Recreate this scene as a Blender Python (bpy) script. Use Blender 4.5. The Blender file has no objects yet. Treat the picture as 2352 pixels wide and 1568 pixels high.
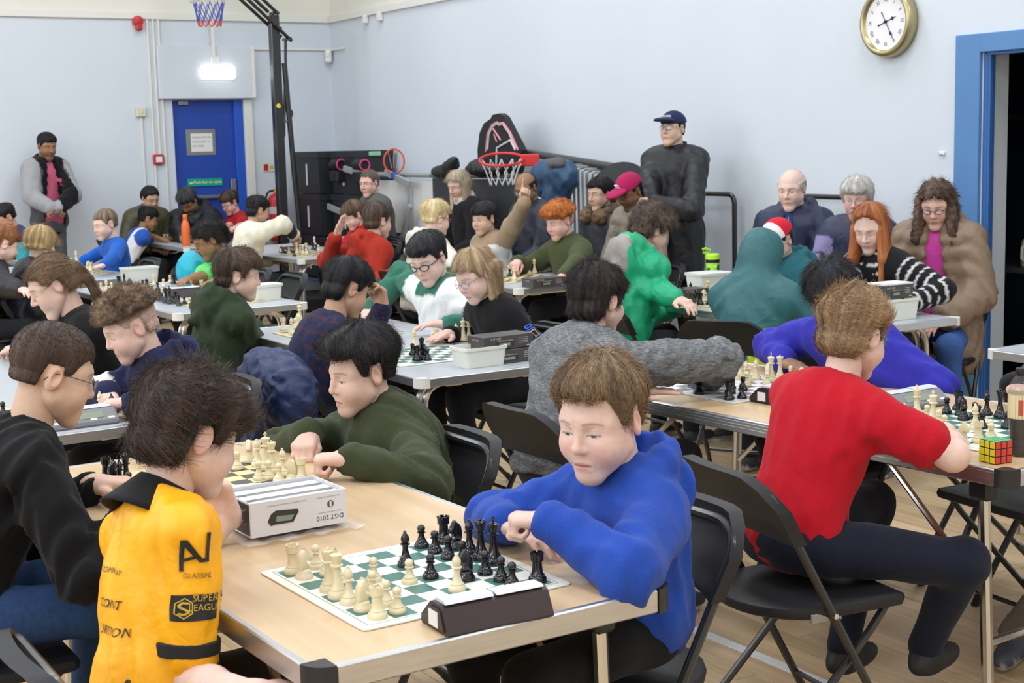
import bpy, bmesh, math, random
import numpy as np
from math import sin, cos, pi, radians
from mathutils import Vector, Matrix

SC = bpy.context.scene
COL = SC.collection
random.seed(7)

# ------------------------------------------------------------------ camera
F_PX, PITCH, ROLL, YAW, CAM_H = 3372.85, 0.1356, -0.0254, 0.5461, 1.5441
_fw = np.array([sin(YAW) * cos(PITCH), cos(YAW) * cos(PITCH), -sin(PITCH)])
_r = np.array([cos(YAW), -sin(YAW), 0.0]); _u = np.cross(_r, _fw)
_r2 = cos(ROLL) * _r + sin(ROLL) * _u; _u2 = -sin(ROLL) * _r + cos(ROLL) * _u
_C = np.array([0, 0, CAM_H])
cam_data = bpy.data.cameras.new('camera'); cam = bpy.data.objects.new('camera', cam_data); COL.objects.link(cam)
cam_data.sensor_fit = 'HORIZONTAL'; cam_data.sensor_width = 36.0; cam_data.lens = F_PX * 36.0 / 2352
cam_data.clip_start = 0.05; cam_data.clip_end = 100
cam.matrix_world = Matrix(((_r2[0], _u2[0], -_fw[0], 0), (_r2[1], _u2[1], -_fw[1], 0), (_r2[2], _u2[2], -_fw[2], CAM_H), (0, 0, 0, 1)))
cam_data.dof.use_dof = True; cam_data.dof.focus_distance = 3.9; cam_data.dof.aperture_fstop = 11.0
SC.camera = cam

def _ray(x, y): return (x - 1176) / F_PX * _r2 - (y - 784) / F_PX * _u2 + _fw
def at_z(x, y, z): d = _ray(x, y); return _C + d * (z - CAM_H) / d[2]       # point seen there at height z
def at_x(x, y, X): d = _ray(x, y); return _C + d * X / d[0]                  # ... on the plane X
def at_y(x, y, Y): d = _ray(x, y); return _C + d * Y / d[1]                  # ... on the plane Y

# ------------------------------------------------------------------ world, hall lights, exposure
W_X, W_Y, W_L, W_B, CEIL = 6.334, 13.797, -4.6, -4.2, 5.6
wd = bpy.data.worlds.new('world'); SC.world = wd; wd.use_nodes = True
wd.node_tree.nodes['Background'].inputs['Color'].default_value = (0.8, 0.86, 0.95, 1)
wd.node_tree.nodes['Background'].inputs['Strength'].default_value = 0.05
LAMP_SPOTS = [(x, y) for x in (-2.4, 1.3, 4.9) for y in (-1.8, 1.5, 4.8, 8.0, 10.9)]
LAMP_W = 37.0
for i, (lx, ly) in enumerate(LAMP_SPOTS):
    ld = bpy.data.lights.new('hall_light', 'AREA'); ld.shape = 'RECTANGLE'; ld.size = 1.5; ld.size_y = 0.6
    ld.energy = LAMP_W; ld.color = (0.90, 0.975, 1.085)
    lo = bpy.data.objects.new('hall_light', ld); lo.location = (lx, ly, CEIL - 0.16); COL.objects.link(lo)
ADDED_WINDOW_Y = (-1.5, 2.0, 5.5, 9.0, 12.0)
for wy in ADDED_WINDOW_Y:                                                   # lamps of unseen left-wall windows, added to light the right wall evenly
    ld = bpy.data.lights.new('window_daylight', 'AREA'); ld.shape = 'RECTANGLE'; ld.size = 1.9; ld.size_y = 1.3; ld.energy = 62.0; ld.color = (0.88, 0.97, 1.10)
    lo = bpy.data.objects.new('window_daylight', ld); lo.location = (W_L + 0.03, wy, 3.9); lo.rotation_euler = (0, -pi / 2 - .12, 0); COL.objects.link(lo)
SC.view_settings.view_transform = 'Standard'; SC.view_settings.look = 'None'; SC.view_settings.gamma = 1
SC.view_settings.use_curve_mapping = False
SC.view_settings.exposure = 0.60
SC.cycles.max_bounces = 6; SC.cycles.diffuse_bounces = 4
# ------------------------------------------------------------------ helpers: objects and materials
def tag(o, label=None, cat=None, group=None, kind=None):
    if label: o['label'] = label
    if cat: o['category'] = cat
    if group: o['group'] = group
    if kind: o['kind'] = kind
    return o
def empty(name, loc=(0, 0, 0), rz=0.0, label=None, cat=None, group=None):
    o = bpy.data.objects.new(name, None); o.empty_display_size = 0.1; COL.objects.link(o)
    o.location = loc; o.rotation_euler = (0, 0, rz)
    return tag(o, label, cat, group)
def link(name, me, mat=None, parent=None, loc=None, rot=None):
    o = bpy.data.objects.new(name, me); COL.objects.link(o)
    if mat is not None and not me.materials: me.materials.append(mat)
    if parent is not None: o.parent = parent
    if loc is not None: o.location = loc
    if rot is not None: o.rotation_euler = rot
    return o
def copy_tree(o, parent=None):
    c = o.copy(); COL.objects.link(c)
    if parent is not None: c.parent = parent
    for ch in list(o.children): copy_tree(ch, c)
    return c
def copy_thing(o, loc, rz=0.0, label=None, group=None):
    c = copy_tree(o); c.location = loc; c.rotation_euler = (0, 0, rz)
    if label: c['label'] = label
    if group: c['group'] = group
    return c

MATS = {}
def mat(name, color=(.8, .8, .8), rough=.5, metal=0.0, spec=None, bump=0.0, bscale=200.0, noise=0.0, nscale=20.0, emit=None, estr=0, trans=0.0, ior=1.45, attr=False, sheen=0.0, alpha=1.0, stretch=None, flow=False, coat=0.0, sss=0.0, bump2=0.0, b2scale=16.0):
    if name in MATS: return MATS[name]
    m = bpy.data.materials.new(name); m.use_nodes = True; nt = m.node_tree; N = nt.nodes; L = nt.links
    b = N['Principled BSDF']; c = (*color, 1)
    b.inputs['Base Color'].default_value = c; b.inputs['Roughness'].default_value = rough; b.inputs['Metallic'].default_value = metal
    if spec is not None: b.inputs['Specular IOR Level'].default_value = spec
    if trans: b.inputs['Transmission Weight'].default_value = trans; b.inputs['IOR'].default_value = ior
    if sheen: b.inputs['Sheen Weight'].default_value = sheen; b.inputs['Sheen Roughness'].default_value = .5
    if coat: b.inputs['Coat Weight'].default_value = coat; b.inputs['Coat Roughness'].default_value = .15
    if alpha < 1: b.inputs['Alpha'].default_value = alpha
    if sss: b.inputs['Subsurface Weight'].default_value = sss; b.inputs['Subsurface Radius'].default_value = (.012, .004, .002); b.inputs['Subsurface Scale'].default_value = 1
    if emit: b.inputs['Emission Color'].default_value = (*emit, 1); b.inputs['Emission Strength'].default_value = estr
    src = None
    if attr:
        a = N.new('ShaderNodeVertexColor'); a.layer_name = 'Col'; src = a.outputs['Color']; L.new(src, b.inputs['Base Color'])
    vec = None
    if noise or bump:
        if flow:
            fa = N.new('ShaderNodeAttribute'); fa.attribute_name = 'flow'; vec = fa.outputs['Vector']
        else:
            tc = N.new('ShaderNodeTexCoord'); vec = tc.outputs['Object']
            if stretch:
                mp = N.new('ShaderNodeMapping'); mp.inputs['Scale'].default_value = stretch; L.new(vec, mp.inputs['Vector']); vec = mp.outputs['Vector']
    if noise:
        n = N.new('ShaderNodeTexNoise'); n.inputs['Scale'].default_value = nscale; n.inputs['Detail'].default_value = 3; L.new(vec, n.inputs['Vector'])
        r = N.new('ShaderNodeMapRange'); r.inputs['From Min'].default_value = .25; r.inputs['From Max'].default_value = .75
        r.inputs['To Min'].default_value = 1 - noise; r.inputs['To Max'].default_value = 1 + noise; L.new(n.outputs['Fac'], r.inputs['Value'])
        x = N.new('ShaderNodeVectorMath'); x.operation = 'SCALE'
        if src is not None: L.new(src, x.inputs[0])
        else: x.inputs[0].default_value = color
        L.new(r.outputs['Result'], x.inputs['Scale']); L.new(x.outputs['Vector'], b.inputs['Base Color'])
    if bump:
        n2 = N.new('ShaderNodeTexNoise'); n2.inputs['Scale'].default_value = bscale; n2.inputs['Detail'].default_value = 2; L.new(vec, n2.inputs['Vector'])
        bp = N.new('ShaderNodeBump'); bp.inputs['Strength'].default_value = bump; bp.inputs['Distance'].default_value = .004
        L.new(n2.outputs['Fac'], bp.inputs['Height']); L.new(bp.outputs['Normal'], b.inputs['Normal'])
        if bump2:
            n3 = N.new('ShaderNodeTexNoise'); n3.inputs['Scale'].default_value = b2scale; n3.inputs['Detail'].default_value = 3; n3.inputs['Distortion'].default_value = 1.2; L.new(vec, n3.inputs['Vector'])
            b3 = N.new('ShaderNodeBump'); b3.inputs['Strength'].default_value = bump2; b3.inputs['Distance'].default_value = .03; L.new(n3.outputs['Fac'], b3.inputs['Height']); L.new(b3.outputs['Normal'], bp.inputs['Normal'])
    MATS[name] = m
    return m

# ------------------------------------------------------------------ mesh builders
class MB:
    """collects vertices and faces, builds ONE mesh"""
    def __init__(s): s.v = []; s.f = []; s.mi = []; s.cur = 0
    def add(s, vs, fs):
        o = len(s.v); s.v += [tuple(map(float, v)) for v in vs]; s.f += [tuple(i + o for i in f) for f in fs]; s.mi += [s.cur] * len(fs); return s
    def box(s, c, h, R=None, bev=0.0):
        c = np.array(c, float); h = np.array(h, float)
        if bev <= 0:
            vs = [np.array((x, y, z)) * h for x in (-1, 1) for y in (-1, 1) for z in (-1, 1)]
            fs = [(0, 1, 3, 2), (4, 6, 7, 5), (0, 4, 5, 1), (2, 3, 7, 6), (0, 2, 6, 4), (1, 5, 7, 3)]
        else:
            b = min(bev, *(h * .98)); vs = []; idx = {}
            for sx in (-1, 1):
                for sy in (-1, 1):
                    for sz in (-1, 1):
                        sg = np.array((sx, sy, sz))
                        for a in range(3):
                            p = sg * (h - b); p[a] = sg[a] * h[a]; idx[(sx, sy, sz, a)] = len(vs); vs.append(p)
            fs = []
            for a in range(3):
                o1, o2 = [i for i in range(3) if i != a]
                for sgn in (-1, 1):
                    q = []
                    for (s1, s2) in ((-1, -1), (1, -1), (1, 1), (-1, 1)):
                        k = [0, 0, 0]; k[a] = sgn; k[o1] = s1; k[o2] = s2; q.append(idx[(*k, a)])
                    fs.append(tuple(q))
            for a in range(3):
                o1, o2 = [i for i in range(3) if i != a]
                for s1 in (-1, 1):
                    for s2 in (-1, 1):
                        k1 = [0, 0, 0]; k2 = [0, 0, 0]
                        k1[a] = -1; k2[a] = 1; k1[o1] = k2[o1] = s1; k1[o2] = k2[o2] = s2
                        fs.append((idx[(*k1, o1)], idx[(*k2, o1)], idx[(*k2, o2)], idx[(*k1, o2)]))
            for sx in (-1, 1):
                for sy in (-1, 1):
                    for sz in (-1, 1):
                        fs.append(tuple(idx[(sx, sy, sz, a)] for a in range(3)))
        if R is not None: vs = [np.asarray(R) @ v for v in vs]
        return s.add([c + v for v in vs], fs)
    def tube(s, pts, r, n=10, caps=True, closed=False, flat=1.0):
        pts = [np.array(p, float) for p in pts]; m = len(pts); rs = r if hasattr(r, '__len__') else [r] * m
        rings = []; up = None
        for i in range(m):
            a = pts[(i - 1) % m] if (closed or i > 0) else pts[i]; b = pts[(i + 1) % m] if (closed or i < m - 1) else pts[i]
            t = b - a; t /= (np.linalg.norm(t) + 1e-12)
            if up is None:
                up = np.array((0, 0, 1.)) if abs(t[2]) < .9 else np.array((1., 0, 0))
            up = up - t * (up @ t); up /= np.linalg.norm(up); sd = np.cross(t, up)
            rings.append([pts[i] + rs[i] * (cos(2 * pi * k / n) * up * flat + sin(2 * pi * k / n) * sd) for k in range(n)])
        vs = [v for rg in rings for v in rg]; fs = []
        for i in range(m if closed else m - 1):
            j = (i + 1) % m
            for k in range(n):
                k2 = (k + 1) % n; fs.append((i * n + k, i * n + k2, j * n + k2, j * n + k))
        if caps and not closed: fs += [tuple(range(n - 1, -1, -1)), tuple((m - 1) * n + k for k in range(n))]
        return s.add(vs, fs)
    def lathe(s, prof, n=16, c=(0, 0, 0), R=None):
        vs = []; fs = []; c = np.array(c, float)
        for (r, z) in prof:
            for k in range(n):
                v = np.array((r * cos(2 * pi * k / n), r * sin(2 * pi * k / n), z))
                vs.append(c + (np.asarray(R) @ v if R is not None else v))
        for i in range(len(prof) - 1):
            for k in range(n):
                k2 = (k + 1) % n; fs.append((i * n + k, i * n + k2, (i + 1) * n + k2, (i + 1) * n + k))
        fs.append(tuple(range(n - 1, -1, -1))); fs.append(tuple((len(prof) - 1) * n + k for k in range(n)))
        return s.add(vs, fs)
    def prism(s, poly, d0, d1, axis=2, R=None, c=(0, 0, 0)):
        """polygon in the two other axes, extruded along axis from d0 to d1"""
        n = len(poly); vs = []
        for d in (d0, d1):
            for (a, b) in poly:
                v = {0: (d, a, b), 1: (a, d, b), 2: (a, b, d)}[axis]
                v = np.array(v, float); v = np.asarray(R) @ v if R is not None else v; vs.append(v + np.array(c))
        fs = [tuple(range(n - 1, -1, -1)), tuple(range(n, 2 * n))] + [(i, (i + 1) % n, n + (i + 1) % n, n + i) for i in range(n)]
        return s.add(vs, fs)
    def mesh(s, name, smooth=None, mats=None):
        me = bpy.data.meshes.new(name); me.from_pydata(s.v, [], s.f)
        bm = bmesh.new(); bm.from_mesh(me); bmesh.ops.recalc_face_normals(bm, faces=bm.faces); bm.to_mesh(me); bm.free()
        if mats:
            for m in mats: me.materials.append(m)
            me.polygons.foreach_set('material_index', s.mi)
        if smooth:
            me.polygons.foreach_set('use_smooth', [True] * len(me.polygons))
            if smooth < 3: me.set_sharp_from_angle(angle=smooth)
        return me
    def build(s, name, m=None, parent=None, smooth=.6, loc=None, rot=None, mats=None):
        return link(name, s.mesh(name, smooth, mats), m, parent, loc, rot)
def Rz(a): return np.array([[cos(a), -sin(a), 0], [sin(a), cos(a), 0], [0, 0, 1.]])
def Rx(a): return np.array([[1., 0, 0], [0, cos(a), -sin(a)], [0, sin(a), cos(a)]])
def Ry(a): return np.array([[cos(a), 0, sin(a)], [0, 1., 0], [-sin(a), 0, cos(a)]])
def arc(c, r, a0, a1, n, plane='xy'):
    out = []
    for i in range(n + 1):
        a = a0 + (a1 - a0) * i / n; p = (r * cos(a), r * sin(a))
        out.append({'xy': (c[0] + p[0], c[1] + p[1], c[2]), 'xz': (c[0] + p[0], c[1], c[2] + p[1]), 'yz': (c[0], c[1] + p[0], c[2] + p[1])}[plane])
    return out
def fillet(pts, r, n=5):
    pts = [np.array(p, float) for p in pts]; out = [pts[0]]
    for i in range(1, len(pts) - 1):
        a, b, c = pts[i - 1], pts[i], pts[i + 1]; d1 = a - b; d2 = c - b; l1 = np.linalg.norm(d1); l2 = np.linalg.norm(d2)
        q = min(r, l1 * .49, l2 * .49); p0 = b + d1 / l1 * q; p1 = b + d2 / l2 * q
        for k in range(n + 1):
            t = k / n; out.append((1 - t) ** 2 * p0 + 2 * t * (1 - t) * b + t * t * p1)
    out.append(pts[-1]); return out
def text_mesh(body, size, ext=0.0008, align='CENTER', space=1.0):
    cu = bpy.data.curves.new('lettering', 'FONT'); cu.body = body; cu.size = size; cu.extrude = ext; cu.align_x = align; cu.align_y = 'CENTER'; cu.resolution_u = 2; cu.space_character = space
    o = bpy.data.objects.new('lettering', cu); COL.objects.link(o)
    dg = bpy.context.evaluated_depsgraph_get(); me = bpy.data.meshes.new_from_object(o.evaluated_get(dg))
    bpy.data.objects.remove(o); bpy.data.curves.remove(cu); me.name = 'lettering'
    return me
def text(body, size, m, parent=None, loc=(0, 0, 0), R=None, name='lettering', align='CENTER', ext=.0008, sx=1.0):
    me = text_mesh(body, size, ext, align); o = link(name, me, m, parent)
    M = Matrix.Translation(Vector(loc)) @ (Matrix(np.asarray(R).tolist()).to_4x4() if R is not None else Matrix.Identity(4)) @ Matrix.Diagonal((sx, 1, 1, 1))
    o.matrix_local = M
    return o

# ------------------------------------------------------------------ implicit surfaces
class Field:
    def __init__(s, lo, hi, vox):
        s.vox = vox; s.lo = np.array(lo, np.float32); n = np.ceil((np.array(hi) - np.array(lo)) / vox).astype(int) + 1; s.n = n
        s.ax = [(s.lo[i] + vox * np.arange(n[i])).astype(np.float32) for i in range(3)]
        s.D = np.full(tuple(n), 9.0, np.float32)
    def _sub(s, lo, hi):
        sl = []
        for i in range(3):
            a = int(max(0, math.floor((lo[i] - s.lo[i]) / s.vox))); b = int(min(s.n[i], math.ceil((hi[i] - s.lo[i]) / s.vox) + 1))
            if b <= a: return None
            sl.append(slice(a, b))
        return tuple(sl), s.ax[0][sl[0]][:, None, None], s.ax[1][sl[1]][None, :, None], s.ax[2][sl[2]][None, None, :]
    def _op(s, sl, d, k, mode):
        D = s.D[sl]
        if mode == 'sub': d = -d; h = np.maximum(k - np.abs(D - d), 0); s.D[sl] = np.maximum(D, d) + h * h / (4 * max(k, 1e-6))
        elif mode == 'int': h = np.maximum(k - np.abs(D - d), 0); s.D[sl] = np.maximum(D, d) + h * h / (4 * max(k, 1e-6))
        else: h = np.maximum(k - np.abs(D - d), 0); s.D[sl] = np.minimum(D, d) - h * h / (4 * max(k, 1e-6))
    def cone(s, a, b, r1, r2=None, k=.02, mode='add'):
        r2 = r1 if r2 is None else r2; a = np.asarray(a, np.float32); b = np.asarray(b, np.float32); m = max(r1, r2) + k + 3 * s.vox
        g = s._sub(np.minimum(a, b) - m, np.maximum(a, b) + m)
        if g is None: return s
        sl, x, y, z = g; ba = b - a; L2 = float(ba @ ba) + 1e-9
        px, py, pz = x - a[0], y - a[1], z - a[2]
        h = np.clip((px * ba[0] + py * ba[1] + pz * ba[2]) / L2, 0, 1)
        d = np.sqrt((px - h * ba[0]) ** 2 + (py - h * ba[1]) ** 2 + (pz - h * ba[2]) ** 2) - (r1 + (r2 - r1) * h)
        s._op(sl, d, k, mode); return s
    def ell(s, c, r, R=None, k=.02, mode='add'):
        c = np.asarray(c, np.float32); r = np.asarray(r, np.float32); m = float(r.max()) + k + 3 * s.vox
        g = s._sub(c - m, c + m)
        if g is None: return s
        sl, x, y, z = g; px, py, pz = x - c[0], y - c[1], z - c[2]
        if R is not None:
            R = np.asarray(R, np.float32)
            px, py, pz = (R[0, 0] * px + R[1, 0] * py + R[2, 0] * pz), (R[0, 1] * px + R[1, 1] * py + R[2, 1] * pz), (R[0, 2] * px + R[1, 2] * py + R[2, 2] * pz)
        k0 = np.sqrt((px / r[0]) ** 2 + (py / r[1]) ** 2 + (pz / r[2]) ** 2) + 1e-6
        k1 = np.sqrt((px / r[0] ** 2) ** 2 + (py / r[1] ** 2) ** 2 + (pz / r[2] ** 2) ** 2) + 1e-6
        s._op(sl, k0 * (k0 - 1) / k1, k, mode); return s
    def torus(s, c, R, rad, r, k=.01, squash=(1, 1), mode='add'):
        """ring in the local xy plane of R, radii rad*squash"""
        c = np.asarray(c, np.float32); m = rad * max(squash) + r + k + 3 * s.vox
        g = s._sub(c - m, c + m)
        if g is None: return s
        sl, x, y, z = g; px, py, pz = x - c[0], y - c[1], z - c[2]; R = np.asarray(R, np.float32)
        qx, qy, qz = (R[0, 0] * px + R[1, 0] * py + R[2, 0] * pz) / squash[0], (R[0, 1] * px + R[1, 1] * py + R[2, 1] * pz) / squash[1], (R[0, 2] * px + R[1, 2] * py + R[2, 2] * pz)
        d = np.sqrt((np.sqrt(qx * qx + qy * qy) - rad) ** 2 + qz * qz) - r
        s._op(sl, d, k, mode); return s
    def plane(s, c, nrm, k=.01):
        """keep the side the normal points away from"""
        nrm = np.asarray(nrm, np.float32); nrm = nrm / np.linalg.norm(nrm); c = np.asarray(c)
        d = (s.ax[0][:, None, None] - c[0]) * nrm[0] + (s.ax[1][None, :, None] - c[1]) * nrm[1] + (s.ax[2][None, None, :] - c[2]) * nrm[2]
        s._op((slice(None),) * 3, d, k, 'int'); return s
    def band(s, w):
        idx = np.nonzero(np.abs(s.D) < w); P = np.stack([s.ax[i][idx[i]] for i in range(3)], 1); return idx, P
    def nets(s):
        D = s.D; vox = s.vox
        D[0], D[-1] = np.maximum(D[0], 1e-4), np.maximum(D[-1], 1e-4); D[:, 0] = np.maximum(D[:, 0], 1e-4); D[:, -1] = np.maximum(D[:, -1], 1e-4); D[:, :, 0] = np.maximum(D[:, :, 0], 1e-4); D[:, :, -1] = np.maximum(D[:, :, -1], 1e-4)
        S = (D < 0); c = np.zeros(tuple(s.n - 1), np.int8); offs = [(i, j, k) for i in (0, 1) for j in (0, 1) for k in (0, 1)]
        n = s.n
        for (i, j, k) in offs: c += S[i:n[0] - 1 + i, j:n[1] - 1 + j, k:n[2] - 1 + k]
        ci = np.nonzero((c > 0) & (c < 8)); m = len(ci[0]); cells = np.stack(ci, 1)
        vals = np.stack([D[ci[0] + i, ci[1] + j, ci[2] + k] for (i, j, k) in offs], 1)
        acc = np.zeros((m, 3), np.float32); cnt = np.zeros(m, np.float32); O = np.array(offs, np.float32)
        for a in range(8):
            for b in range(a + 1, 8):
                if np.abs(O[a] - O[b]).sum() != 1: continue
                va, vb = vals[:, a], vals[:, b]; msk = (va < 0) != (vb < 0)
                t = np.where(msk, va / np.where(msk, va - vb, 1), 0)
                acc += msk[:, None] * (O[a] + t[:, None] * (O[b] - O[a])); cnt += msk
        V = s.lo + vox * (cells + acc / cnt[:, None])
        idm = np.full(tuple(n - 1), -1, np.int32); idm[ci] = np.arange(m)
        Q = []
        for ax in range(3):
            sl0 = [slice(1, -1)] * 3; sl1 = [slice(1, -1)] * 3; sl0[ax] = slice(0, -1); sl1[ax] = slice(1, None)
            A = S[tuple(sl0)]; B = S[tuple(sl1)]; e = np.nonzero(A != B)
            base = [e[0] + 1, e[1] + 1, e[2] + 1]; base[ax] = e[ax]
            o1, o2 = [(1, 2), (2, 0), (0, 1)][ax]
            def cell(d1, d2):
                q = [b.copy() for b in base]; q[o1] = q[o1] - d1; q[o2] = q[o2] - d2; return idm[q[0], q[1], q[2]]
            q = np.stack([cell(1, 1), cell(0, 1), cell(0, 0), cell(1, 0)], 1)
            inside = A[e]; q[~inside] = q[~inside][:, ::-1]; Q.append(q)
        Q = np.concatenate(Q) if Q else np.zeros((0, 4), np.int32)
        Q = Q[(Q >= 0).all(1)]
        return V.astype(np.float32), Q
def relax(V, Q, it=1, lam=.5):
    n = len(V)
    for _ in range(it):
        acc = np.zeros((n, 3), np.float32); cnt = np.zeros(n, np.float32)
        for a in range(4):
            b = (a + 1) % 4
            np.add.at(acc, Q[:, a], V[Q[:, b]]); np.add.at(cnt, Q[:, a], 1); np.add.at(acc, Q[:, b], V[Q[:, a]]); np.add.at(cnt, Q[:, b], 1)
        V = V + lam * (acc / np.maximum(cnt, 1)[:, None] - V)
    return V
def np_mesh(name, V, Q, col=None, flow=None, smooth=True, mi=None, sharp=None):
    me = bpy.data.meshes.new(name); nv, nq = len(V), len(Q)
    me.vertices.add(nv); me.vertices.foreach_set('co', np.ascontiguousarray(V, np.float32).ravel())
    me.loops.add(nq * 4); me.loops.foreach_set('vertex_index', np.ascontiguousarray(Q, np.int32).ravel())
    me.polygons.add(nq); me.polygons.foreach_set('loop_start', np.arange(nq, dtype=np.int32) * 4); me.polygons.foreach_set('loop_total', np.full(nq, 4, np.int32))
    me.update(calc_edges=True)
    if smooth: me.polygons.foreach_set('use_smooth', np.ones(nq, bool))
    if mi is not None: me.polygons.foreach_set('material_index', np.ascontiguousarray(mi, np.int32))
    if col is not None:
        a = me.color_attributes.new('Col', 'FLOAT_COLOR', 'POINT'); c4 = np.ones((nv, 4), np.float32); c4[:, :3] = col; a.data.foreach_set('color', c4.ravel())
    if flow is not None:
        a = me.attributes.new('flow', 'FLOAT_VECTOR', 'POINT'); a.data.foreach_set('vector', np.ascontiguousarray(flow, np.float32).ravel())
    me.validate(); return me
def wob(P, seed=0, f=20.0, n=4):
    """cheap smooth noise about -1..1 at points P"""
    rs = np.random.RandomState(seed % 99991); out = np.zeros(len(P), np.float32); q = P + (.25 / f) * np.sin(P[:, [1, 2, 0]] * f * 1.3 + rs.rand(3) * 6)
    for i in range(n):
        d = rs.randn(3); d /= np.linalg.norm(d); out += np.sin((q @ (d * f * (1 + .6 * i))) + rs.rand() * 6.28) / (1 + .5 * i)
    return out / 2.0
def sstep(a, b, x): t = np.clip((x - a) / (b - a), 0, 1); return t * t * (3 - 2 * t)
# ------------------------------------------------------------------ the hall
def wallmat(name, c, r=.75): return mat(name, c, r, noise=.025, nscale=1.3, bump=.06, bscale=160)
M_WALL = wallmat('wall_paint_blue_grey', (.62, .665, .72)); M_CREAM = wallmat('wall_paint_cream', (.74, .72, .64)); M_TRIM = mat('trim_cream', (.74, .73, .67), .5)
M_WHITE = mat('white_plastic', (.78, .78, .76), .4); M_BLACKP = mat('black_plastic', (.012, .012, .014), .5, spec=.35, bump=.1, bscale=500); M_DARK = mat('dark_void', (.012, .014, .022), .9)
M_BLUED = mat('door_blue', (.010, .055, .36), .45, noise=.04, nscale=3); M_BLUEF = mat('frame_blue', (.085, .22, .46), .45, noise=.05, nscale=4)
M_RED = mat('red_plastic', (.50, .02, .025), .4); M_STEELB = mat('black_steel', (.012, .012, .013), .38, .0, coat=.3); M_CHROME = mat('chrome', (.60, .60, .58), .22, 1.0)
M_ALU = mat('aluminium', (.56, .57, .58), .38, 1.0, noise=.08, nscale=9, stretch=(1, 1, 12)); M_GREYM = mat('grey_metal', (.30, .31, .32), .4, .8)
M_RUBBER = mat('rubber', (.012, .012, .012), .7)
TRIM_Z = CAM_H + 1.2229
def struct(name, mb, m, parent=None, smooth=None):
    o = mb.build(name, m, parent, smooth)
    if parent is None: tag(o, kind='structure')
    return o
# floor: base, then the boards that show
b = MB(); b.box(((W_X + W_L) / 2, (W_Y + W_B) / 2, -.06), ((W_X - W_L) / 2 + .3, (W_Y - W_B) / 2 + .3, .05)); FLOOR = struct('floor', b, mat('floor_base', (.42, .31, .19), .5)); FLOOR['label'] = 'pale varnished wood strip sports hall floor'
M_PLANK = bpy.data.materials.new('floor_board'); M_PLANK.use_nodes = True
_nt = M_PLANK.node_tree; _b = _nt.nodes['Principled BSDF']; _oi = _nt.nodes.new('ShaderNodeObjectInfo'); _tc = _nt.nodes.new('ShaderNodeTexCoord'); _mp = _nt.nodes.new('ShaderNodeMapping'); _mp.inputs['Scale'].default_value = (45, 2.2, 8)
_ns = _nt.nodes.new('ShaderNodeTexNoise'); _ns.inputs['Scale'].default_value = 1.0; _ns.inputs['Detail'].default_value = 4; _ad = _nt.nodes.new('ShaderNodeVectorMath'); _ad.operation = 'ADD'
_mu = _nt.nodes.new('ShaderNodeMath'); _mu.operation = 'MULTIPLY'; _mu.inputs[1].default_value = 90; _nt.links.new(_oi.outputs['Random'], _mu.inputs[0])
_nt.links.new(_tc.outputs['Object'], _mp.inputs['Vector']); _nt.links.new(_mp.outputs['Vector'], _ad.inputs[0]); _nt.links.new(_mu.outputs[0], _ad.inputs[1]); _nt.links.new(_ad.outputs[0], _ns.inputs['Vector'])
_cr = _nt.nodes.new('ShaderNodeValToRGB'); _cr.color_ramp.elements[0].position = .3; _cr.color_ramp.elements[0].color = (.50, .34, .185, 1); _cr.color_ramp.elements[1].position = .7; _cr.color_ramp.elements[1].color = (.66, .485, .29, 1)
_nt.links.new(_ns.outputs['Fac'], _cr.inputs['Fac']); _hs = _nt.nodes.new('ShaderNodeHueSaturation'); _mr = _nt.nodes.new('ShaderNodeMapRange'); _mr.inputs['To Min'].default_value = .86; _mr.inputs['To Max'].default_value = 1.10
_nt.links.new(_oi.outputs['Random'], _mr.inputs['Value']); _nt.links.new(_mr.outputs['Result'], _hs.inputs['Value']); _nt.links.new(_cr.outputs['Color'], _hs.inputs['Color']); _nt.links.new(_hs.outputs['Color'], _b.inputs['Base Color']); _b.inputs['Roughness'].default_value = .33
PW, PL = .0785, 1.9
pb = MB(); pb.box((0, 0, -.006), (PW / 2 - .0007, PL / 2 - .0008, .006), bev=.0008); PLANK = pb.mesh('board'); PLANK.materials.append(M_PLANK)
cand = []
for i in range(int((W_X - W_L) / PW) + 1):
    x = W_L + (i + .5) * PW
    if x > W_X - .02: continue
    o = (i * .618 % 1) * PL
    for j in range(-1, int((W_Y - W_B) / PL) + 1):
        y0 = max(W_B + o + j * PL, W_B); y1 = min(W_B + o + (j + 1) * PL, W_Y - .001)
        if y1 - y0 > .05: cand.append((x, (y0 + y1) / 2, y1 - y0))
def _near(c):
    v = np.array((c[0], c[1], -CAM_H)); d = v @ _fw
    if d < 1.2: return 99
    px = 1176 + F_PX * (v @ _r2) / d; return d + (20 if px < -300 or px > 2700 else 0)
cand.sort(key=_near)
for k, (x, y, l) in enumerate(cand[:290]):
    o = bpy.data.objects.new('board', PLANK); COL.objects.link(o); o.parent = FLOOR; o.location = (x, y, 0); o.scale = (1, l / PL, 1)
b = MB()
for (x, y, l) in cand[290:]: b.box((x, y, -.006), (PW / 2 - .0007, l / 2 - .0008, .006))
o = b.build('far_boards', M_PLANK, FLOOR, None); o['kind'] = 'stuff'
# court lines
M_LINE = mat('court_line', (.66, .67, .68), .5, noise=.12, nscale=40)
p0, p1 = at_z(1560, 1431, 0.0), at_z(1850, 1551, 0.0); dv = unit_ = (p1 - p0) / np.linalg.norm(p1 - p0); p1 = p0 + dv * 1.6; p0 = p0 - dv * 4.5; sd = np.array((-dv[1], dv[0], 0))
b = MB(); b.prism([tuple((q + sd * s)[:2]) for q, s in ((p0, -.022), (p1, -.022), (p1, .022), (p0, .022))], .0002, .0012); o = b.build('court_line', M_LINE, FLOOR, None)
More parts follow.
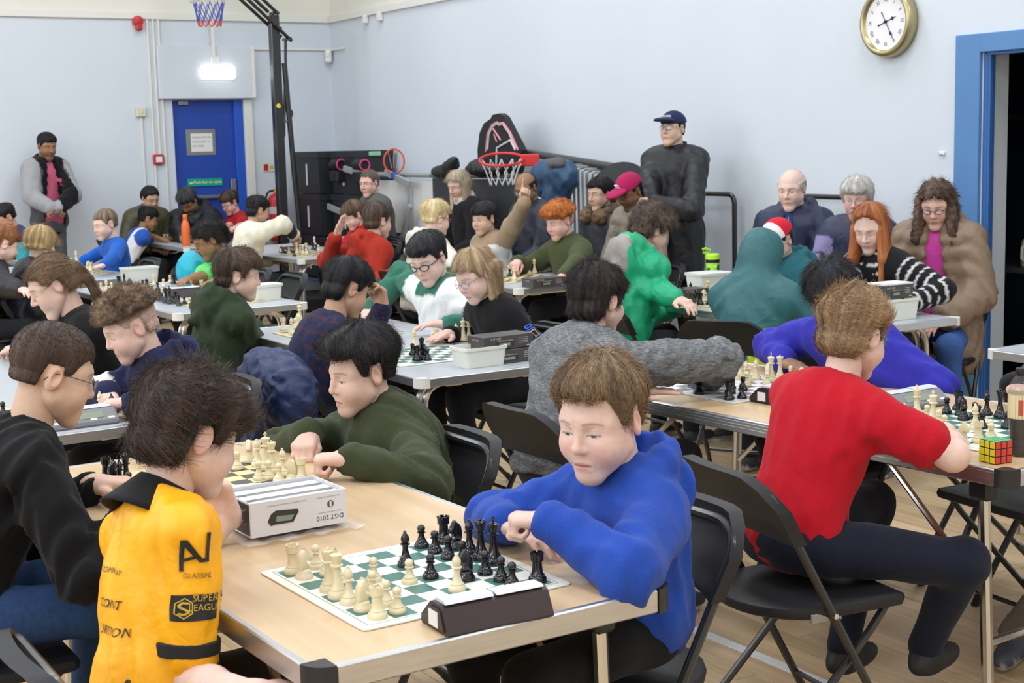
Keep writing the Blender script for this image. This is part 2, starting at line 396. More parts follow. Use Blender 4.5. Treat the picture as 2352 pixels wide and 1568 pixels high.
# walls
b = MB(); b.box((W_X + .1, (5.49 + W_Y + .2) / 2, TRIM_Z / 2), (.1, (W_Y + .2 - 5.49) / 2, TRIM_Z / 2)); WR = struct('wall_right', b, M_WALL)
b = MB(); b.box((W_X + .1, (W_B - .2 + 4.45) / 2, TRIM_Z / 2), (.1, (4.45 - W_B + .2) / 2, TRIM_Z / 2)); struct('wall_right_near', b, M_WALL)
b = MB(); b.box((W_X + .1, 4.97, (1.955 + TRIM_Z) / 2), (.1, .52, (TRIM_Z - 1.955) / 2)); struct('wall_right_lintel', b, M_WALL)
b = MB(); b.box((W_X + .1, (W_Y + W_B) / 2, (TRIM_Z + CEIL) / 2), (.1, (W_Y - W_B) / 2 + .2, (CEIL - TRIM_Z) / 2)); struct('wall_right_upper', b, M_CREAM)
DX0, DX1, DZ = 4.657, 5.372, 2.012
b = MB(); b.box(((W_L - .2 + DX0) / 2, W_Y + .1, TRIM_Z / 2), ((DX0 - W_L + .2) / 2, .1, TRIM_Z / 2)); struct('wall_far', b, M_WALL)
b = MB(); b.box(((DX1 + W_X) / 2, W_Y + .1, TRIM_Z / 2), ((W_X - DX1) / 2, .1, TRIM_Z / 2)); struct('wall_far_corner', b, M_WALL)
b = MB(); b.box(((DX0 + DX1) / 2, W_Y + .1, (DZ + TRIM_Z) / 2), ((DX1 - DX0) / 2, .1, (TRIM_Z - DZ) / 2)); struct('wall_far_lintel', b, M_WALL)
b = MB(); b.box(((W_L + W_X) / 2, W_Y + .1, (TRIM_Z + CEIL) / 2), ((W_X - W_L) / 2 + .2, .1, (CEIL - TRIM_Z) / 2)); struct('wall_far_upper', b, M_CREAM)
b = MB(); b.box((W_L - .1, (W_Y + W_B) / 2, CEIL / 2), (.1, (W_Y - W_B) / 2 + .2, CEIL / 2)); struct('wall_left', b, M_CREAM)
b = MB(); b.box(((W_L + W_X) / 2, W_B - .1, CEIL / 2), ((W_X - W_L) / 2, .1, CEIL / 2)); struct('wall_near', b, M_CREAM)
b = MB(); b.box(((W_L + W_X) / 2, (W_Y + W_B) / 2, CEIL + .1), ((W_X - W_L) / 2 + .2, (W_Y - W_B) / 2 + .2, .1)); struct('ceiling', b, mat('ceiling_white', (.78, .77, .74), .8))
for i, (lx, ly) in enumerate(LAMP_SPOTS):
    b = MB(); b.box((lx, ly, CEIL - .075), (.80, .34, .07), bev=.01); o = struct('ceiling_light', b, M_WHITE); o['label'] = 'white ceiling light fitting of the hall'
b = MB(); b.box((W_X - .012, (W_Y + W_B) / 2, TRIM_Z + .03), (.012, (W_Y - W_B) / 2, .035), bev=.004); struct('trim_1', b, M_TRIM)
b = MB(); b.box(((W_L + W_X) / 2 - .012, W_Y - .012, TRIM_Z + .03), ((W_X - W_L) / 2 - .014, .012, .035), bev=.004); struct('trim_2', b, M_TRIM)
b = MB(); b.box((W_X - .008, (5.7 + W_Y) / 2, .05), (.008, (W_Y - 5.7) / 2, .05)); struct('baseboard_right', b, mat('skirting', (.10, .16, .30), .5))
b = MB(); b.box(((W_L + 4.6) / 2, W_Y - .008, .05), ((4.6 - W_L) / 2, .008, .05)); struct('baseboard_far', b, MATS['skirting'])
for i, wy in enumerate(ADDED_WINDOW_Y):  # glowing windows out of view, added for light from the left
    wn = empty('window_%d' % (i + 1), (W_L, wy, 3.9)); tag(wn, 'high white-framed window of the left wall', kind='structure')
    b = MB(); b.box((.004, 0, 0), (.004, .95, .65)); b.build('pane', mat('window_sky', (.8, .85, .9), .2, emit=(.85, .93, 1.0), estr=1.2), wn, None)
    b = MB(); b.box((.02, 0, .68), (.02, 1.0, .035)); b.box((.02, 0, -.68), (.02, 1.0, .035)); b.box((.02, .98, 0), (.02, .035, .7)); b.box((.02, -.98, 0), (.02, .035, .7)); b.box((.015, 0, 0), (.015, .02, .66)); b.build('window_frame', M_WHITE, wn, None)
# blue doorway in the right wall with a dark room behind it
D1 = empty('door_1', (0, 0, 0)); tag(D1, 'bright blue painted doorway frame open to a dark room', kind='structure')
b = MB(); b.box((W_X - .012, 5.58, 1.0), (.014, .085, 1.05), bev=.004); b.build('architrave', M_BLUEF, D1)
b = MB(); b.box((W_X - .012, 4.36, 1.0), (.014, .085, 1.05), bev=.004); b.build('architrave', M_BLUEF, D1)
b = MB(); b.box((W_X - .012, 4.97, 2.0), (.013, .53, .05), bev=.004); b.build('architrave', M_BLUEF, D1)
b = MB(); b.box((W_X + .035, 5.478, .97), (.032, .014, .975), bev=.003); b.box((W_X + .02, 5.462, .97), (.012, .012, .97), bev=.003); b.build('door_stop', mat('frame_blue_dark', (.035, .13, .38), .45), D1)
b = MB(); b.box((W_X + .035, 4.97, 1.947), (.032, .50, .012)); b.build('door_stop', MATS['frame_blue_dark'], D1)
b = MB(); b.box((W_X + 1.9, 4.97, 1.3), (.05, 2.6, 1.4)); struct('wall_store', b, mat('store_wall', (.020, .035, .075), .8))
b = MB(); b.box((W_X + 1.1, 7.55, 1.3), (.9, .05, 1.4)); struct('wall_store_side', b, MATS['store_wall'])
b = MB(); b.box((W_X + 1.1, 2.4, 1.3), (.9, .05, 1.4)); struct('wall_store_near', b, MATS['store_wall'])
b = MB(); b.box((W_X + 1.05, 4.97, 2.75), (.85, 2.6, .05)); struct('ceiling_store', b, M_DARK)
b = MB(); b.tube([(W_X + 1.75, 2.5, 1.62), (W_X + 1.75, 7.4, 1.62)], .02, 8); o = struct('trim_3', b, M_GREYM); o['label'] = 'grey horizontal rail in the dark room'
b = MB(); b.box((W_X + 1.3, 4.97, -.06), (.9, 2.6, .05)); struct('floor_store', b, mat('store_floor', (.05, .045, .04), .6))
# far door
D2 = empty('door_2', (0, 0, 0)); tag(D2, 'royal blue fire door with a grey sign plate', kind='structure')
b = MB(); b.box(((DX0 + DX1) / 2, W_Y + .075, DZ / 2), ((DX1 - DX0) / 2, .022, DZ / 2), bev=.004); b.build('leaf', M_BLUED, D2)
b = MB(); b.box((DX1 - .045, W_Y + .035, DZ / 2), (.045, .022, DZ / 2), bev=.004); b.build('jamb', mat('door_blue_light', (.012, .085, .50), .45), D2)
b = MB(); b.box((DX1 + .045, W_Y - .006, DZ / 2), (.042, .014, DZ / 2), bev=.003); b.build('white_jamb', M_TRIM, D2)
b = MB(); b.box((4.995, W_Y - .035, (2.022 + 2.52) / 2), (.475, .034, .249), bev=.004); o = b.build('bulkhead', M_WALL, D2)
b = MB(); b.box((DX0 + .12, W_Y + .04, 1.985), (.05, .02, .02), bev=.004); b.build('door_closer', M_GREYM, D2)
b = MB(); b.box((4.938, W_Y + .048, 1.608), (.148, .004, .125), bev=.001); sp = b.build('sign_plate', mat('sign_grey', (.27, .28, .28), .35, .4), D2)
b = MB(); b.box((4.945, W_Y + .0425, 1.605), (.108, .0015, .088)); b.build('notice', mat('paper', (.78, .77, .74), .7), sp)
Rf = np.array([[1., 0, 0], [0, 0, -1.], [0, 1., 0]])
M_INK = mat('ink_grey', (.22, .22, .24), .7)
for i, tx in enumerate(('PLEASE KEEP FIRE', 'EXITS CLEAR AT', 'ALL TIMES')): text(tx, .025, M_INK, sp, (4.850, W_Y + .0405, 1.655 - i * .042), Rf, align='LEFT', ext=.0003)
b = MB(); b.box((4.955, W_Y + .0425, 1.222), (.178, .003, .036)); sg = b.build('push_bar_sign', mat('sign_green', (.005, .36, .20), .4), D2)
text('Push bar to open', .041, M_WHITE, sg, (4.985, W_Y + .039, 1.222), Rf, ext=.0004)
b = MB(); b.prism([(4.80, 1.217), (4.815, 1.233), (4.812, 1.222), (4.835, 1.222), (4.835, 1.213), (4.812, 1.213), (4.815, 1.203)], W_Y + .038, W_Y + .0395, 1); b.build('arrow', M_WHITE, sg, None)
b = MB(); b.box((5.245, W_Y + .035, 1.16), (.028, .018, .085), bev=.006); b.box((5.0, W_Y + .02, 1.08), (.27, .012, .016), bev=.004); b.build('push_bar', M_GREYM, D2)
# wall fittings
def fit(name, mb, m, label, cat, smooth=.6, group=None): o = mb.build(name, m, None, smooth); tag(o, label, cat, group); return o
for i, (x, z1, z0, lb) in enumerate(((4.452, TRIM_Z, .1, 'thin cream cable conduit left of the fire call point'), (4.507, TRIM_Z, 1.50, 'cream cable conduit running down to the red call point'), (4.56, TRIM_Z, .1, 'cream cable conduit nearest the blue fire door'), (4.345, 1.87, .1, 'thin cream cable conduit below the square wall switch'))):
    b = MB(); b.box((x, W_Y - .010, (z0 + z1) / 2), (.010, .0095, (z1 - z0) / 2), bev=.003); fit('cable_conduit', b, M_TRIM, lb, 'conduit')
b = MB(); b.box((5.466, W_Y - .08, 2.27), (.014, .010, .245), bev=.003); fit('cable_conduit', b, M_TRIM, 'short cream cable conduit right of the lamp above the door', 'conduit')
b = MB(); b.box((5.9, W_Y - .010, 2.50), (.43, .0095, .010), bev=.003); fit('cable_conduit', b, M_TRIM, 'horizontal cable conduit between the door and the corner sensor', 'conduit')
b = MB(); b.box((W_X - .010, 13.62, 2.495), (.0095, .16, .010), bev=.003); fit('cable_conduit', b, M_TRIM, 'short conduit on the right wall beside the corner sensor', 'conduit')
t = empty('alarm_sounder', (4.363, W_Y, 2.742), 0, 'round red fire alarm sounder high on the far wall', 'alarm')
b = MB(); b.lathe([(.036, 0), (.05, .004), (.052, .03), (.044, .055), (.03, .062)], 20, R=Rx(pi / 2)); b.build('sounder', M_RED, t); b = MB(); b.box((.004, -.035, -.055), (.03, .03, .03), bev=.01); b.build('base', M_RED, t)
t = empty('light_switch', (4.342, W_Y, 1.904), 0, 'square cream switch box on the far wall', 'switch')
b = MB(); b.box((0, -.02, 0), (.046, .02, .046), bev=.006); b.build('box', mat('cream_plastic', (.66, .64, .50), .45), t); b = MB(); b.box((0, -.042, 0), (.012, .003, .018), bev=.002); b.build('rocker', MATS['cream_plastic'], t)
t = empty('call_point', (4.484, W_Y, 1.455), 0, 'small red fire alarm call point on the far wall', 'call point')
b = MB(); b.box((0, -.022, 0), (.048, .022, .048), bev=.007); b.build('box', M_RED, t); b = MB(); b.box((0, -.0455, 0), (.030, .0015, .026)); b.build('panel', M_WHITE, t)
t = empty('emergency_lamp', (5.10, W_Y - .07, 2.266), 0, 'glowing white emergency bulkhead lamp above the blue door', 'lamp')
b = MB(); b.box((0, -.03, 0), (.168, .026, .066), bev=.02); b.build('diffuser', mat('lamp_glow', (.9, .9, .88), .4, emit=(1, .98, .94), estr=1.6), t)
b = MB(); b.box((0, .002, 0), (.172, .008, .070), bev=.004); b.build('base', M_WHITE, t); b = MB(); b.box((-.02, -.012, .105), (.045, .014, .045), bev=.006); b.build('junction_box', M_WHITE, t); b = MB(); b.box((-.03, -.008, .36), (.016, .008, .21), bev=.004); b.build('conduit', M_TRIM, t)
t = empty('motion_sensor', (W_X - .05, W_Y - .05, 2.43), 0, 'small white motion sensor in the corner of the walls', 'sensor')
b = MB(); b.box((0, 0, 0), (.032, .03, .062), Rz(-pi / 4), bev=.012); b.build('case', M_WHITE, t); b = MB(); b.box((-.02, -.02, .01), (.018, .008, .022), Rz(-pi / 4), bev=.006); b.build('lens', mat('sensor_lens', (.7, .68, .62), .3), t)
for i, yy in enumerate((12.93, 12.62)):
    b = MB(); b.box((W_X - .025, yy, 2.73), (.022, .03, .04), bev=.006); fit('wall_bracket', b, M_TRIM, 'small cream bracket under the rail, %s' % ('nearer the corner' if i == 0 else 'farther from the corner'), 'bracket')
t = empty('extinguisher_sign', (5.607, W_Y, 1.346), 0, 'small cream fire extinguisher sign on the far wall', 'sign')
b = MB(); b.box((0, -.003, 0), (.062, .003, .042)); b.build('plate', mat('sign_cream', (.66, .66, .45), .5), t); b = MB(); b.box((-.03, -.0065, 0), (.024, .001, .032)); b.build('pictogram', M_RED, t); b = MB(); b.box((.03, -.0065, .005), (.018, .001, .006)); b.box((.03, -.0065, -.012), (.02, .001, .004)); b.build('lettering', mat('sign_orange', (.5, .2, .08), .5), t, None)
t = empty('wall_hook', (W_X, 5.766, 1.416), 0, 'tiny white hook on the wall beside the blue doorway', 'hook')
b = MB(); b.box((-.006, 0, 0), (.006, .022, .010), bev=.003); b.build('plate', M_WHITE, t); b = MB(); b.tube([(-.012, 0, 0), (-.03, 0, -.004), (-.034, 0, .012)], .004, 6); b.build('peg', M_WHITE, t)
# wall clock
CK = empty('wall_clock', (W_X, 6.148, 2.162), 0, 'round brass wall clock with roman numerals', 'clock')
Rc = np.array([[0, 0, -1.], [-1., 0, 0], [0, 1., 0]])           # local x -> -Y, y -> Z, z -> -X (towards the hall)
M_BRASS = mat('brass', (.42, .36, .20), .32, .85)
b = MB(); b.lathe([(.185, 0), (.200, .012), (.2015, .04), (.196, .062), (.186, .075), (.172, .078), (.162, .070), (.156, .052)], 48, R=Rc); b.build('case', M_BRASS, CK, 3)
b = MB(); b.lathe([(.001, .050), (.157, .050), (.157, .0545), (.001, .0547)], 48, R=Rc); dial = b.build('dial', mat('dial_white', (.80, .79, .80), .5), CK, None)
for i, nm in enumerate(('XII', 'I', 'II', 'III', 'IIII', 'V', 'VI', 'VII', 'VIII', 'IX', 'X', 'XI')):
    a = -i * pi / 6; Rn = Rc @ Rz(a); p = Rn @ np.array((0, .122, .0553)); text(nm, .034, mat('numeral', (.12, .11, .08), .6), dial, p, Rn, name='numeral', ext=.0003, sx=.8)
for nm, a, l, wd, z in (('hour_hand', -2.42 * pi / 6, .085, .006, .0570), ('minute_hand', -25 * pi / 30, .13, .0045, .0595)):
    b = MB(); Rn = Rc @ Rz(a); b.prism([(-wd * .4, -.05), (-wd, -.055), (0, -.068), (wd, -.055), (wd * .4, -.05), (wd * .4, l * .5), (wd * 1.9, l * .62), (wd * .5, l * .72), (0, l), (-wd * .5, l * .72), (-wd * 1.9, l * .62), (-wd * .4, l * .5)], z, z + .0012, 2, R=Rn); b.build(nm, M_BLACKP, CK, None)
b = MB(); b.lathe([(.009, .0545), (.009, .064), (.004, .066)], 12, R=Rc); b.build('pivot', M_BLACKP, CK)
# ------------------------------------------------------------------ furniture
def chair_proto():
    t = empty('folding_chair', (0, 0, 0)); M = M_STEELB
    ln = lambda z: (-.225 + (.775 - z) * .55)                   # y of the main frame tube at height z
    P = [(-.205, ln(.0), .0), (-.205, ln(.70), .70), (-.195, ln(.79), .79), (.195, ln(.79), .79), (.205, ln(.70), .70), (.205, ln(0), 0)]
    b = MB(); b.tube(fillet([P[0], (-.203, ln(.768), .768), (.203, ln(.768), .768), P[5]], .10, 7), .0115, 8); b.build('frame', M, t)
    # backrest: moulded panel wrapping the tube, dished
    nx, nz = 12, 7; vs = []; fs = []
    for side in (0, 1):
        for j in range(nz + 1):
            for i in range(nx + 1):
                u = i / nx * 2 - 1; v = j / nz; zt = .790 - .085 * max(0, (abs(u) - .52) / .48) ** 2.4; zb = .618 + .020 * (1 - u * u)
                z = zb + (zt - zb) * v; x = u * (.220 - .004 * (1 - v)); y = ln(z) - .030 * (1 - u * u) + (.0 if side else .0)
                rim = max(abs(u) ** 8, (2 * v - 1) ** 8); th = .006 + .013 * rim
                vs.append((x, y + (th if side else -th), z))
    W_ = nx + 1; n1 = (nz + 1) * W_
    for j in range(nz):
        for i in range(nx):
            a = j * W_ + i; fs.append((a, a + 1, a + 1 + W_, a + W_)); fs.append((n1 + a, n1 + a + W_, n1 + a + W_ + 1, n1 + a + 1))
    for i in range(nx): fs.append((i, n1 + i, n1 + i + 1, i + 1)); a = nz * W_ + i; fs.append((a, a + 1, n1 + a + 1, n1 + a))
    for j in range(nz): a = j * W_; fs.append((a, a + W_, n1 + a + W_, n1 + a)); a += nx; fs.append((a, n1 + a, n1 + a + W_, a + W_))
    b = MB(); b.add(vs, fs); b.build('backrest', M_BLACKP, t, .9)
    # seat: D shaped, rounded behind
    out = [(.185, .20), (.20, .185)] + [(.205 * cos(a), -.03 + .19 * -abs(sin(a)) if True else 0) for a in np.linspace(0, pi, 15)] + [(-.20, .185), (-.185, .20)]
    b = MB(); c = len(out); vs = []; fs = []
    for sc, z in ((.93, .418), (.985, .424), (1.0, .436), (.985, .447), (.93, .451), (.60, .443)): vs += [(x * sc, y * sc, z) for x, y in out]
    for r in range(5):
        for i in range(c): fs.append((r * c + i, r * c + (i + 1) % c, (r + 1) * c + (i + 1) % c, (r + 1) * c + i))
    fs.append(tuple(range(c - 1, -1, -1))); fs.append(tuple(5 * c + i for i in range(c))); b.add(vs, fs); b.build('seat', M_BLACKP, t, .7)
    for s in (-1, 1):
        b = MB(); b.tube([(s * .168, .155, .420), (s * .172, .10, .36), (s * .178, -.262, .0)], .0105, 8); b.build('rear_leg', M, t)
        b = MB(); b.tube([(s * .205, ln(0.03), .035), (s * .205, ln(0), 0)], .0145, 8); b.build('foot_cap', M_RUBBER, t)
        b = MB(); b.tube([(s * .178, -.232, .033), (s * .178, -.262, 0)], .0135, 8); b.build('foot_cap', M_RUBBER, t)
        b = MB(); b.box((s * .196, -.05, .425), (.004, .045, .012), bev=.002); pv = b.build('hinge', M_GREYM, t)
        b = MB(); b.lathe([(.007, 0), (.007, .008), (.003, .010)], 8, c=(s * .212, ln(.43), .43), R=Ry(s * pi / 2)); b.build('rivet', M_CHROME, pv)
    b = MB(); b.tube([(-.205, ln(.13), .13), (.205, ln(.13), .13)], .008, 6); b.build('crossbar', M, t)
    b = MB(); b.tube([(-.176, -.185, .085), (.176, -.185, .085)], .008, 6); b.build('crossbar', M, t)
    return t
CHAIR0 = chair_proto(); _cu = [False]
def chair(x, y, face, label, group=None):
    """face: azimuth the sitter looks to"""
    rz = radians(face) - pi / 2
    if not _cu[0]: _cu[0] = True; o = CHAIR0; o.location = (x, y, 0); o.rotation_euler = (0, 0, rz)
    else: o = copy_thing(CHAIR0, (x, y, 0), rz)
    o.scale = (.95, .95, .97); tag(o, label, 'chair', group or 'black folding chairs'); return o
def wood(name, c0, c1, st):
    m = bpy.data.materials.new(name); m.use_nodes = True; nt = m.node_tree; b = nt.nodes['Principled BSDF']; tc = nt.nodes.new('ShaderNodeTexCoord'); mp = nt.nodes.new('ShaderNodeMapping'); mp.inputs['Scale'].default_value = st
    n = nt.nodes.new('ShaderNodeTexNoise'); n.inputs['Scale'].default_value = 1; n.inputs['Detail'].default_value = 5; n.inputs['Distortion'].default_value = .4; cr = nt.nodes.new('ShaderNodeValToRGB')
    cr.color_ramp.elements[0].position = .35; cr.color_ramp.elements[0].color = (*c0, 1); cr.color_ramp.elements[1].position = .65; cr.color_ramp.elements[1].color = (*c1, 1)
    nt.links.new(tc.outputs['Object'], mp.inputs['Vector']); nt.links.new(mp.outputs['Vector'], n.inputs['Vector']); nt.links.new(n.outputs['Fac'], cr.inputs['Fac']); nt.links.new(cr.outputs['Color'], b.inputs['Base Color']); b.inputs['Roughness'].default_value = .35; MATS[name] = m; return m
M_BEECH = wood('beech_laminate', (.56, .39, .22), (.64, .46, .275), (22, 1.6, 5)); M_GREYTOP = mat('grey_laminate', (.44, .465, .50), .32, noise=.02, nscale=30); M_CAPW = mat('corner_white', (.70, .69, .64), .45); M_CAPB = mat('corner_black', (.015, .015, .017), .45)
TZ = .71
def table(corner, w, l, rot, kind, label, ribs=False):
    """corner: near left corner (x, y); long side along +Y turned by rot"""
    t = empty('folding_table', (corner[0], corner[1], 0), rot, label, 'table', 'chess tables'); beech = kind == 'beech'; hh = .022 if beech else .0165; c = .035
    b = MB(); b.box((w / 2, l / 2, TZ - .010), (w / 2 - .004, l / 2 - .004, .010)); b.build('top', M_BEECH if beech else M_GREYTOP, t, None)
    for (cx, cy, hx, hy) in ((w / 2, 0, w / 2 - c, .008), (w / 2, l, w / 2 - c, .008), (0, l / 2, .008, l / 2 - c), (w, l / 2, .008, l / 2 - c)):
        b = MB(); b.box((cx, cy, TZ - hh + .0015), (hx, hy, hh), bev=.003)
        if ribs:
            ox, oy = (0, (-.0085 if cy == 0 else .0085)) if hx > hy else ((-.0085 if cx == 0 else .0085), 0)
            for q in (-.026, -.017, -.008): b.box((cx + ox, cy + oy, TZ + q - .002), (hx if hx > hy else .0022, hy if hy > hx else .0022, .0022))
        b.build('edge_trim', M_ALU, t, .6)
    for cx, cy, a in ((0, 0, pi), (w, 0, 1.5 * pi), (w, l, 0), (0, l, .5 * pi)):
        sx = 1 if cx == 0 else -1; sy = 1 if cy == 0 else -1; q = (cx + sx * c, cy + sy * c); pl = [q] + [(q[0] + (c + .010) * cos(a + k * pi / 12), q[1] + (c + .010) * sin(a + k * pi / 12)) for k in range(7)]
        b = MB(); b.prism(pl, TZ - 2 * hh - .001, TZ + .0025); b.build('corner_cap', M_CAPB if beech else M_CAPW, t, .6)
    for e, (y0, dy) in enumerate(((.13, 1), (l - .13, -1))):
        if beech:
            for sx in (.075, w - .075):
                b = MB(); b.tube([(sx, y0, TZ - .03), (sx, y0 - dy * .03, .0)], .0165, 10); lg = b.build('leg', M_CHROME, t)
                b = MB(); b.tube([(sx, y0 - dy * .03 + dy * .001, .03), (sx, y0 - dy * .03, 0)], .019, 10); b.build('foot', M_RUBBER, lg)
                b = MB(); b.tube([(sx + (.02 if sx < w / 2 else -.02), y0 + dy * .36, TZ - .035), (sx, y0 - dy * .008, .36)], .009, 8); b.build('brace', M_CHROME, t)
                b = MB(); b.box((sx, y0, TZ - .06), (.024, .032, .045), bev=.008); b.build('leg_socket', M_CAPB, t)
            b = MB(); b.tube([(.075, y0 - dy * .008, .22), (w - .075, y0 - dy * .008, .22)], .011, 8); b.build('crossbar', M_CHROME, t)
        else:
            for s_ in (0, .055):
                b = MB(); b.tube(fillet([(.06 + .0, y0 + dy * s_ - dy * .02, 0), (.085, y0 + dy * s_, TZ - .045 - s_ * .1), (w - .085, y0 + dy * s_, TZ - .045 - s_ * .1), (w - .06, y0 + dy * s_ - dy * .02, 0)], .085, 6), .0125, 8); b.build('leg_frame', M_CHROME, t)
            for sx in (.2, w - .2): b = MB(); b.box((sx, y0 + dy * .02, TZ - .045), (.035, .045, .012), bev=.004); b.build('leg_bracket', M_CAPW, t)
    return t
# ------------------------------------------------------------------ chess things
M_IVORY = mat('ivory_plastic', (.74, .64, .42), .32, spec=.5, sss=.05); M_EBONY = mat('ebony_plastic', (.010, .010, .012), .16, spec=.6)
PROF = dict(
 pawn=[(.0155, 0), (.0160, .003), (.0152, .007), (.0118, .010), (.0122, .012), (.0088, .016), (.0062, .024), (.0056, .029), (.0092, .0305), (.0092, .032), (.0062, .033), (.0078, .036), (.0086, .0395), (.0078, .043), (.0050, .046), (.0012, .0475)],
 rook=[(.0178, 0), (.0183, .003), (.0172, .009), (.0138, .012), (.0140, .014), (.0108, .018), (.0095, .034), (.0098, .040), (.0128, .042), (.0128, .0545), (.0098, .0545), (.0096, .050), (.001, .050)],
 bishop=[(.0172, 0), (.0176, .003), (.0165, .008), (.0128, .012), (.0132, .014), (.0090, .019), (.0060, .032), (.0056, .042), (.0100, .0435), (.0100, .0455), (.0062, .047), (.0082, .051), (.0088, .055), (.0072, .061), (.0036, .066), (.0030, .0675), (.0036, .0695), (.0012, .072)],
 queen=[(.0185, 0), (.0190, .003), (.0178, .010), (.0140, .014), (.0144, .016), (.0100, .023), (.0066, .040), (.0062, .053), (.0115, .055), (.0115, .0575), (.0075, .059), (.0085, .066), (.0118, .0755), (.0118, .0775), (.0070, .0785), (.0030, .0800), (.0036, .0825), (.0012, .085)],
 king=[(.0190, 0), (.0195, .003), (.0184, .011), (.0145, .015), (.0150, .017), (.0105, .025), (.0070, .044), (.0066, .058), (.0122, .060), (.0122, .063), (.0080, .0645), (.0092, .072), (.0120, .0800), (.0120, .082), (.0060, .0845), (.001, .086)])
PIECE_ME = {}
for nm, pf in PROF.items():
    b = MB(); b.lathe(pf, 16)
    if nm == 'king': b.box((0, 0, .0915), (.0016, .0016, .0068)); b.box((0, 0, .0925), (.0048, .0016, .0018))
    if nm == 'queen':
        for k in range(8): b.lathe([(.0022, .076), (.0020, .0795), (.0008, .0805)], 6, c=(.0098 * cos(k * pi / 4), .0098 * sin(k * pi / 4), 0))
    if nm == 'rook':
        for k in range(6): a = k * pi / 3; b.box((.0112 * cos(a), .0112 * sin(a), .0555), (.0018, .0040, .0022), Rz(a))
    PIECE_ME[nm] = b.mesh(nm, .7)
b = MB(); b.lathe([(.0172, 0), (.0176, .003), (.0166, .008), (.0128, .012), (.0130, .015), (.0105, .018)], 16)
kp = [(-.012, .017), (.011, .017), (.0085, .026), (.0020, .032), (.0045, .0365), (.0125, .0325), (.0175, .0345), (.0180, .0400), (.0105, .0490), (.0062, .0565), (.0020, .0615), (.0008, .0560), (-.0050, .054), (-.0105, .046), (-.0130, .034), (-.0125, .025)]
ct = (-.001, .036); n = len(kp); vs = []; fs = []
for (xx, sc) in ((-.0078, .74), (-.0058, .95), (0, 1.0), (.0058, .95), (.0078, .74)): vs += [(xx, ct[0] + (y - ct[0]) * sc, ct[1] + (z - ct[1]) * sc) for y, z in kp]
for r in range(4):
    for i in range(n): fs.append((r * n + i, r * n + (i + 1) % n, (r + 1) * n + (i + 1) % n, (r + 1) * n + i))
fs += [tuple(range(n - 1, -1, -1)), tuple(4 * n + i for i in range(n))]; b.add(vs, fs); PIECE_ME['knight'] = b.mesh('knight', .9)
PIECE2 = {}
for nm, me in PIECE_ME.items():
    for cn, m in (('white', M_IVORY), ('black', M_EBONY)):
        q = me.copy(); q.materials.append(m); PIECE2[(nm, cn)] = q
def piece(kind, color, loc, rz=0.0, label=None, group=None, sc=1.0, rot=None):
    o = bpy.data.objects.new(kind, PIECE2[(kind, color)]); COL.objects.link(o); o.location = loc; o.rotation_euler = rot or (0, 0, rz); o.scale = (sc,) * 3
    tag(o, label, 'chess piece', group); return o
def board_mat(name, dark, light, border, sq, half):
    m = bpy.data.materials.new(name); m.use_nodes = True; nt = m.node_tree; bs = nt.nodes['Principled BSDF']; L = nt.links; tc = nt.nodes.new('ShaderNodeTexCoord')
    mp = nt.nodes.new('ShaderNodeMapping'); mp.inputs['Scale'].default_value = (1, 1, 0); mp.inputs['Location'].default_value = (0, 0, .5); L.new(tc.outputs['Object'], mp.inputs['Vector'])
    ck = nt.nodes.new('ShaderNodeTexChecker'); ck.inputs['Scale'].default_value = 1 / sq; L.new(mp.outputs['Vector'], ck.inputs['Vector']); ck.inputs['Color1'].default_value = (*dark, 1); ck.inputs['Color2'].default_value = (*light, 1)
    sp = nt.nodes.new('ShaderNodeSeparateXYZ'); L.new(tc.outputs['Object'], sp.inputs[0]); ax = nt.nodes.new('ShaderNodeMath'); ax.operation = 'ABSOLUTE'; ay = nt.nodes.new('ShaderNodeMath'); ay.operation = 'ABSOLUTE'; L.new(sp.outputs['X'], ax.inputs[0]); L.new(sp.outputs['Y'], ay.inputs[0])
    mx = nt.nodes.new('ShaderNodeMath'); mx.operation = 'MAXIMUM'; L.new(ax.outputs[0], mx.inputs[0]); L.new(ay.outputs[0], mx.inputs[1]); gt = nt.nodes.new('ShaderNodeMath'); gt.operation = 'GREATER_THAN'; gt.inputs[1].default_value = sq * 4; L.new(mx.outputs[0], gt.inputs[0])
    mi = nt.nodes.new('ShaderNodeMix'); mi.data_type = 'RGBA'; L.new(gt.outputs[0], mi.inputs['Factor']); L.new(ck.outputs['Color'], mi.inputs[6]); mi.inputs[7].default_value = (*border, 1)
    # thin line round the squares
    l1 = nt.nodes.new('ShaderNodeMath'); l1.operation = 'COMPARE'; l1.inputs[1].default_value = sq * 4 + .006; l1.inputs[2].default_value = .0012; L.new(mx.outputs[0], l1.inputs[0]); m2 = nt.nodes.new('ShaderNodeMix'); m2.data_type = 'RGBA'; L.new(l1.outputs[0], m2.inputs['Factor']); L.new(mi.outputs[2], m2.inputs[6]); m2.inputs[7].default_value = (*[c * .5 + .2 for c in dark], 1)
    L.new(m2.outputs[2], bs.inputs['Base Color']); bs.inputs['Roughness'].default_value = .4; return m
BM = dict(green=board_mat('board_green', (.045, .16, .13), (.78, .77, .70), (.76, .75, .66), .049, .2), black=board_mat('board_black', (.055, .05, .055), (.74, .62, .30), (.70, .60, .32), .049, .2), grey=board_mat('board_grey', (.20, .18, .19), (.74, .74, .76), (.70, .69, .66), .049, .2))
LET = dict(p='pawn', r='rook', n='knight', b='bishop', q='queen', k='king')
ORD = ['first', 'second', 'third', 'fourth', 'fifth', 'sixth', 'seventh', 'eighth', 'ninth']
def px_of(P): v = np.asarray(P, float) - _C; return 1176 + F_PX * (v @ _r2) / (v @ _fw)
def ordinal(i, n): return 'leftmost' if i == 0 else ('rightmost' if i == n - 1 else ORD[i] + ' from left')
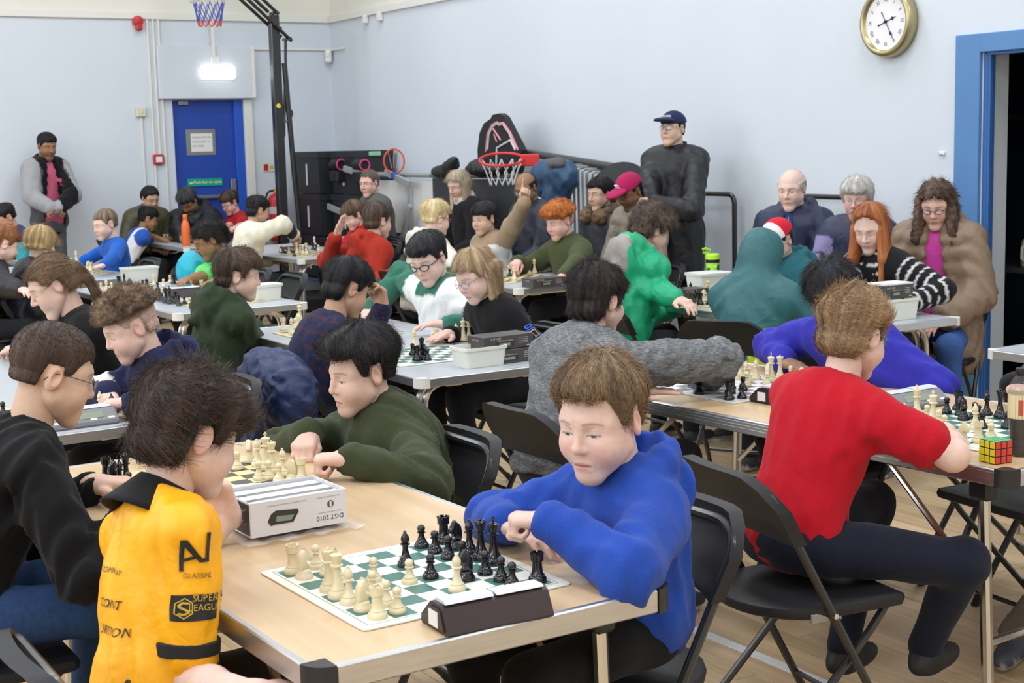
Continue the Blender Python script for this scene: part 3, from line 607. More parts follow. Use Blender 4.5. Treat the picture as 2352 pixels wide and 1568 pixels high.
class Board:
    def __init__(s, c, rz, style, label, short, size=.444):
        s.c = np.array(c, float); s.rz = rz; s.short = short; h = size / 2
        pl = [(h - .012 + .012 * cos(a), h - .012 + .012 * sin(a)) for a in np.linspace(0, pi / 2, 4)]; pl = pl + [(-x, y) for x, y in pl[::-1]]; pl = pl + [(x, -y) for x, y in pl[::-1]]
        b = MB(); b.prism(pl, 0, .0025); s.o = b.build('chess_board', BM[style], None, None); s.o.location = (*s.c[:2], TZ + .001); s.o.rotation_euler = (0, 0, rz); tag(s.o, label, 'chess board', 'roll-up chess boards'); s.n = 0
    def pos(s, f, r, z=0): v = Rz(s.rz) @ np.array(((f - 3.5) * .049, (r - 3.5) * .049, 0)); return (s.c[0] + v[0], s.c[1] + v[1], TZ + .0036 + z)
    def put(s, color, items):
        """items: 'k f r' with file 0-7 along board x, rank 0-7 along board y"""
        cn = 'cream' if color == 'white' else 'black'; seen = {}; pw = sorted(px_of(s.pos(float(i[1]), float(i[2]))) for i in items if i[0] == 'p')
        for it in items:
            k, f, r = it[0], float(it[1]), float(it[2]); nm = LET[k]; seen[nm] = seen.get(nm, 0) + 1
            rs = random.Random(int(f * 31 + r * 7 + len(s.short))); lb = it[3] if len(it) > 3 else f'{cn} pawn, {ordinal(pw.index(px_of(s.pos(f, r))), len(pw))} of the {len(pw)} on {s.short}'
            piece(nm, color, s.pos(f + rs.uniform(-.1, .1), r + rs.uniform(-.1, .1)), s.rz + (-pi / 2 if color == 'white' else pi / 2) + rs.uniform(-.4, .4), lb, f'{cn} {nm}s on {s.short}')
M_BURG = mat('clock_case', (.030, .016, .018), .38, bump=.1, bscale=900); M_SILV = mat('clock_lever', (.62, .64, .70), .35, noise=.03)
M_LCD = mat('lcd', (.24, .28, .22), .3); M_LABEL = mat('white_label', (.75, .74, .76), .6)
def clock(x, y, face, label, z=TZ, style=0, sc=1.0):
    """digital chess clock; face: azimuth its display looks to"""
    t = empty('chess_clock', (x, y, z + .0008), radians(face) - pi / 2, label, 'chess clock', 'digital chess clocks'); t.scale = (sc,) * 3
    case = M_BURG if style == 0 else mat('clock_case_grey', (.20, .20, .21), .45)
    b = MB(); b.prism([(-.052, .004), (-.050, 0), (.050, 0), (.054, .006), (.052, .016), (.016, .047), (.004, .050), (-.020, .050), (-.032, .044)], -.105, .105, 0); b.build('case', case, t, .5)
    for s in (-1, 1): b = MB(); b.prism([(-.040, .006), (.042, .006), (.044, .014), (.012, .041), (-.016, .043), (-.027, .038)], s * .105, s * .108, 0); b.build('end_panel', case, t, .5)
    b = MB(); b.prism([(-.030, .050), (-.024, .0555), (.006, .0555), (.012, .050)], -.098, -.003, 0); b.build('lever', M_SILV, t, .5)
    b = MB(); b.prism([(-.030, .050), (-.024, .0535), (.006, .0535), (.012, .050)], .003, .098, 0); b.build('lever', M_SILV, t, .5)
    d = np.array((.036, -.031)); nrm = unit2 = np.array((.031, .036)) / np.hypot(.031, .036); th = math.atan2(.036, .031)
    Rm = np.stack([np.array((-1., 0, 0)), np.array((0, -.036, .031)) / np.hypot(.036, .031), np.array((0, .031, .036)) / np.hypot(.036, .031)], 1)
    b = MB(); b.box((0, .034, .0318), (.062, .012, .0012), Rm); b.build('display', M_LCD, t, None)
    for k in range(4): b = MB(); b.box((-.085 + .0 * k + (.0566 * k), .046, .0215), (.010, .004, .0012), Rm, bev=.0008); b.build('button', M_LABEL, t)
    b = MB(); b.box((.1085, -.002, .022), (.0006, .017, .014)); b.build('sticker', M_LABEL, t, None); b = MB(); b.box((-.1085, -.002, .022), (.0006, .017, .014)); b.build('sticker', M_LABEL, t, None)
    return t
M_TUB = mat('tub_plastic', (.74, .74, .66), .35, spec=.4, sss=.05)
def tub(x, y, rz, label, w=.17, d=.115, h=.085, z=TZ, lid=False):
    t = empty('plastic_tub', (x, y, z + .0006), rz, label, 'tub', 'white plastic tubs')
    def ring(hw, hd, zz, r=.02): 
        out = []
        for sx, sy, a0 in ((1, 1, 0), (-1, 1, pi / 2), (-1, -1, pi), (1, -1, 1.5 * pi)): out += [(sx * (hw - r) + r * cos(a0 + k * pi / 8), sy * (hd - r) + r * sin(a0 + k * pi / 8), zz) for k in range(5)]
        return out
    R_ = [ring(w * .455, d * .44, 0), ring(w * .5, d * .5, h - .012), ring(w * .5 + .004, d * .5 + .004, h - .011), ring(w * .5 + .004, d * .5 + .004, h), ring(w * .5 - .002, d * .5 - .002, h), ring(w * .45, d * .435, .004)]
    b = MB(); n = 20; vs = [v for r in R_ for v in r]; fs = [tuple(range(n - 1, -1, -1)), tuple(5 * n + i for i in range(n))]
    for r in range(5):
        for i in range(n): fs.append((r * n + i, r * n + (i + 1) % n, (r + 1) * n + (i + 1) % n, (r + 1) * n + i))
    b.add(vs, fs); b.build('tub', M_TUB, t, .7)
    if lid:
        b = MB(); l0 = ring(w * .5 + .005, d * .5 + .005, h - .006); l1 = ring(w * .5 + .005, d * .5 + .005, h + .004); l2 = ring(w * .44, d * .42, h + .006); b.add(l0 + l1 + l2, [tuple(range(n - 1, -1, -1)), tuple(2 * n + i for i in range(n))] + [(r * n + i, r * n + (i + 1) % n, (r + 1) * n + (i + 1) % n, (r + 1) * n + i) for r in range(2) for i in range(n)]); b.build('lid', mat('lid_white', (.72, .72, .70), .4), t, .7)
    return t
M_BOXD = mat('box_dark', (.065, .058, .056), .5, noise=.05); M_BOXTXT = mat('box_print', (.50, .48, .46), .5); M_BOXW = mat('box_white', (.74, .73, .74), .55)
def clock_box(x, y, rz, z, label, w=.225, d=.115, h=.052):
    """dark carton; its long printed side looks to local -Y"""
    t = empty('clock_carton', (x, y, z + .0006), rz, label, 'box', 'dark chess clock cartons'); b = MB(); b.box((0, 0, h / 2), (w / 2, d / 2, h / 2), bev=.0015); b.build('carton', M_BOXD, t)
    Rs = np.array([[1., 0, 0], [0, 0, -1.], [0, 1., 0]]); y0 = -d / 2 - .0004; T = text
    T('DGT1002', .0125, M_BOXTXT, t, (-w * .27, y0, h * .80), Rs, ext=.0002)
    b = MB(); b.prism([(-w * .28, h * .18), (-w * .24, h * .58), (-w * .20, h * .62), (w * .08, h * .62), (w * .11, h * .55), (w * .10, h * .18)], y0 - .0002, y0 + .0001, 1); pic = b.build('clock_picture', mat('print_case', (.035, .03, .03), .4), t, None)
    b = MB(); b.prism([(-w * .24, h * .60), (-w * .20, h * .66), (w * .08, h * .66), (w * .09, h * .60)], y0 - .0003, y0, 1); b.build('lever_picture', mat('print_brass', (.36, .28, .18), .5), pic, None)
    b = MB(); b.box((-w * .08, y0 - .0003, h * .36), (w * .11, .0002, h * .10)); b.build('display_picture', mat('print_lcd', (.22, .30, .22), .5), pic, None)
    b = MB()
    for k in range(4): b.box((w * .30, y0 - .0002, h * (.76 - .13 * k)), (w * .09, .0002, h * .014))
    b.build('small_print', M_BOXTXT, t, None)
    b = MB(); b.prism([(w * .36, h * .12), (w * .40, h * .22), (w * .42, h * .14), (w * .44, h * .22), (w * .44, h * .12)], y0 - .0003, y0, 1); b.build('logo', M_LABEL, t, None)
    T('DGT1002', .010, M_BOXTXT, t, (-w / 2 - .0004, 0, h * .72), Rz(-pi / 2) @ Rs, ext=.0002)
    return t
# ------------------------------------------------------------------ people: heads, hair, hands, bodies, clothes
M_SKIN = mat('skin', rough=.52, attr=True, noise=.05, nscale=90, bump=.08, bscale=900, spec=.35, sss=.12)
M_HAIR = mat('hair', rough=.55, attr=True, flow=True, noise=.42, nscale=1.0, bump=.30, bscale=1.6, spec=.3)
M_CURL = mat('curly_hair', rough=.6, attr=True, noise=.25, nscale=95, bump=.9, bscale=130, spec=.25)
M_STRAND = mat('hair_strand', rough=.5, spec=.3)
_n = M_STRAND.node_tree; _a = _n.nodes.new('ShaderNodeAttribute'); _a.attribute_name = 'Col'; _n.links.new(_a.outputs['Color'], _n.nodes['Principled BSDF'].inputs['Base Color'])
M_COTTON = mat('cotton', rough=.88, attr=True, noise=.06, nscale=60, bump=.18, bscale=700, spec=.2, sheen=.06, bump2=.17, b2scale=9)
M_FLEECE = mat('fleece', rough=.95, attr=True, noise=.10, nscale=160, bump=.4, bscale=420, spec=.1, sheen=.10, bump2=.17, b2scale=8)
M_NYLON = mat('nylon', rough=.48, attr=True, noise=.05, nscale=40, bump=.15, bscale=60, spec=.4, bump2=.28, b2scale=9)
M_DENIM = mat('denim', rough=.85, attr=True, noise=.18, nscale=90, bump=.3, bscale=900, spec=.2)
M_MARL = mat('marl', rough=.9, attr=True, noise=.62, nscale=75, bump=.2, bscale=300, spec=.15, stretch=(1.0, 1.0, 5.5), bump2=.3, b2scale=4)
M_SHOE = mat('shoe', rough=.6, attr=True, noise=.1, nscale=60, bump=.2, bscale=300)
SKINS = dict(pale=(.72, .50, .42), fair=(.68, .46, .37), pink=(.70, .43, .36), tan=(.50, .30, .20), olive=(.60, .40, .29), brown=(.30, .155, .085), dark=(.20, .10, .06), asian=(.64, .44, .32))
HEADS = {}
def head_mesh(vox, kind):
    """kind: 'child', 'man', 'woman'"""
    key = (vox, kind)
    if key in HEADS: return HEADS[key]
    ch = kind == 'child'; mn = kind == 'man'
    f = Field((-.1, -.125, -.14), (.1, .135, .13), vox)
    f.ell((0, -.012, .034), (.074, .094, .081), k=.0)
    f.ell((0, .022, -.022), (.064, .062, .076) if ch else (.062, .062, .078), k=.03)
    jw = .050 if not mn else .056
    cz = -.094 if ch else -.104
    for s in (-1, 1):
        f.cone((s * jw, .008, -.05), (s * .014, .064, cz), .020, .017, k=.03)
        f.ell((s * .034, .058, -.036), (.031, .026, .031) if ch else (.024, .024, .030), k=.03)
        f.cone((s * .05, .052, .018), (s * .012, .077, .024), .0085 if ch else .012, .009 if ch else .011, k=.024)
    f.ell((0, .066, cz), (.020, .018, .017), k=.025)
    f.ell((0, .066, -.058), (.026, .020, .026), k=.02)                    # muzzle
    for s in (-1, 1):
        f.ell((s * .031, .095, .004), (.019, .016, .012), k=.014, mode='sub')
        f.ell((s * .031, .0655, .003), (.0155, .0150, .0125), k=.006)
    nl = .106 if ch else .113
    f.cone((0, .082, .014), (0, nl - .006, -.022), .0068, .0085, k=.014)
    f.ell((0, nl - .008, -.028), (.0105, .0105, .0090), k=.008)
    for s in (-1, 1): f.ell((s * .0115, nl - .019, -.031), (.0075, .0095, .0072), k=.007)
    for s in (-1, 1): f.ell((s * .006, nl - .014, -.0385), (.0032, .0042, .0026), k=.003, mode='sub')
    f.cone((-.017, .0815, -.0625), (.017, .0815, -.0625), .0055, k=.006); f.cone((-.006, .086, -.0600), (.006, .086, -.0600), .0052, k=.006)
    f.cone((-.012, .083, -.0725), (.012, .083, -.0725), .0068, k=.006)
    f.cone((-.021, .0885, -.0668), (.021, .0885, -.0668), .0018, k=.004, mode='sub')
    for s in (-1, 1):
        R = Rz(s * -.35) @ Rx(-.18)
        f.ell((s * .0775, -.012, -.004), (.0085, .0185, .0315), R=R, k=.006)
        f.ell((s * .0860, -.007, .001), (.0075, .0105, .0190), R=R, k=.004, mode='sub')
        f.ell((s * .077, -.006, -.012), (.006, .006, .007), k=.004)
    V, Q = f.nets(); V = relax(V, Q, 1, .35)
    HEADS[key] = (V, Q); return V, Q
def face_colors(V, skin, brow, eyes='down', blush=.5, lip=None, beard=0.0, beardc=None, kind='child', iris=(.12, .07, .04)):
    skin = np.array(skin); n = len(V); C = np.tile(skin, (n, 1)).astype(np.float32); x, y, z = V[:, 0], V[:, 1], V[:, 2]; ax = np.abs(x)
    def mix(m, c): m = m[:, None]; C[:] = C * (1 - m) + np.array(c) * m
    red = skin * np.array((1.08, .72, .70))
    ch = np.exp(-(((ax - .04) / .020) ** 2 + ((z + .036) / .020) ** 2)) * (y > .02); mix(blush * .55 * ch, red)
    mix(blush * .5 * np.exp(-((ax / .012) ** 2 + ((z + .028) / .010) ** 2)) * (y > .085), red)
    mix(blush * .6 * sstep(.076, .084, ax) * (y < .02), red)
    lipc = np.array(lip) if lip is not None else skin * np.array((.86, .50, .50))
    mw = .0215 * (1 - .25 * np.clip(((z + .0665) / .010) ** 2, 0, 1))
    lm = (1 - sstep(.80, 1.1, np.sqrt((ax / mw) ** 2 + ((z + .0668) / .0105) ** 2))) * (y > .07); mix(.8 * lm, lipc)
    mix(.75 * np.exp(-((z + .0668) / .0018) ** 2) * (ax < .021) * (y > .07), skin * .28)
    # eyes
    ez = .003; u = (ax - .031) / .0150
    arch = (1 - u * u).clip(0, 1)
    if eyes == 'down':
        line = ez - .0048 - .0022 * arch
        mix(.9 * np.exp(-((z - line) / .0016) ** 2) * (np.abs(u) < 1) * (y > .05), (.035, .022, .018))
        mix(.30 * np.exp(-((z - (ez + .0065)) / .0016) ** 2) * (np.abs(u) < .9) * (y > .05), skin * .5)
    else:
        op = .0052 if eyes == 'open' else (.0034 if eyes == 'half' else .0022)
        if eyes == 'low': ez = -.0012; mix(.30 * np.exp(-((z - .0085) / .0016) ** 2) * (np.abs(u) < .9) * (y > .05), skin * .5)
        e = np.sqrt(u * u + ((z - ez + .001) / op) ** 2); mix((e < 1.0) * (y > .05) * 1.0, (.75, .72, .70))
        ir = np.sqrt((ax - .031) ** 2 + (z - ez + .0025) ** 2); mix((ir < .0062) * (e < 1.05) * (y > .05) * 1.0, iris); mix((ir < .0025) * (e < 1) * (y > .05) * 1.0, (.01, .01, .01))
        top = ez - .001 + op * np.sqrt(arch); mix(.85 * np.exp(-((z - top) / .0015) ** 2) * (np.abs(u) < 1) * (y > .05), (.04, .026, .02))
    bz = .0250 - .0085 * np.clip((ax - .028) / .026, 0, 1) ** 2 - .0010 * np.clip((.022 - ax) / .010, 0, 1) + (.001 if kind != 'man' else -.001)
    bw = .0026 if kind == 'child' else (.0040 if kind == 'man' else .0028)
    mix((.55 if kind == 'child' else .8) * np.exp(-((z - bz) / bw) ** 2) * sstep(.010, .016, ax) * (1 - sstep(.048, .056, ax)) * (y > .03), brow)
    if beard > 0:
        bm = sstep(-.030, -.055, z + .35 * (y - .085) * 0) * sstep(-.005, .02, y) * (1 - .85 * lm); bm *= 1 - .6 * np.exp(-((ax - .03) / .012) ** 2 - ((z + .04) / .012) ** 2)
        mix(beard * np.clip(bm, 0, 1), beardc if beardc is not None else skin * .3)
    return C

def crown_flow(P, sw=0.0, c=(.0, -.045, .105)):
    c = np.array(c, np.float32); d = P - c; r = np.sqrt(d[:, 0] ** 2 + d[:, 1] ** 2) + 1e-4; lat = np.sqrt((d ** 2).sum(1))
    th = np.arctan2(d[:, 1], d[:, 0]) + sw * lat * 6
    q = np.minimum(r / .02, 1)
    return np.stack([np.cos(th) * 26 * q, np.sin(th) * 26 * q, lat * 14], 1)
def hair_edge(h, y):
    fr, sb, eh, nape = h.get('front', .058), h.get('burn', -.012), h.get('ear', .030), h.get('nape', -.045)
    return np.interp(y, [-.14, -.045, -.032, .006, .012, .028, .046, .068, .09, .13], [nape, nape + .005, eh, eh, sb, sb + .002, fr - .012 + h.get('temple', 0), fr - .002, fr, fr]).astype(np.float32)
def hair_mesh(h, vox, g, seed=0):
    """h: style dict, g: gravity in head space"""
    long = h.get('long', 0); ex = .06 + long
    lo = np.array((-.125, -.15, -.125)); hi = np.array((.125, .145, .165))
    if long: lo = np.minimum(lo, g * (.10 + long) - .12); hi = np.maximum(hi, g * (.10 + long) + .10)
    f = Field(lo, hi, vox)
    x, y, z = f.ax[0][:, None, None], f.ax[1][None, :, None], f.ax[2][None, None, :]
    def ed(c, r):
        px, py, pz = (x - c[0]), (y - c[1]), (z - c[2]); k0 = np.sqrt((px / r[0]) ** 2 + (py / r[1]) ** 2 + (pz / r[2]) ** 2) + 1e-6
        k1 = np.sqrt((px / r[0] ** 2) ** 2 + (py / r[1] ** 2) ** 2 + (pz / r[2] ** 2) ** 2) + 1e-6; return k0 * (k0 - 1) / k1
    d = np.minimum(ed((0, -.012, .034), (.0745, .0945, .0815)), ed((0, -.03, -.02), (.066, .068, .07)))
    top, side, back = h.get('top', .02), h.get('side', .008), h.get('back', .012)
    tz = sstep(h.get('t0', .0), h.get('t1', .10), z + 0 * x); by = sstep(.0, -.08, y + 0 * x)
    th = side + (back - side) * by; th = th + (top - th) * tz
    if 'quiff' in h: th = th + h['quiff'] * sstep(.03, .09, y) * sstep(.04, .09, z)
    if 'part' in h: th = th + h['part'] * np.clip(x / .07, -1, 1) * sstep(.03, .08, z)
    fr, sb, eh, nape = h.get('front', .058), h.get('burn', -.012), h.get('ear', .030), h.get('nape', -.045)
    zb = np.interp(f.ax[1], [-.14, -.045, -.032, .006, .012, .028, .046, .068, .09, .13], [nape, nape + .005, eh, eh, sb, sb + .002, fr - .012 + h.get('temple', 0), fr - .002, fr, fr]).astype(np.float32)[None, :, None]
    rs = np.random.RandomState(seed)
    xs = f.ax[0]; jag = h.get('jag', .005)
    zj = (jag * (np.sin(xs * 210 + rs.rand() * 6) + .7 * np.sin(xs * 370 + rs.rand() * 6)) + h.get('slant', 0) * xs / .07).astype(np.float32)[:, None, None]
    mid = h.get('midpart', 0)
    if mid: zj = zj + mid * np.exp(-(xs[:, None, None] / .022) ** 2)
    if not long and not h.get('blunt'): th = th * (1 - (1 - sstep(-.004, .034, z - zb)) * (.72 - .42 * sstep(.03, .07, y)))
    m = (zb + zj * sstep(.0, .05, y) - z) * .8
    d = d - th; k = .010
    hh = np.maximum(k - np.abs(d - m), 0); D = np.maximum(d, m) + hh * hh / (4 * k)
    if 'bald' in h: D = np.maximum(D, np.minimum(z - h['bald'][0], y - h['bald'][1]) * .9)
    f.D = (D + 0 * x).astype(np.float32)
    for (kind_, *a) in h.get('extra', lambda g: [])(g) if callable(h.get('extra')) else h.get('extra', []):
        getattr(f, kind_)(*a[0], **a[1])
    idx, P = f.band(.03); ths = np.clip((th + 0 * x)[idx] / .020, .12, 1.2)
    amp, curl = h.get('amp', .0022), h.get('curl', 0)
    if curl: f.D[idx] += ths * (-curl * (np.abs(wob(P, seed, 85, 5)) * 1.6 - .5) - curl * .6 * wob(P, seed + 3, 170, 4))
    else:
        fl = crown_flow(P, h.get('sw', .15), h.get('crown', (0, -.045, .105))); f.D[idx] += ths * (amp * 1.3 * wob(fl, seed, .40, 4) + amp * 1.1 * wob(P, seed + 1, h.get('cf', 34), 3))
    V, Q = f.nets()
    return V, Q
def hair_colors(V, c, c2=None, seed=0, curl=False, root=None, fade=None, crown=(0, -.045, .105)):
    c = np.array(c); c2 = np.array(c2) if c2 is not None else c * 1.5; P = V if curl else crown_flow(V, .15, crown)
    t = np.clip(.5 + .6 * wob(P, seed + 5, 60 if curl else .45, 4), 0, 1)[:, None]; C = c * (1 - t) + c2 * t
    if fade is not None:
        fc, z0, z1 = fade; m = (1 - sstep(z0, z1, V[:, 2]))[:, None]; C = C * (1 - m) + np.array(fc) * m
    return C

def strands(ho, me, h, n, seed, cols, cu):
    """short locks lying along the hair surface, as curves"""
    rs = np.random.RandomState(seed); nv = len(me.vertices); V = np.empty(nv * 3, np.float32); me.vertices.foreach_get('co', V); V = V.reshape(-1, 3)
    Nn = np.empty(nv * 3, np.float32); me.vertex_normals.foreach_get('vector', Nn); Nn = Nn.reshape(-1, 3)
    zb = h.get('fade'); ok = np.nonzero((V[:, 2] > (zb[1] if zb else -9)) & (V[:, 2] < h.get('zmax', 9)))[0]
    ids = rs.choice(ok, n); p = V[ids]; nn = Nn[ids]; c = np.array(h.get('crown', (0, -.045, .105))); d = p - c
    t = d - nn * (d * nn).sum(1)[:, None]; t /= np.linalg.norm(t, axis=1)[:, None] + 1e-6; b = np.cross(nn, t)
    sw = h.get('sw', .15) * 2 + .35 * rs.randn(n) * h.get('mess', .75); dirs = t * np.cos(sw)[:, None] + b * np.sin(sw)[:, None]
    ln = h.get('len', .030) * (.6 + .8 * rs.rand(n)); e = p + dirs * ln[:, None]; zb_ = hair_edge(h, e[:, 1]) - .002 - .014 * rs.rand(n) ** 2; e0 = p[:, 2] - zb_
    if True: ln = ln * np.clip(np.where((e[:, 2] < zb_) & ((e[:, 1] > .035) | (not h.get('long'))), np.maximum(e0, .002) / np.maximum(p[:, 2] - e[:, 2], 1e-4), 1), .08, 1)
    ln = ln * np.clip(.35 + .65 * (h.get('side', .01) + (h.get('top', .02) - h.get('side', .01)) * sstep(.03, .095, p[:, 2])) / .018, .3, 1.15) if not h.get('long') else ln
    ln = ln * 1.0; lift = h.get('lift', .17) * np.abs(rs.randn(n)); K = 5 if not cu else 8
    pts = np.zeros((n, K, 3), np.float32)
    for j in range(K):
        u = j / (K - 1)
        if cu:
            a = u * 9 + rs.rand() * 6; r = .0042 * min(1, u * 3); pts[:, j] = p + (dirs * .55 + nn * .55) * (ln * u)[:, None] + r * (np.cos(a) * b + np.sin(a) * (dirs * .5 - nn * .5)) - nn * .002
        else: pts[:, j] = p - nn * .0025 + dirs * (ln * u)[:, None] + nn * (ln * (lift * u - .28 * u * u * lift))[:, None] + nn * .0028 * sin(pi * min(u * 1.2, 1))
    cv = bpy.data.hair_curves.new('hair_strands'); cv.add_curves([K] * n); cv.position_data.foreach_set('vector', pts.ravel())
    ra = cv.attributes.new('radius', 'FLOAT', 'POINT') if 'radius' not in cv.attributes else cv.attributes['radius']
    r0 = h.get('rad', .0006); ra.data.foreach_set('value', np.tile(r0 * np.linspace(1, .25, K), n).astype(np.float32))
    ca = cv.attributes.new('Col', 'FLOAT_COLOR', 'CURVE'); cc = np.ones((n, 4), np.float32); cc[:, :3] = cols[ids] * (.55 + .95 * rs.rand(n) ** 1.5)[:, None]; ca.data.foreach_set('color', cc.ravel())
    o = bpy.data.objects.new('hair_strands', cv); COL.objects.link(o); o.parent = ho; cv.materials.append(M_STRAND); return o
# ---- hands: wrist at the origin, fingers along +Y, back of the hand +Z, thumb on the side sx (+1 or -1)
POSES = dict(relax=((.25, .35, .25),) * 4, flat=((.05, .08, .05),) * 4, fist=((1.35, 1.55, 1.0),) * 4, half=((.75, .95, .6),) * 4,
             pinch=((.75, .75, .35), (.85, .8, .4), (1.1, 1.2, .7), (1.2, 1.3, .8)), point=((-.05, .35, .3), (1.3, 1.5, .9), (1.35, 1.5, .9), (1.35, 1.5, .9)))
def hand_field(f, pose, sx, sc, M, O):
    """adds a hand to field f; M rows->world basis (3x3), O wrist"""
    T = lambda p: O + M @ (np.array(p) * sc)
    cur = POSES[pose]; k = .005
    kn = [(.028, .080), (.0095, .086), (-.009, .083), (-.026, .074)]; ln = [(.040, .024, .020), (.044, .028, .021), (.041, .026, .020), (.031, .019, .018)]
    for i, ((kx, ky), ls) in enumerate(zip(kn, ln)):
        kx *= sx; f.cone(T((kx * .55, .004, 0)), T((kx, ky, .002)), .0165 * sc, .0125 * sc, k=.014 * sc)
        a = 0.0; p = np.array((kx, ky, .001)); sp = kx * (2.2 if pose in ('flat', 'relax') else .5)
        for j, l in enumerate(ls):
            a += cur[i][j]; q = p + np.array((sp * l, cos(a) * l, -sin(a) * l)); r = (.0092, .0082, .0074)[j] * (1 if i < 3 else .88)
            f.cone(T(p), T(q), r * sc, r * .93 * sc, k=k * sc if j else .008 * sc); p = q
    f.cone(T((0, -.02, 0)), T((0, .02, 0)), .022 * sc, .022 * sc, k=.015 * sc)
    tb = np.array((.020 * sx, .018, -.008)); 
    if pose in ('fist', 'half', 'point'): pts = [tb, (.036 * sx, .050, -.018), (.028 * sx, .078, -.034), (.006 * sx, .084, -.040)]
    elif pose == 'pinch': pts = [tb, (.040 * sx, .048, -.022), (.040 * sx, .076, -.040), (.030 * sx, .094, -.055)]
    else: pts = [tb, (.044 * sx, .042, -.010), (.056 * sx, .070, -.014), (.060 * sx, .092, -.016)]
    for a, b, r in zip(pts[:-1], pts[1:], (.0135, .0100, .0088)): f.cone(T(a), T(b), r * sc, r * .92 * sc, k=.008 * sc)

def unit(v): v = np.asarray(v, float); return v / (np.linalg.norm(v) + 1e-9)
def ik(S, Wt, l1, l2, hint):
    d = Wt - S; L = np.linalg.norm(d)
    if L > (l1 + l2) * 1.06: L = (l1 + l2) * 1.06; d = unit(d) * L
    if L > (l1 + l2) * .995: s = L / ((l1 + l2) * .995); l1 *= s; l2 *= s
    if L < abs(l1 - l2) + .05: L = abs(l1 - l2) + .05; d = unit(d) * L
    a = (l1 * l1 - l2 * l2 + L * L) / (2 * L); hgt = math.sqrt(max(l1 * l1 - a * a, 0)); n = unit(d)
    p = np.asarray(hint, float) - n * (np.asarray(hint) @ n); return S + n * a + unit(p) * hgt, S + n * L
def seg_d(P, a, b):
    ba = b - a; h = np.clip(((P - a) @ ba) / (ba @ ba + 1e-9), 0, 1); return np.linalg.norm(P - a - h[:, None] * ba, axis=1), h

class Fig: pass
def glasses_parts(root, M4, hs, color, rim=.0016, lens=(.019, .014), full=True):
    m = mat('glasses_' + '_'.join('%d' % (c * 99) for c in color), color, .3); g = MB(); gl = MB()
    for s in (-1, 1):
        pts = [(s * .033 + lens[0] * cos(t) * (1 + .06 * cos(2 * t)), .101 - .012 * abs(cos(t)) * (1 if cos(t) * s > 0 else -.2), .001 + lens[1] * sin(t)) for t in np.linspace(0, 2 * pi, 20, endpoint=False)]
        g.tube(pts, rim, 6, closed=True); gl.add(pts, [tuple(range(20))])
        g.tube([(s * .052, .090, .006), (s * .074, .070, .008), (s * .0815, .0, .012), (s * .079, -.022, .004), (s * .077, -.034, -.012)], rim * .9, 6)
    g.tube([(-.014, .100, .004), (0, .106, .008), (.014, .100, .004)], rim, 6)
    o = g.build('glasses', m, root); o.matrix_local = M4
    le = gl.build('lens', mat('lens', (.85, .88, .95), .05, alpha=.22, spec=.8), o)
    return o

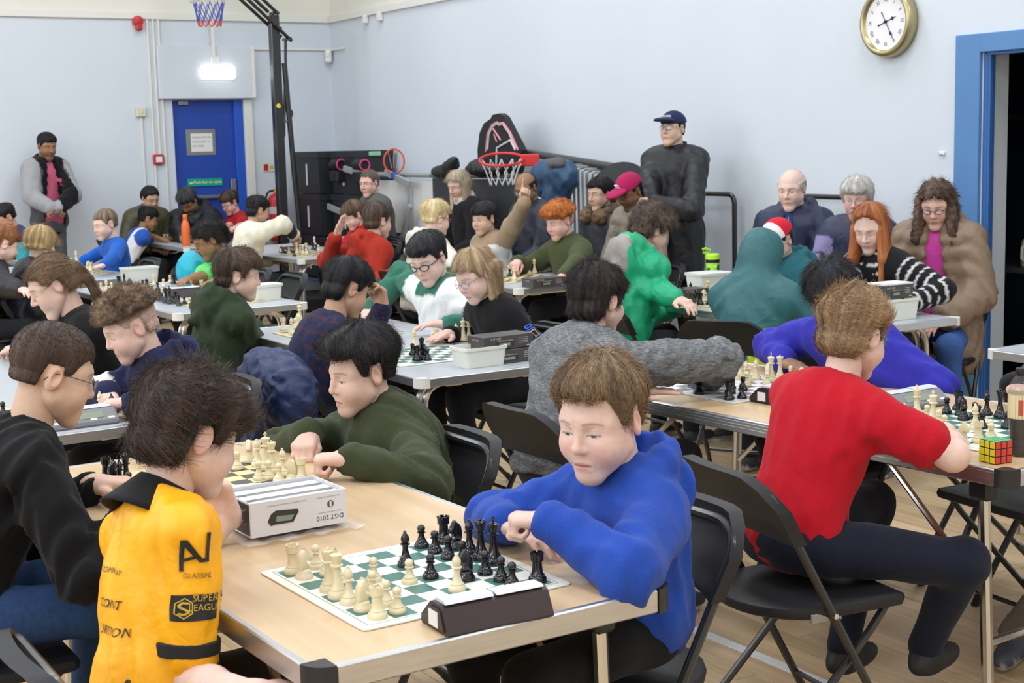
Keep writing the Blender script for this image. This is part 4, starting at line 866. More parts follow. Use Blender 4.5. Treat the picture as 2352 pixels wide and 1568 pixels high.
h_n = {0: 6000, 1: 2600, 2: 1100}
def person(label, head, yaw, pitch=20, roll=0, hs=1.0, kind='child', skin='fair', brow=None, eyes='down', blush=.5, hair=None, hairc=((.1, .06, .04), None),
           face=0, S=.82, lean=.20, hipz=.55, hipside=0, stand=False, R=None, L=None, cloth=None, legs=None, lod=1, glasses=None, extras=None,
           fat=1.0, beard=0, beardc=None, twist=0, shrug=0.0, group=None, bare=False, lip=None, fade=None, neckoff=(0, 0, 0), hat=None, iris=(.12, .07, .04), shw=1.0, ears=True, shoes=((.03, .03, .035), (.5, .5, .5)), legd=None):
    """head: world position of the head centre; yaw: azimuth the face looks to (0 = +X, 90 = +Y); face: azimuth of the body"""
    hs = hs * .88; Hc = np.array(head, float); vx = {0: .0095, 1: .0130, 2: .018}[lod]; hv = {0: .0025, 1: .0044, 2: .0058}[lod]; sd = int(abs(Hc[0] * 97 + Hc[1] * 31) * 10) % 1000
    az = radians(yaw); RH = Rz(az - pi / 2) @ Rx(-radians(pitch)) @ Ry(radians(roll)); RH = RH * hs
    fa = radians(face); fwd = np.array((cos(fa), sin(fa), 0)); rt = np.array((sin(fa), -cos(fa), 0)); Z = np.array((0, 0, 1.))
    root = empty('person', (0, 0, 0), 0, label, 'person', group)
    # skeleton
    hf = np.array((cos(az), sin(az), 0)); mixf = unit(fwd + hf)
    nk = RH @ np.array((0, -.030, -.075))                                 # skull base
    N = Hc + .55 * nk + np.array((0, 0, -.098 * hs - .010)) - mixf * (.020 + .0010 * pitch) * hs + np.array(neckoff)
    P = np.array((N[0], N[1], 0)) - fwd * lean + rt * hipside; P[2] = hipz if not stand else .53 * 1.75 * S
    up = unit(N - P); tw = radians(twist); srt = unit(cos(tw) * rt + sin(tw) * fwd); srt = unit(srt - up * (srt @ up) * .7); sfw = np.cross(up, srt)
    Tn = np.linalg.norm(N - P)
    w = .158 * S * shw; Sh = {s: N + srt * s * w - up * (.062 * S - shrug) for s in (1, -1)}
    arms = {}
    for s, a in ((1, R), (-1, L)):
        a = dict(a or {}); wr = a.get('w')
        if wr is None: wr = P + fwd * .30 * S + rt * s * .10 * S + Z * .10
        hint = a.get('eb', rt * s * .6 - Z * .9 - fwd * .35)
        el, wr = ik(Sh[s], np.array(wr, float), .285 * S, .25 * S, np.array(hint, float))
        if 'el' in a:
            el = np.array(a['el'], float) - Sh[s]; el = Sh[s] + unit(el) * min(np.linalg.norm(el), .285 * S * 1.45); wr = np.array(a['w'], float) - el; wr = el + unit(wr) * min(np.linalg.norm(wr), .25 * S * 1.25)
        d = unit(a['dir']) if 'dir' in a else unit(wr - el); pn = np.array(a.get('up', (0, 0, 1.)), float); pn = unit(pn - d * (pn @ d)); sdv = np.cross(d, pn)
        arms[s] = (el, wr, d, pn, sdv, a.get('pose', 'relax'))
    if legs is None: legs = {}
    hip = {s: P + rt * s * .082 * S - Z * .02 for s in (1, -1)}; knee = {}; ank = {}
    for s in (1, -1):
        if stand: kn = hip[s] * [1, 1, 0] + Z * .27 * 1.75 * S + fwd * .02; an = hip[s] * [1, 1, 0] + Z * .085 + rt * s * .02
        else:
            kd = legs.get('kd', .42); sp = legs.get('sp', .07)
            kn = hip[s] + fwd * kd * S + rt * s * sp * S; kn[2] = max(.42, hipz - .03) ; an = kn + fwd * legs.get('fb', -.06); an[2] = .085
        if s in legs: kn, an = [np.array(q, float) for q in legs[s]]
        knee[s], ank[s] = kn, an
    skc = np.array(SKINS[skin] if isinstance(skin, str) else skin)
    # --- body: head, neck, trunk, limbs and hands in one mesh
    Vs, Qs, Cs = [], [], []; off = 0
    def push(V, Q, C):
        nonlocal off
        Vs.append(V); Qs.append(Q + off); Cs.append(C); off += len(V)
    HV, HQ = head_mesh(hv, kind)
    if hair is not None and 'bald' not in hair and not hat:                # the scalp under thick hair never shows
        hid = (HV[:, 2] > hair_edge(hair, HV[:, 1]) + .026 + .02 * (HV[:, 1] > .05)) & (np.abs(HV[:, 0]) < .078); keep = ~hid[HQ].all(1); HQ = HQ[keep]
        used = np.zeros(len(HV), bool); used[HQ.ravel()] = True; re_ = np.cumsum(used) - 1; HQ = re_[HQ]; HV = HV[used]
    bc = brow if brow is not None else np.array(hairc[0]) * .8
    push(HV @ RH.T + Hc, HQ, face_colors(HV, skc, bc, eyes, blush, lip, beard, beardc, kind, iris))
    pts = np.array([Hc, N, P, *Sh.values(), *[a[0] for a in arms.values()], *[a[1] for a in arms.values()], *knee.values(), *ank.values()])
    f = Field(pts.min(0) - .16, pts.max(0) + .16, .026 if lod < 2 else .032)
    for p0, p1, r0, r1 in ([(P, N - up * .1 * S, .09, .10)] + [(Sh[-1], Sh[1], .045, .045)] + [(Sh[s], arms[s][0], .042, .036) for s in (1, -1)] + [(arms[s][0], arms[s][1], .034, .023) for s in (1, -1)]
                           + [(hip[s], knee[s], .065, .045) for s in (1, -1)] + [(knee[s], ank[s], .042, .032) for s in (1, -1)]):
        f.cone(p0, p1, r0 * S * .82, r1 * S * .82, k=.012)
    V, Q = f.nets(); push(V, Q, np.tile(skc, (len(V), 1)))
    nb = Hc + RH @ np.array((0, -.022, -.035)); nr = (.050 if kind == 'child' else (.058 if kind == 'man' else .049)) * hs
    f = Field(np.minimum(N, nb) - .14, np.maximum(N, nb) + .12, .007 if lod == 0 else .012)
    f.cone(nb, N + up * .0, nr, nr * 1.06, k=.0); f.cone(N - srt * .06 * S - up * .045, N + srt * .06 * S - up * .045, .042 * S, k=.05); V, Q = f.nets(); push(V, Q, np.tile(skc, (len(V), 1)))
    for s in (1, -1):
        el, wr, d, pn, sdv, pose = arms[s]; hsz = S * 1.02 if kind != 'child' else S * 1.06
        hvx = {0: .0043, 1: .0066, 2: .0095}[lod]
        mm = np.stack([sdv, d, pn], 1)
        b = bare if not isinstance(bare, dict) else bare.get(s, False)
        p0 = wr + (el - wr) * .5; ptsh = [wr, wr + d * .17 * hsz, p0] + ([el, Sh[s] * .6 + el * .4] if b else [])
        f = Field(np.min(ptsh, 0) - .075, np.max(ptsh, 0) + .075, hvx if not b else max(hvx, .0058 if lod == 0 else .0085))
        if b:
            f.cone(Sh[s] * .7 + el * .3, el, .047 * S, .040 * S, k=.0); f.cone(el, el * .6 + wr * .4, .042 * S, .041 * S, k=.025); f.cone(el * .6 + wr * .4, wr, .040 * S, .0255 * S, k=.02)
        else: f.cone(p0, wr, .034 * S, .025 * S, k=.0)
        hand_field(f, pose, -s, hsz, mm, wr)
        V, Q = f.nets(); C = np.tile(skc, (len(V), 1)); t = np.clip(((V - wr) @ d) / (.15 * hsz), 0, 1)[:, None]; C = C * (1 - t * blush * .35) + (skc * np.array((1.05, .74, .72))) * t * blush * .35
        push(V, Q, C)
    V = np.concatenate(Vs); body = link('body', np_mesh('body', V, np.concatenate(Qs), np.concatenate(Cs)), M_SKIN, root)
    M4 = Matrix((RH).tolist()).to_4x4(); M4.translation = Vector(Hc)
    # --- hair
    if hair is not None:
        g = RH.T @ np.array((0, 0, -1.)) / hs ** 2; hcx = hairc
        V, Q = hair_mesh(hair, {0: .0036, 1: .0062, 2: .0078}[lod] * (1.15 if hair.get('long', 0) > .1 else 1), g, sd); cu = bool(hair.get('curl'))
        fd = hair.get('fade'); C = hair_colors(V, hcx[0], hcx[1], sd, cu, crown=hair.get('crown', (0, -.045, .105)), fade=(skc * .62 + np.array(hcx[0]) * .38, *fd) if fd else None)
        if hair.get('strand'): C = hair['strand'](V, C)
        me = np_mesh('hair', V, Q, C, crown_flow(V, .15, hair.get('crown', (0, -.045, .105)))); ho = link('hair', me, M_CURL if cu else M_HAIR, root); ho.matrix_local = M4
        strands(ho, me, hair, int(h_n[lod] * hair.get('dens', 1)), sd, C, cu)
    if glasses: glasses_parts(root, M4, hs, **glasses)
    # --- clothes
    F = Fig(); F.__dict__.update(root=root, Hc=Hc, N=N, P=P, up=up, srt=srt, sfw=sfw, rt=rt, fwd=fwd, Sh=Sh, arms=arms, hip=hip, knee=knee, ank=ank, S=S, vx=vx, sd=sd, Tn=Tn, RH=RH, M4=M4, stand=stand, fat=fat, lod=lod, nr=nr, hs=hs, mixf=mixf, hf=hf)
    for c in (cloth or []): garment(F, **c)
    if not (cloth and any(c.get('what') == 'legs' for c in cloth)): garment(F, what='legs', name='trousers', col=(.015, .017, .022))
    for s in (1, -1):
        a = ank[s]; f = Field(a - .18, a + .18, .010 if lod == 0 else .019); d = fwd
        if s in legs: d = unit((knee[s] - hip[s]) * [1, 1, 0]) if legd is None else unit(legd)
        b = a * [1, 1, 0]; fl = a[2] - .085; bz = Z * (fl + .035); R3 = np.stack([np.cross(d, Z), d, Z], 1)
        f.ell(b + d * .055 * S + bz, (.042 * S, .125 * S, .038), R=R3, k=0); f.cone(b + bz + Z * .01, b + bz + Z * .06, .042 * S, .040 * S, k=.03); f.plane(b + Z * (fl + .004), -Z)
        V, Q = f.nets(); C = np.where((V[:, 2] < fl + .028)[:, None], np.array(shoes[1]), np.array(shoes[0])); link('shoe', np_mesh('shoe', V, Q, C), M_SHOE, root)
    F.root = root
    if extras: extras(F)
    return F

def garment(F, what='top', name='shirt', col=(.5, .5, .5), th=.014, sleeve=1.0, folds=.0045, colfn=None, m=None, hood=None, collar=None, hem=-.06, puff=0, open_=None, belly=0.0, cuff=.008, k=.05, ff=24.0, skirt=None, zipc=None, drop=0.0, vest=False, hoodup=None, ka=.026):
    S, vx, up, srt, sfw, N, P = F.S, F.vx, F.up, F.srt, F.sfw, F.N, F.P; m = m or M_COTTON; Z = np.array((0, 0, 1.)); fat = F.fat
    R3 = np.stack([srt, sfw, up], 1)
    if what == 'top':
        pts = [N + up * .1, P - up * .16, *F.Sh.values(), *[a[0] for a in F.arms.values()], *[a[1] for a in F.arms.values()]]
        if hood: pts += [N - F.mixf * .2 * S]
        if skirt: pts += [P * [1, 1, 0] + Z * skirt]
        if hoodup: pts += [F.Hc + Z * .12]
        f = Field(np.min(pts, 0) - .15 * S - .06, np.max(pts, 0) + .15 * S + .06, vx)
        lerp = lambda t: P + (N - P) * t
        bul = -sfw * .012
        f.ell(lerp(.74) + bul, np.array((.148 * fat, .100 * fat, .155)) * S + th, R=R3, k=.0)
        f.ell(lerp(.42) + bul * .5 + sfw * belly * .03, np.array((.138 * fat, .100 * fat + belly * .03, .165)) * S + th, R=R3, k=k)
        f.ell(lerp(.06), np.array((.150 * fat, .112 * fat, .125)) * S + th, R=R3, k=k)
        f.cone(N - srt * .10 * S - up * .068 * S, N + srt * .10 * S - up * .068 * S, .054 * S + th, k=k)
        for s in (1, -1): f.cone(N - up * .040 * S, F.Sh[s] * .75 + N * .25, .036 * S + th, .048 * S + th, k=k)
        if skirt:
            f.cone(lerp(.0), P * [1, 1, 0] + Z * (skirt + .1) , .165 * S * fat + th, .17 * S * fat + th, k=k)
        if not skirt: f.plane(P + up * hem * S, -up - sfw * .0, k=.012)
        else: f.plane(Z * skirt, -Z, k=.012)
        for s in (1, -1):
            if vest: break
            el, wr = F.arms[s][0], F.arms[s][1]
            if sleeve < 1:
                e = F.Sh[s] + (el - F.Sh[s]) * sleeve; f.cone(F.Sh[s], e, .056 * S + th * .8, .058 * S + th * .8, k=ka)
            else:
                f.cone(F.Sh[s], el, .056 * S + th, .043 * S + th, k=ka); w2 = el + (wr - el) * min(1.0, sleeve - .05)
                f.cone(el, w2, .045 * S + th, .030 * S + th * .9, k=.02)
                if cuff: f.cone(el + (w2 - el) * .88, w2, .031 * S + th * .6, .029 * S + th * .5, k=.012)
        if collar:
            ck, cr, ch_ = collar                                           # radius over neck, tube, height
            up2 = unit(F.Hc - N); Rn = np.stack([srt, np.cross(up2, srt), up2], 1)
            for j in range(3): f.torus(N + up2 * (ch_ * (j / 2) - .005), Rn, F.nr + ck - .004 * j, cr, k=.012)
        if hood:
            bk = -sfw; hr = hood if isinstance(hood, float) else 1.0; prev = None
            for t in np.linspace(-2.75, 2.75, 15):                        # roll of cloth round the neck, thick behind, thin in front
                cb = cos(t / 2) ** 2; dv = bk * cos(t) + srt * sin(t); rr = F.nr + .020 + .030 * cb * hr
                c = N + dv * rr + up * (-.016 + .055 * cb * hr) + sfw * .004; r0 = S * hr * (.015 + .024 * cb)
                if prev is not None: f.cone(prev[0], c, prev[1], r0, k=.006)
                prev = (c, r0)
            Rh = np.stack([srt, unit(sfw * .9 + up * .35), unit(up - sfw * .38)], 1)
            f.ell(N + bk * (.115 * S + .02) - up * .050 * S, np.array((.108, .036, .095)) * S * hr, R=Rh, k=.014)
            f.cone(N + bk * .10 * S + srt * .085 * S + up * .005, N + bk * .165 * S - up * .115 * S, .024 * S * hr, .030 * S * hr, k=.014)
            f.cone(N + bk * .10 * S - srt * .085 * S + up * .005, N + bk * .165 * S - up * .115 * S, .024 * S * hr, .030 * S * hr, k=.014)
            f.ell(N + bk * (F.nr + .028) + up * .062, np.array((.060, .026, .055)) * S * hr, R=Rh, k=.012, mode='sub')
        if hoodup:
            RHu = F.RH / F.hs; c0 = F.Hc + RHu @ np.array((0, -.016, .015)); f.ell(c0, np.array((.100, .118, .128)) * F.hs, R=RHu, k=.02)
            f.cone(F.Hc + RHu @ np.array((0, -.035, -.05)), N - sfw * .015 - up * .02, .088, .100, k=.035); f.ell(F.Hc + RHu @ np.array((0, .105, -.015)), np.array((.068, .075, .095)) * F.hs, R=RHu, k=.02, mode='sub')
        if open_:                                                         # open jacket front: a wedge cut out along the chest
            for t in np.linspace(0, 1, 9):
                c = lerp(.98 - t * 1.05) + sfw * (.135 * S); f.ell(c, np.array((open_ * (.5 + .5 * t), .075, .06)) * S, R=R3, k=.01, mode='sub')
        idx, Pp = f.band(vx * 2.2)
        if len(Pp):
            q = Pp.astype(np.float32); wgt = np.full(len(q), .55, np.float32); ring = np.zeros(len(q), np.float32)
            for s in (1, -1):
                el, wr = F.arms[s][0], F.arms[s][1]
                d1, h1 = seg_d(q, F.Sh[s], el); d2, h2 = seg_d(q, el, wr); near = np.minimum(d1, d2) < .10 * S + th
                de = np.linalg.norm(q - el, axis=1); dw = np.linalg.norm(q - wr, axis=1); wgt += .9 * np.exp(-(de / (.09 * S)) ** 2) * near
                tt = np.where(d1 < d2, h1 * .285 * S, .285 * S + h2 * .25 * S); ring += near * (.35 + np.exp(-(de / (.07 * S)) ** 2) + .8 * np.exp(-(dw / (.10 * S)) ** 2)) * np.sin(tt * 2 * pi / .060 + 4.5 * wob(q, F.sd + s, 11, 3)) * (.5 + .5 * wob(q, F.sd + 7 * s, 16, 3))
                da = np.linalg.norm(q - F.Sh[s] + up * .08 * S, axis=1); wgt += .6 * np.exp(-(da / (.1 * S)) ** 2)
            tl = (q - P) @ up / F.Tn; wgt += .5 * np.exp(-((tl - .05) / .22) ** 2)
            fd = (q - N) @ sfw; lat_ = (q - N) @ srt; vv = (q - P) @ up
            qq = np.stack([lat_ * 1.0, fd * 1.0, vv * .55 + .35 * np.abs(lat_)], 1).astype(np.float32)
            w1 = wob(qq, F.sd, ff, 3); w2 = wob(qq + 3.1, F.sd + 4, ff * 1.9, 3); rg = .55 - np.abs(w2) * 1.6
            dd = folds * 1.5 * (wgt * (.8 * w1 - .95 * rg) + .25 * ring)
            if puff:
                tp = np.where(np.abs((q - N) @ srt) < .14 * S, (q - P) @ up, np.minimum(*[np.linalg.norm(q - F.arms[s][1], axis=1) for s in (1, -1)]))
                dd = dd - puff * (np.abs(np.sin(tp * pi / .075)) ** .6 - .5)
            f.D[idx] += dd
        V, Q = f.nets()
        C = np.tile(np.array(col, np.float32), (len(V), 1))
        if colfn is not None: C = colfn(F, V, C)
        o = link(name, np_mesh(name, V, Q, C), m, F.root); F.top = o; F.topV = V; F.topQ = Q
        if hood and m is not M_MARL: pass
        if zipc is not None:
            z = MB(); pl = []
            for t in np.linspace(.98, .35, 9): pl.append(surf_pt(F, P + (N - P) * t, sfw) + sfw * .001)
            z.tube(pl, .0028, 6); z.build('zip', mat('zip_%d' % int(zipc[0] * 99), zipc, .4, .3), F.root)
        return o
    if what == 'legs':
        pts = [P, *F.hip.values(), *F.knee.values(), *F.ank.values()]
        f = Field(np.min(pts, 0) - .16 * S - .03, np.max(pts, 0) + .16 * S + .03, vx * (1.2 if F.lod == 0 else 1.75))
        th = .012 if th == .014 else th
        f.ell(P + Z * .0, np.array((.150 * fat, .115 * fat, .10)) * S + .006, R=R3, k=0)
        for s in (1, -1):
            f.cone(F.hip[s], F.knee[s], .076 * S * fat + th * .5, .054 * S + th, k=.04); a = F.ank[s]; f.cone(F.knee[s], a, .052 * S + th, .036 * S + th, k=.03)
        if skirt: 
            for s in (1, -1): f.cone(F.knee[s], F.ank[s] + Z * .05, .09, .16, k=.08)
        for s in (1, -1): f.plane(Z * .05, -Z) if F.ank[s][2] < .1 and s == 1 and not legs_up(F) else None
        idx, q = f.band(vx * 2.2)
        if len(q): f.D[idx] += folds * (1.0 * wob(q, F.sd + 9, 26, 4) + .6 * sum(np.exp(-(np.linalg.norm(q - F.knee[s], axis=1) / .09) ** 2) for s in (1, -1)) * wob(q, F.sd + 2, 55, 3))
        V, Q = f.nets(); C = np.tile(np.array(col, np.float32), (len(V), 1))
        if colfn is not None: C = colfn(F, V, C)
        o = link(name, np_mesh(name, V, Q, C), m, F.root); return o
def legs_up(F): return min(F.ank[1][2], F.ank[-1][2]) > .1
def surf_pt(F, p, d):
    """farthest point of the top along d near the line p + t d"""
    V = F.topV; r = (V - p); t = r @ d; perp = np.linalg.norm(r - t[:, None] * d, axis=1); ok = (perp < .014) & (t > 0)
    if not ok.any(): return p + d * .1
    return p + d * np.max(np.where(ok, t, -9))
def arm_t(F, V, s):
    el, wr = F.arms[s][0], F.arms[s][1]; d1, h1 = seg_d(V, F.Sh[s], el); d2, h2 = seg_d(V, el, wr)
    return np.minimum(d1, d2), np.where(d1 < d2, h1, 1 + h2)
def on_arm(F, V, s):
    d, t = arm_t(F, V, s); x = ((V - F.N) @ F.srt) * s; return (d < .085 * F.S + .02) & ((x > .125 * F.S) | (t > .55)), t

def collar_part(F, col, name='collar', h=.045, drop=.045, flare=.042, gap=.35, m=None, stand=False, th=.004):
    """folded shirt collar (or a stand-up one) round the neck"""
    up2 = unit(unit(F.Hc - F.N) * .6 + F.up * .6); fr = unit(F.sfw - up2 * (F.sfw @ up2)); sd_ = np.cross(fr, up2); vs = []; n, kx = 40, 5
    for side in (0, 1):
        for i in range(n + 1):
            a = -pi + gap + (2 * pi - 2 * gap) * i / n + pi; dv = fr * cos(a) + sd_ * sin(a); fb = (1 + cos(a)) / 2
            for j in range(kx + 1):
                v = j / kx; hh = h * (1 - .45 * fb) - (drop * (1 + .25 * fb) * v); r = F.nr + .010 + (flare * v if not stand else .012 * (1 - v)) + .004 * sin(a * 3 + v)
                vs.append(F.N + up2 * hh + dv * (r + (th if side else 0)))
    W_ = kx + 1; n1 = (n + 1) * W_; fs = []
    for i in range(n):
        for j in range(kx): a = i * W_ + j; fs += [(a, a + 1, a + W_ + 1, a + W_), (n1 + a, n1 + a + W_, n1 + a + W_ + 1, n1 + a + 1)]
        a = i * W_; fs.append((a, a + W_, n1 + a + W_, n1 + a)); a += kx; fs.append((a, n1 + a, n1 + a + W_, a + W_))
    for j in range(kx): fs.append((j, n1 + j, n1 + j + 1, j + 1)); a = n * W_ + j; fs.append((a, a + 1, n1 + a + 1, n1 + a))
    V = np.array(vs, np.float32); return link(name, np_mesh(name, V, np.array(fs), np.tile(np.array(col, np.float32), (len(V), 1))), m or M_COTTON, F.root)
# ------------------------------------------------------------------ tables, boards and what stands on them
table((.8956, 2.1097), .7335, 1.80, .028, 'beech', 'beech folding table with aluminium edge and black corners in the foreground')
table((2.862, 2.381), .765, 1.80, .06, 'beech', 'beech folding table on the right with the puzzle cube on it', True)
table((2.400, 4.586), .735, 1.83, .0, 'grey', 'grey topped folding table with stacked dark clock cartons on its near end')
table((2.41, 7.259), .735, 1.82, .03, 'grey', 'grey topped folding table behind the boy in the dark green hoodie')
table((.735, 4.365), .74, 1.80, .06, 'grey', 'grey topped folding table in front of the boy with striped navy sleeves')
table((2.27, 9.60), .735, 1.6, .06, 'grey', 'grey topped folding table of the child in the blue jumper')
table((4.32, 10.10), .735, 1.75, .03, 'grey', 'grey topped folding table of the child in the cream jumper')
table((4.345, 7.07), .735, 1.80, .03, 'grey', 'grey topped folding table of the ginger boy in olive fleece')
table((4.42, 4.55), .69, 1.80, -.03, 'grey', 'grey topped folding table with the lime green bottle at its far end')
table((4.13, 12.10), .72, 1.45, .0, 'grey', 'grey topped folding table with the orange bottle by the far wall')
table((2.25, 11.9), .72, 1.3, .0, 'grey', 'grey topped folding table at the left edge by the far wall')
bd = Board((1.2553, 2.4584), .0318, 'green', 'green and white roll-up chess board nearest the camera', 'the foreground green board')
bd.put('white', [('r', 0, 7, 'cream rook on the far left corner of the foreground green board'), ('n', 0, 6, 'cream knight beside the far left rook of the foreground green board'), ('p', 1, 7), ('q', 0, 4, 'cream queen on the left edge of the foreground green board'), ('k', 0, 3, 'cream king on the left edge of the foreground green board'), ('b', 0, 2, 'cream bishop on the left edge of the foreground green board'), ('p', 2, 4), ('p', 1.2, 2.4), ('n', 0, 1, 'cream knight beside the nearest rook of the foreground green board'), ('r', 0, 0, 'cream rook on the near corner of the foreground green board'), ('p', 1, 1), ('p', 1, 0), ('p', 3, 3), ('b', 4, 1, 'cream bishop among the black pieces of the foreground green board'), ('p', 1, 6), ('p', 1, 5)])
bd.put('black', [('b', 4, 5, 'black bishop standing alone near the centre of the foreground green board'), ('p', 6, 7), ('p', 6, 6), ('r', 7, 7, 'black rook on the far corner of the foreground green board'), ('n', 7, 6, 'black knight beside the far rook of the foreground green board'), ('p', 6, 5), ('p', 6, 4), ('b', 7, 5, 'black bishop on the far edge of the foreground green board'), ('q', 7, 4, 'black queen on the far edge of the foreground green board'), ('k', 7, 3, 'black king on the far edge of the foreground green board'), ('n', 5, 2, 'black knight right of the cream bishop on the foreground green board'), ('p', 4, 3), ('p', 6, 2), ('p', 6, 1), ('p', 6, 0), ('r', 7, 0, 'black rook on the right corner of the foreground green board')])
def scatter(spec, ox, oy, sc, where, sub=''):
    """'W:k x y,...;B:...' in a zoomed view -> pieces standing on the table there"""
    for part in spec.split(';'):
        cn = 'white' if part[0] == 'W' else 'black'; word = 'cream' if cn == 'white' else 'black'; items = [it.split() for it in part[2:].split(',')]
        for k, x, y in items:
            P = at_z(ox + float(x) * sc, oy + float(y) * sc - 2, TZ + .0036); nm = LET[k]; xs = sorted(float(q[1]) for q in items if q[0] == k); n = len(xs)
            piece(nm, cn, (P[0], P[1], TZ + .0042), random.uniform(0, 6), f'{word} {nm} standing on {where}' if n == 1 else f'{word} {nm}, {ordinal(xs.index(float(x)), n)} of the {n} on {where}', f'{word} {nm}s on {where}')
Board((1.21, 3.51), .03, 'black', 'black and yellow roll-up chess board on the foreground table', '')
scatter('W:r 1885 460,n 1805 462,p 1695 470,b 1730 420,p 1612 445,q 1640 395,k 1590 365,p 1525 450,b 1515 335,n 1445 305,p 1345 365,p 1275 330;B:r 240 455,n 297 485,b 355 520,q 410 505,p 330 470,p 430 545', 180, 980, .2721, 'the black and yellow board')
Board((3.150, 3.745), .05, 'grey', 'grey and white roll-up chess board in front of the grey marl sleeve', '')
scatter('W:r 525 560,n 460 580,p 515 545,b 585 605,p 612 600,b 700 578,k 875 600,q 980 582,p 830 655,p 590 655,p 290 655,p 1105 580,p 1235 600,n 838 603;B:r 380 815,p 533 800,q 395 745,n 405 690,p 545 705,p 145 675,n 20 748', 1600, 760, .1956, 'the grey and white board')
Board((3.195, 2.805), .05, 'green', 'green and white roll-up chess board beside the puzzle cube', '')
scatter('W:n 700 640,q 715 770,k 895 862,p 830 825,p 965 882,p 1025 945,n 1235 1085,r 1405 1065,b 1370 915,p 1550 1045,p 1545 1000;B:p 1050 735,r 1180 702,n 1240 815,n 1205 762,p 1365 792,p 1405 825,p 1450 905,b 1500 760,q 1650 790,p 1725 905', 1960, 800, .2041, 'the board beside the puzzle cube')
Board((2.70, 5.12), .02, 'green', 'green and white roll-up chess board behind the white tub', '')
Board((2.72, 5.98), .02, 'black', 'roll-up chess board by the boy in navy check shirt', '')
scatter('W:b 660 775,r 787 752,p 818 748,n 850 748,b 910 740,k 953 742,q 987 738,p 768 757;B:r 672 862,q 705 850,n 722 858,p 648 828,p 700 802,p 738 860', 700, 500, .3827, 'the board behind the white tub')
scatter('W:r 1512 1450,b 1630 1490,p 1680 1420,k 1745 1350,n 1725 1390', 400, 520, .1658, 'the board by the navy check shirt')
scatter('B:p 310 610,b 335 605,r 360 600,n 385 598,q 410 600', 700, 500, .3827, 'the board by the navy check shirt')
Board((2.80, 8.45), .03, 'black', 'far roll-up chess board on the table behind the dark green hoodie', '')
Board((2.80, 7.72), .03, 'black', 'near roll-up chess board on the table behind the dark green hoodie', '')
scatter('W:p 1215 988,b 1280 992,p 1340 985,b 1850 925,p 1965 940,p 2045 892,p 2085 892,r 2160 905;B:r 1430 925,k 1557 905,b 1495 915,q 1768 1020,p 1895 980,p 1715 950,r 2085 905', 0, 480, .1913, 'the far board behind the green hoodie')
scatter('W:r 80 805,q 215 790,p 270 845,r 378 885,p 530 948,p 575 948,p 612 962,r 655 955,n 695 950', 400, 520, .1658, 'the near board behind the green hoodie')
scatter('B:n 1915 1112,q 1990 1135,k 2040 1145,p 2085 1142,b 2150 1168,p 2215 1152,r 2110 1125,p 1950 1120', 0, 480, .1913, 'the near board behind the green hoodie')
Board((2.72, 10.25), .03, 'black', 'roll-up chess board of the child in the blue jumper', '')
scatter('W:k 920 655,q 1000 700,r 1095 745,n 1060 730,b 1040 700,p 860 672,p 965 715', 0, 480, .1913, 'the board of the blue jumper child')
Board((4.66, 10.55), .02, 'black', 'roll-up chess board of the child in the cream jumper', '')
scatter('W:r 1475 358,n 1530 362,p 1592 382,k 1700 388,p 1747 374,b 1785 388,q 1832 388,p 2000 348,b 1945 262;B:p 1665 420,r 1925 332,p 1968 348', 400, 520, .1658, 'the board of the cream jumper child')
Board((4.70, 7.62), .03, 'black', 'roll-up chess board in front of the ginger boy', '')
scatter('W:p 122 372,r 165 375,q 175 440,n 238 378,p 285 378,b 315 378,k 368 374,p 440 358,b 468 358,p 510 352;B:r 203 372,p 128 405', 1140, 540, .2381, 'the board of the ginger boy')
Board((4.77, 5.82), -.02, 'black', 'far roll-up chess board on the table with the lime bottle', '')
Board((4.72, 5.02), -.02, 'grey', 'near roll-up chess board on the table with the lime bottle', '')
scatter('B:b 1597 608,p 1657 618,k 1705 622,q 1760 590,n 1803 615,p 1715 645,b 1875 592,p 1905 652,n 1930 645,r 1967 678,p 2050 672;W:p 1757 670,p 1985 565,r 2012 605,q 2040 602,p 2092 575,p 2175 530,b 2235 470,n 2000 645', 1140, 540, .2381, 'the far board near the lime bottle')
scatter('B:p 1165 1190,r 1200 1180,n 1240 1170,p 1255 1165,b 1262 1150', 1300, 200, .4473, 'the board by the teal hood')
scatter('W:r 1975 388,r 2015 388,n 2180 398,p 2215 390', 0, 480, .1913, 'the table with the orange bottle')
Board((1.10, 4.72), .05, 'black', 'roll-up chess board in front of the striped navy sleeves', '')
scatter('W:b 672 1545,p 590 1480;B:b 750 1560,p 22 1560', 0, 420, .3444, 'the board by the striped navy sleeves')
# clocks
clock(1.252, 2.165, 88, 'dark chess clock with white side sticker on the foreground table'); clock(1.155, 3.225, 75, 'dark chess clock behind the white clock carton', sc=.95)
clock(3.120, 3.475, 95, 'dark chess clock at the back of the red T-shirt'); clock(3.33, 3.14, -90, 'blue and black chess clock beyond the red T-shirt sleeve', style=1)
clock(2.74, 8.13, 92, 'dark chess clock standing between the two boards of the table behind'); clock(2.66, 7.43, 92, 'dark chess clock touching the dark green hoodie')
clock(1.17, 4.50, -85, 'grey chess clock with orange label by the glasses wearer', style=1); clock(2.50, 9.95, 95, 'dark chess clock in front of the child in blue jumper'); clock(4.60, 10.88, -90, 'dark chess clock under the reaching cream sleeve', style=0)
t = [o for o in bpy.data.objects if o.get('label') == 'grey chess clock with orange label by the glasses wearer'][0]
b = MB(); b.box((-.055, -.047, .026), (.032, .002, .012), Rx(-.4)); b.build('orange_label', mat('label_orange', (.75, .10, .03), .5), t, None)
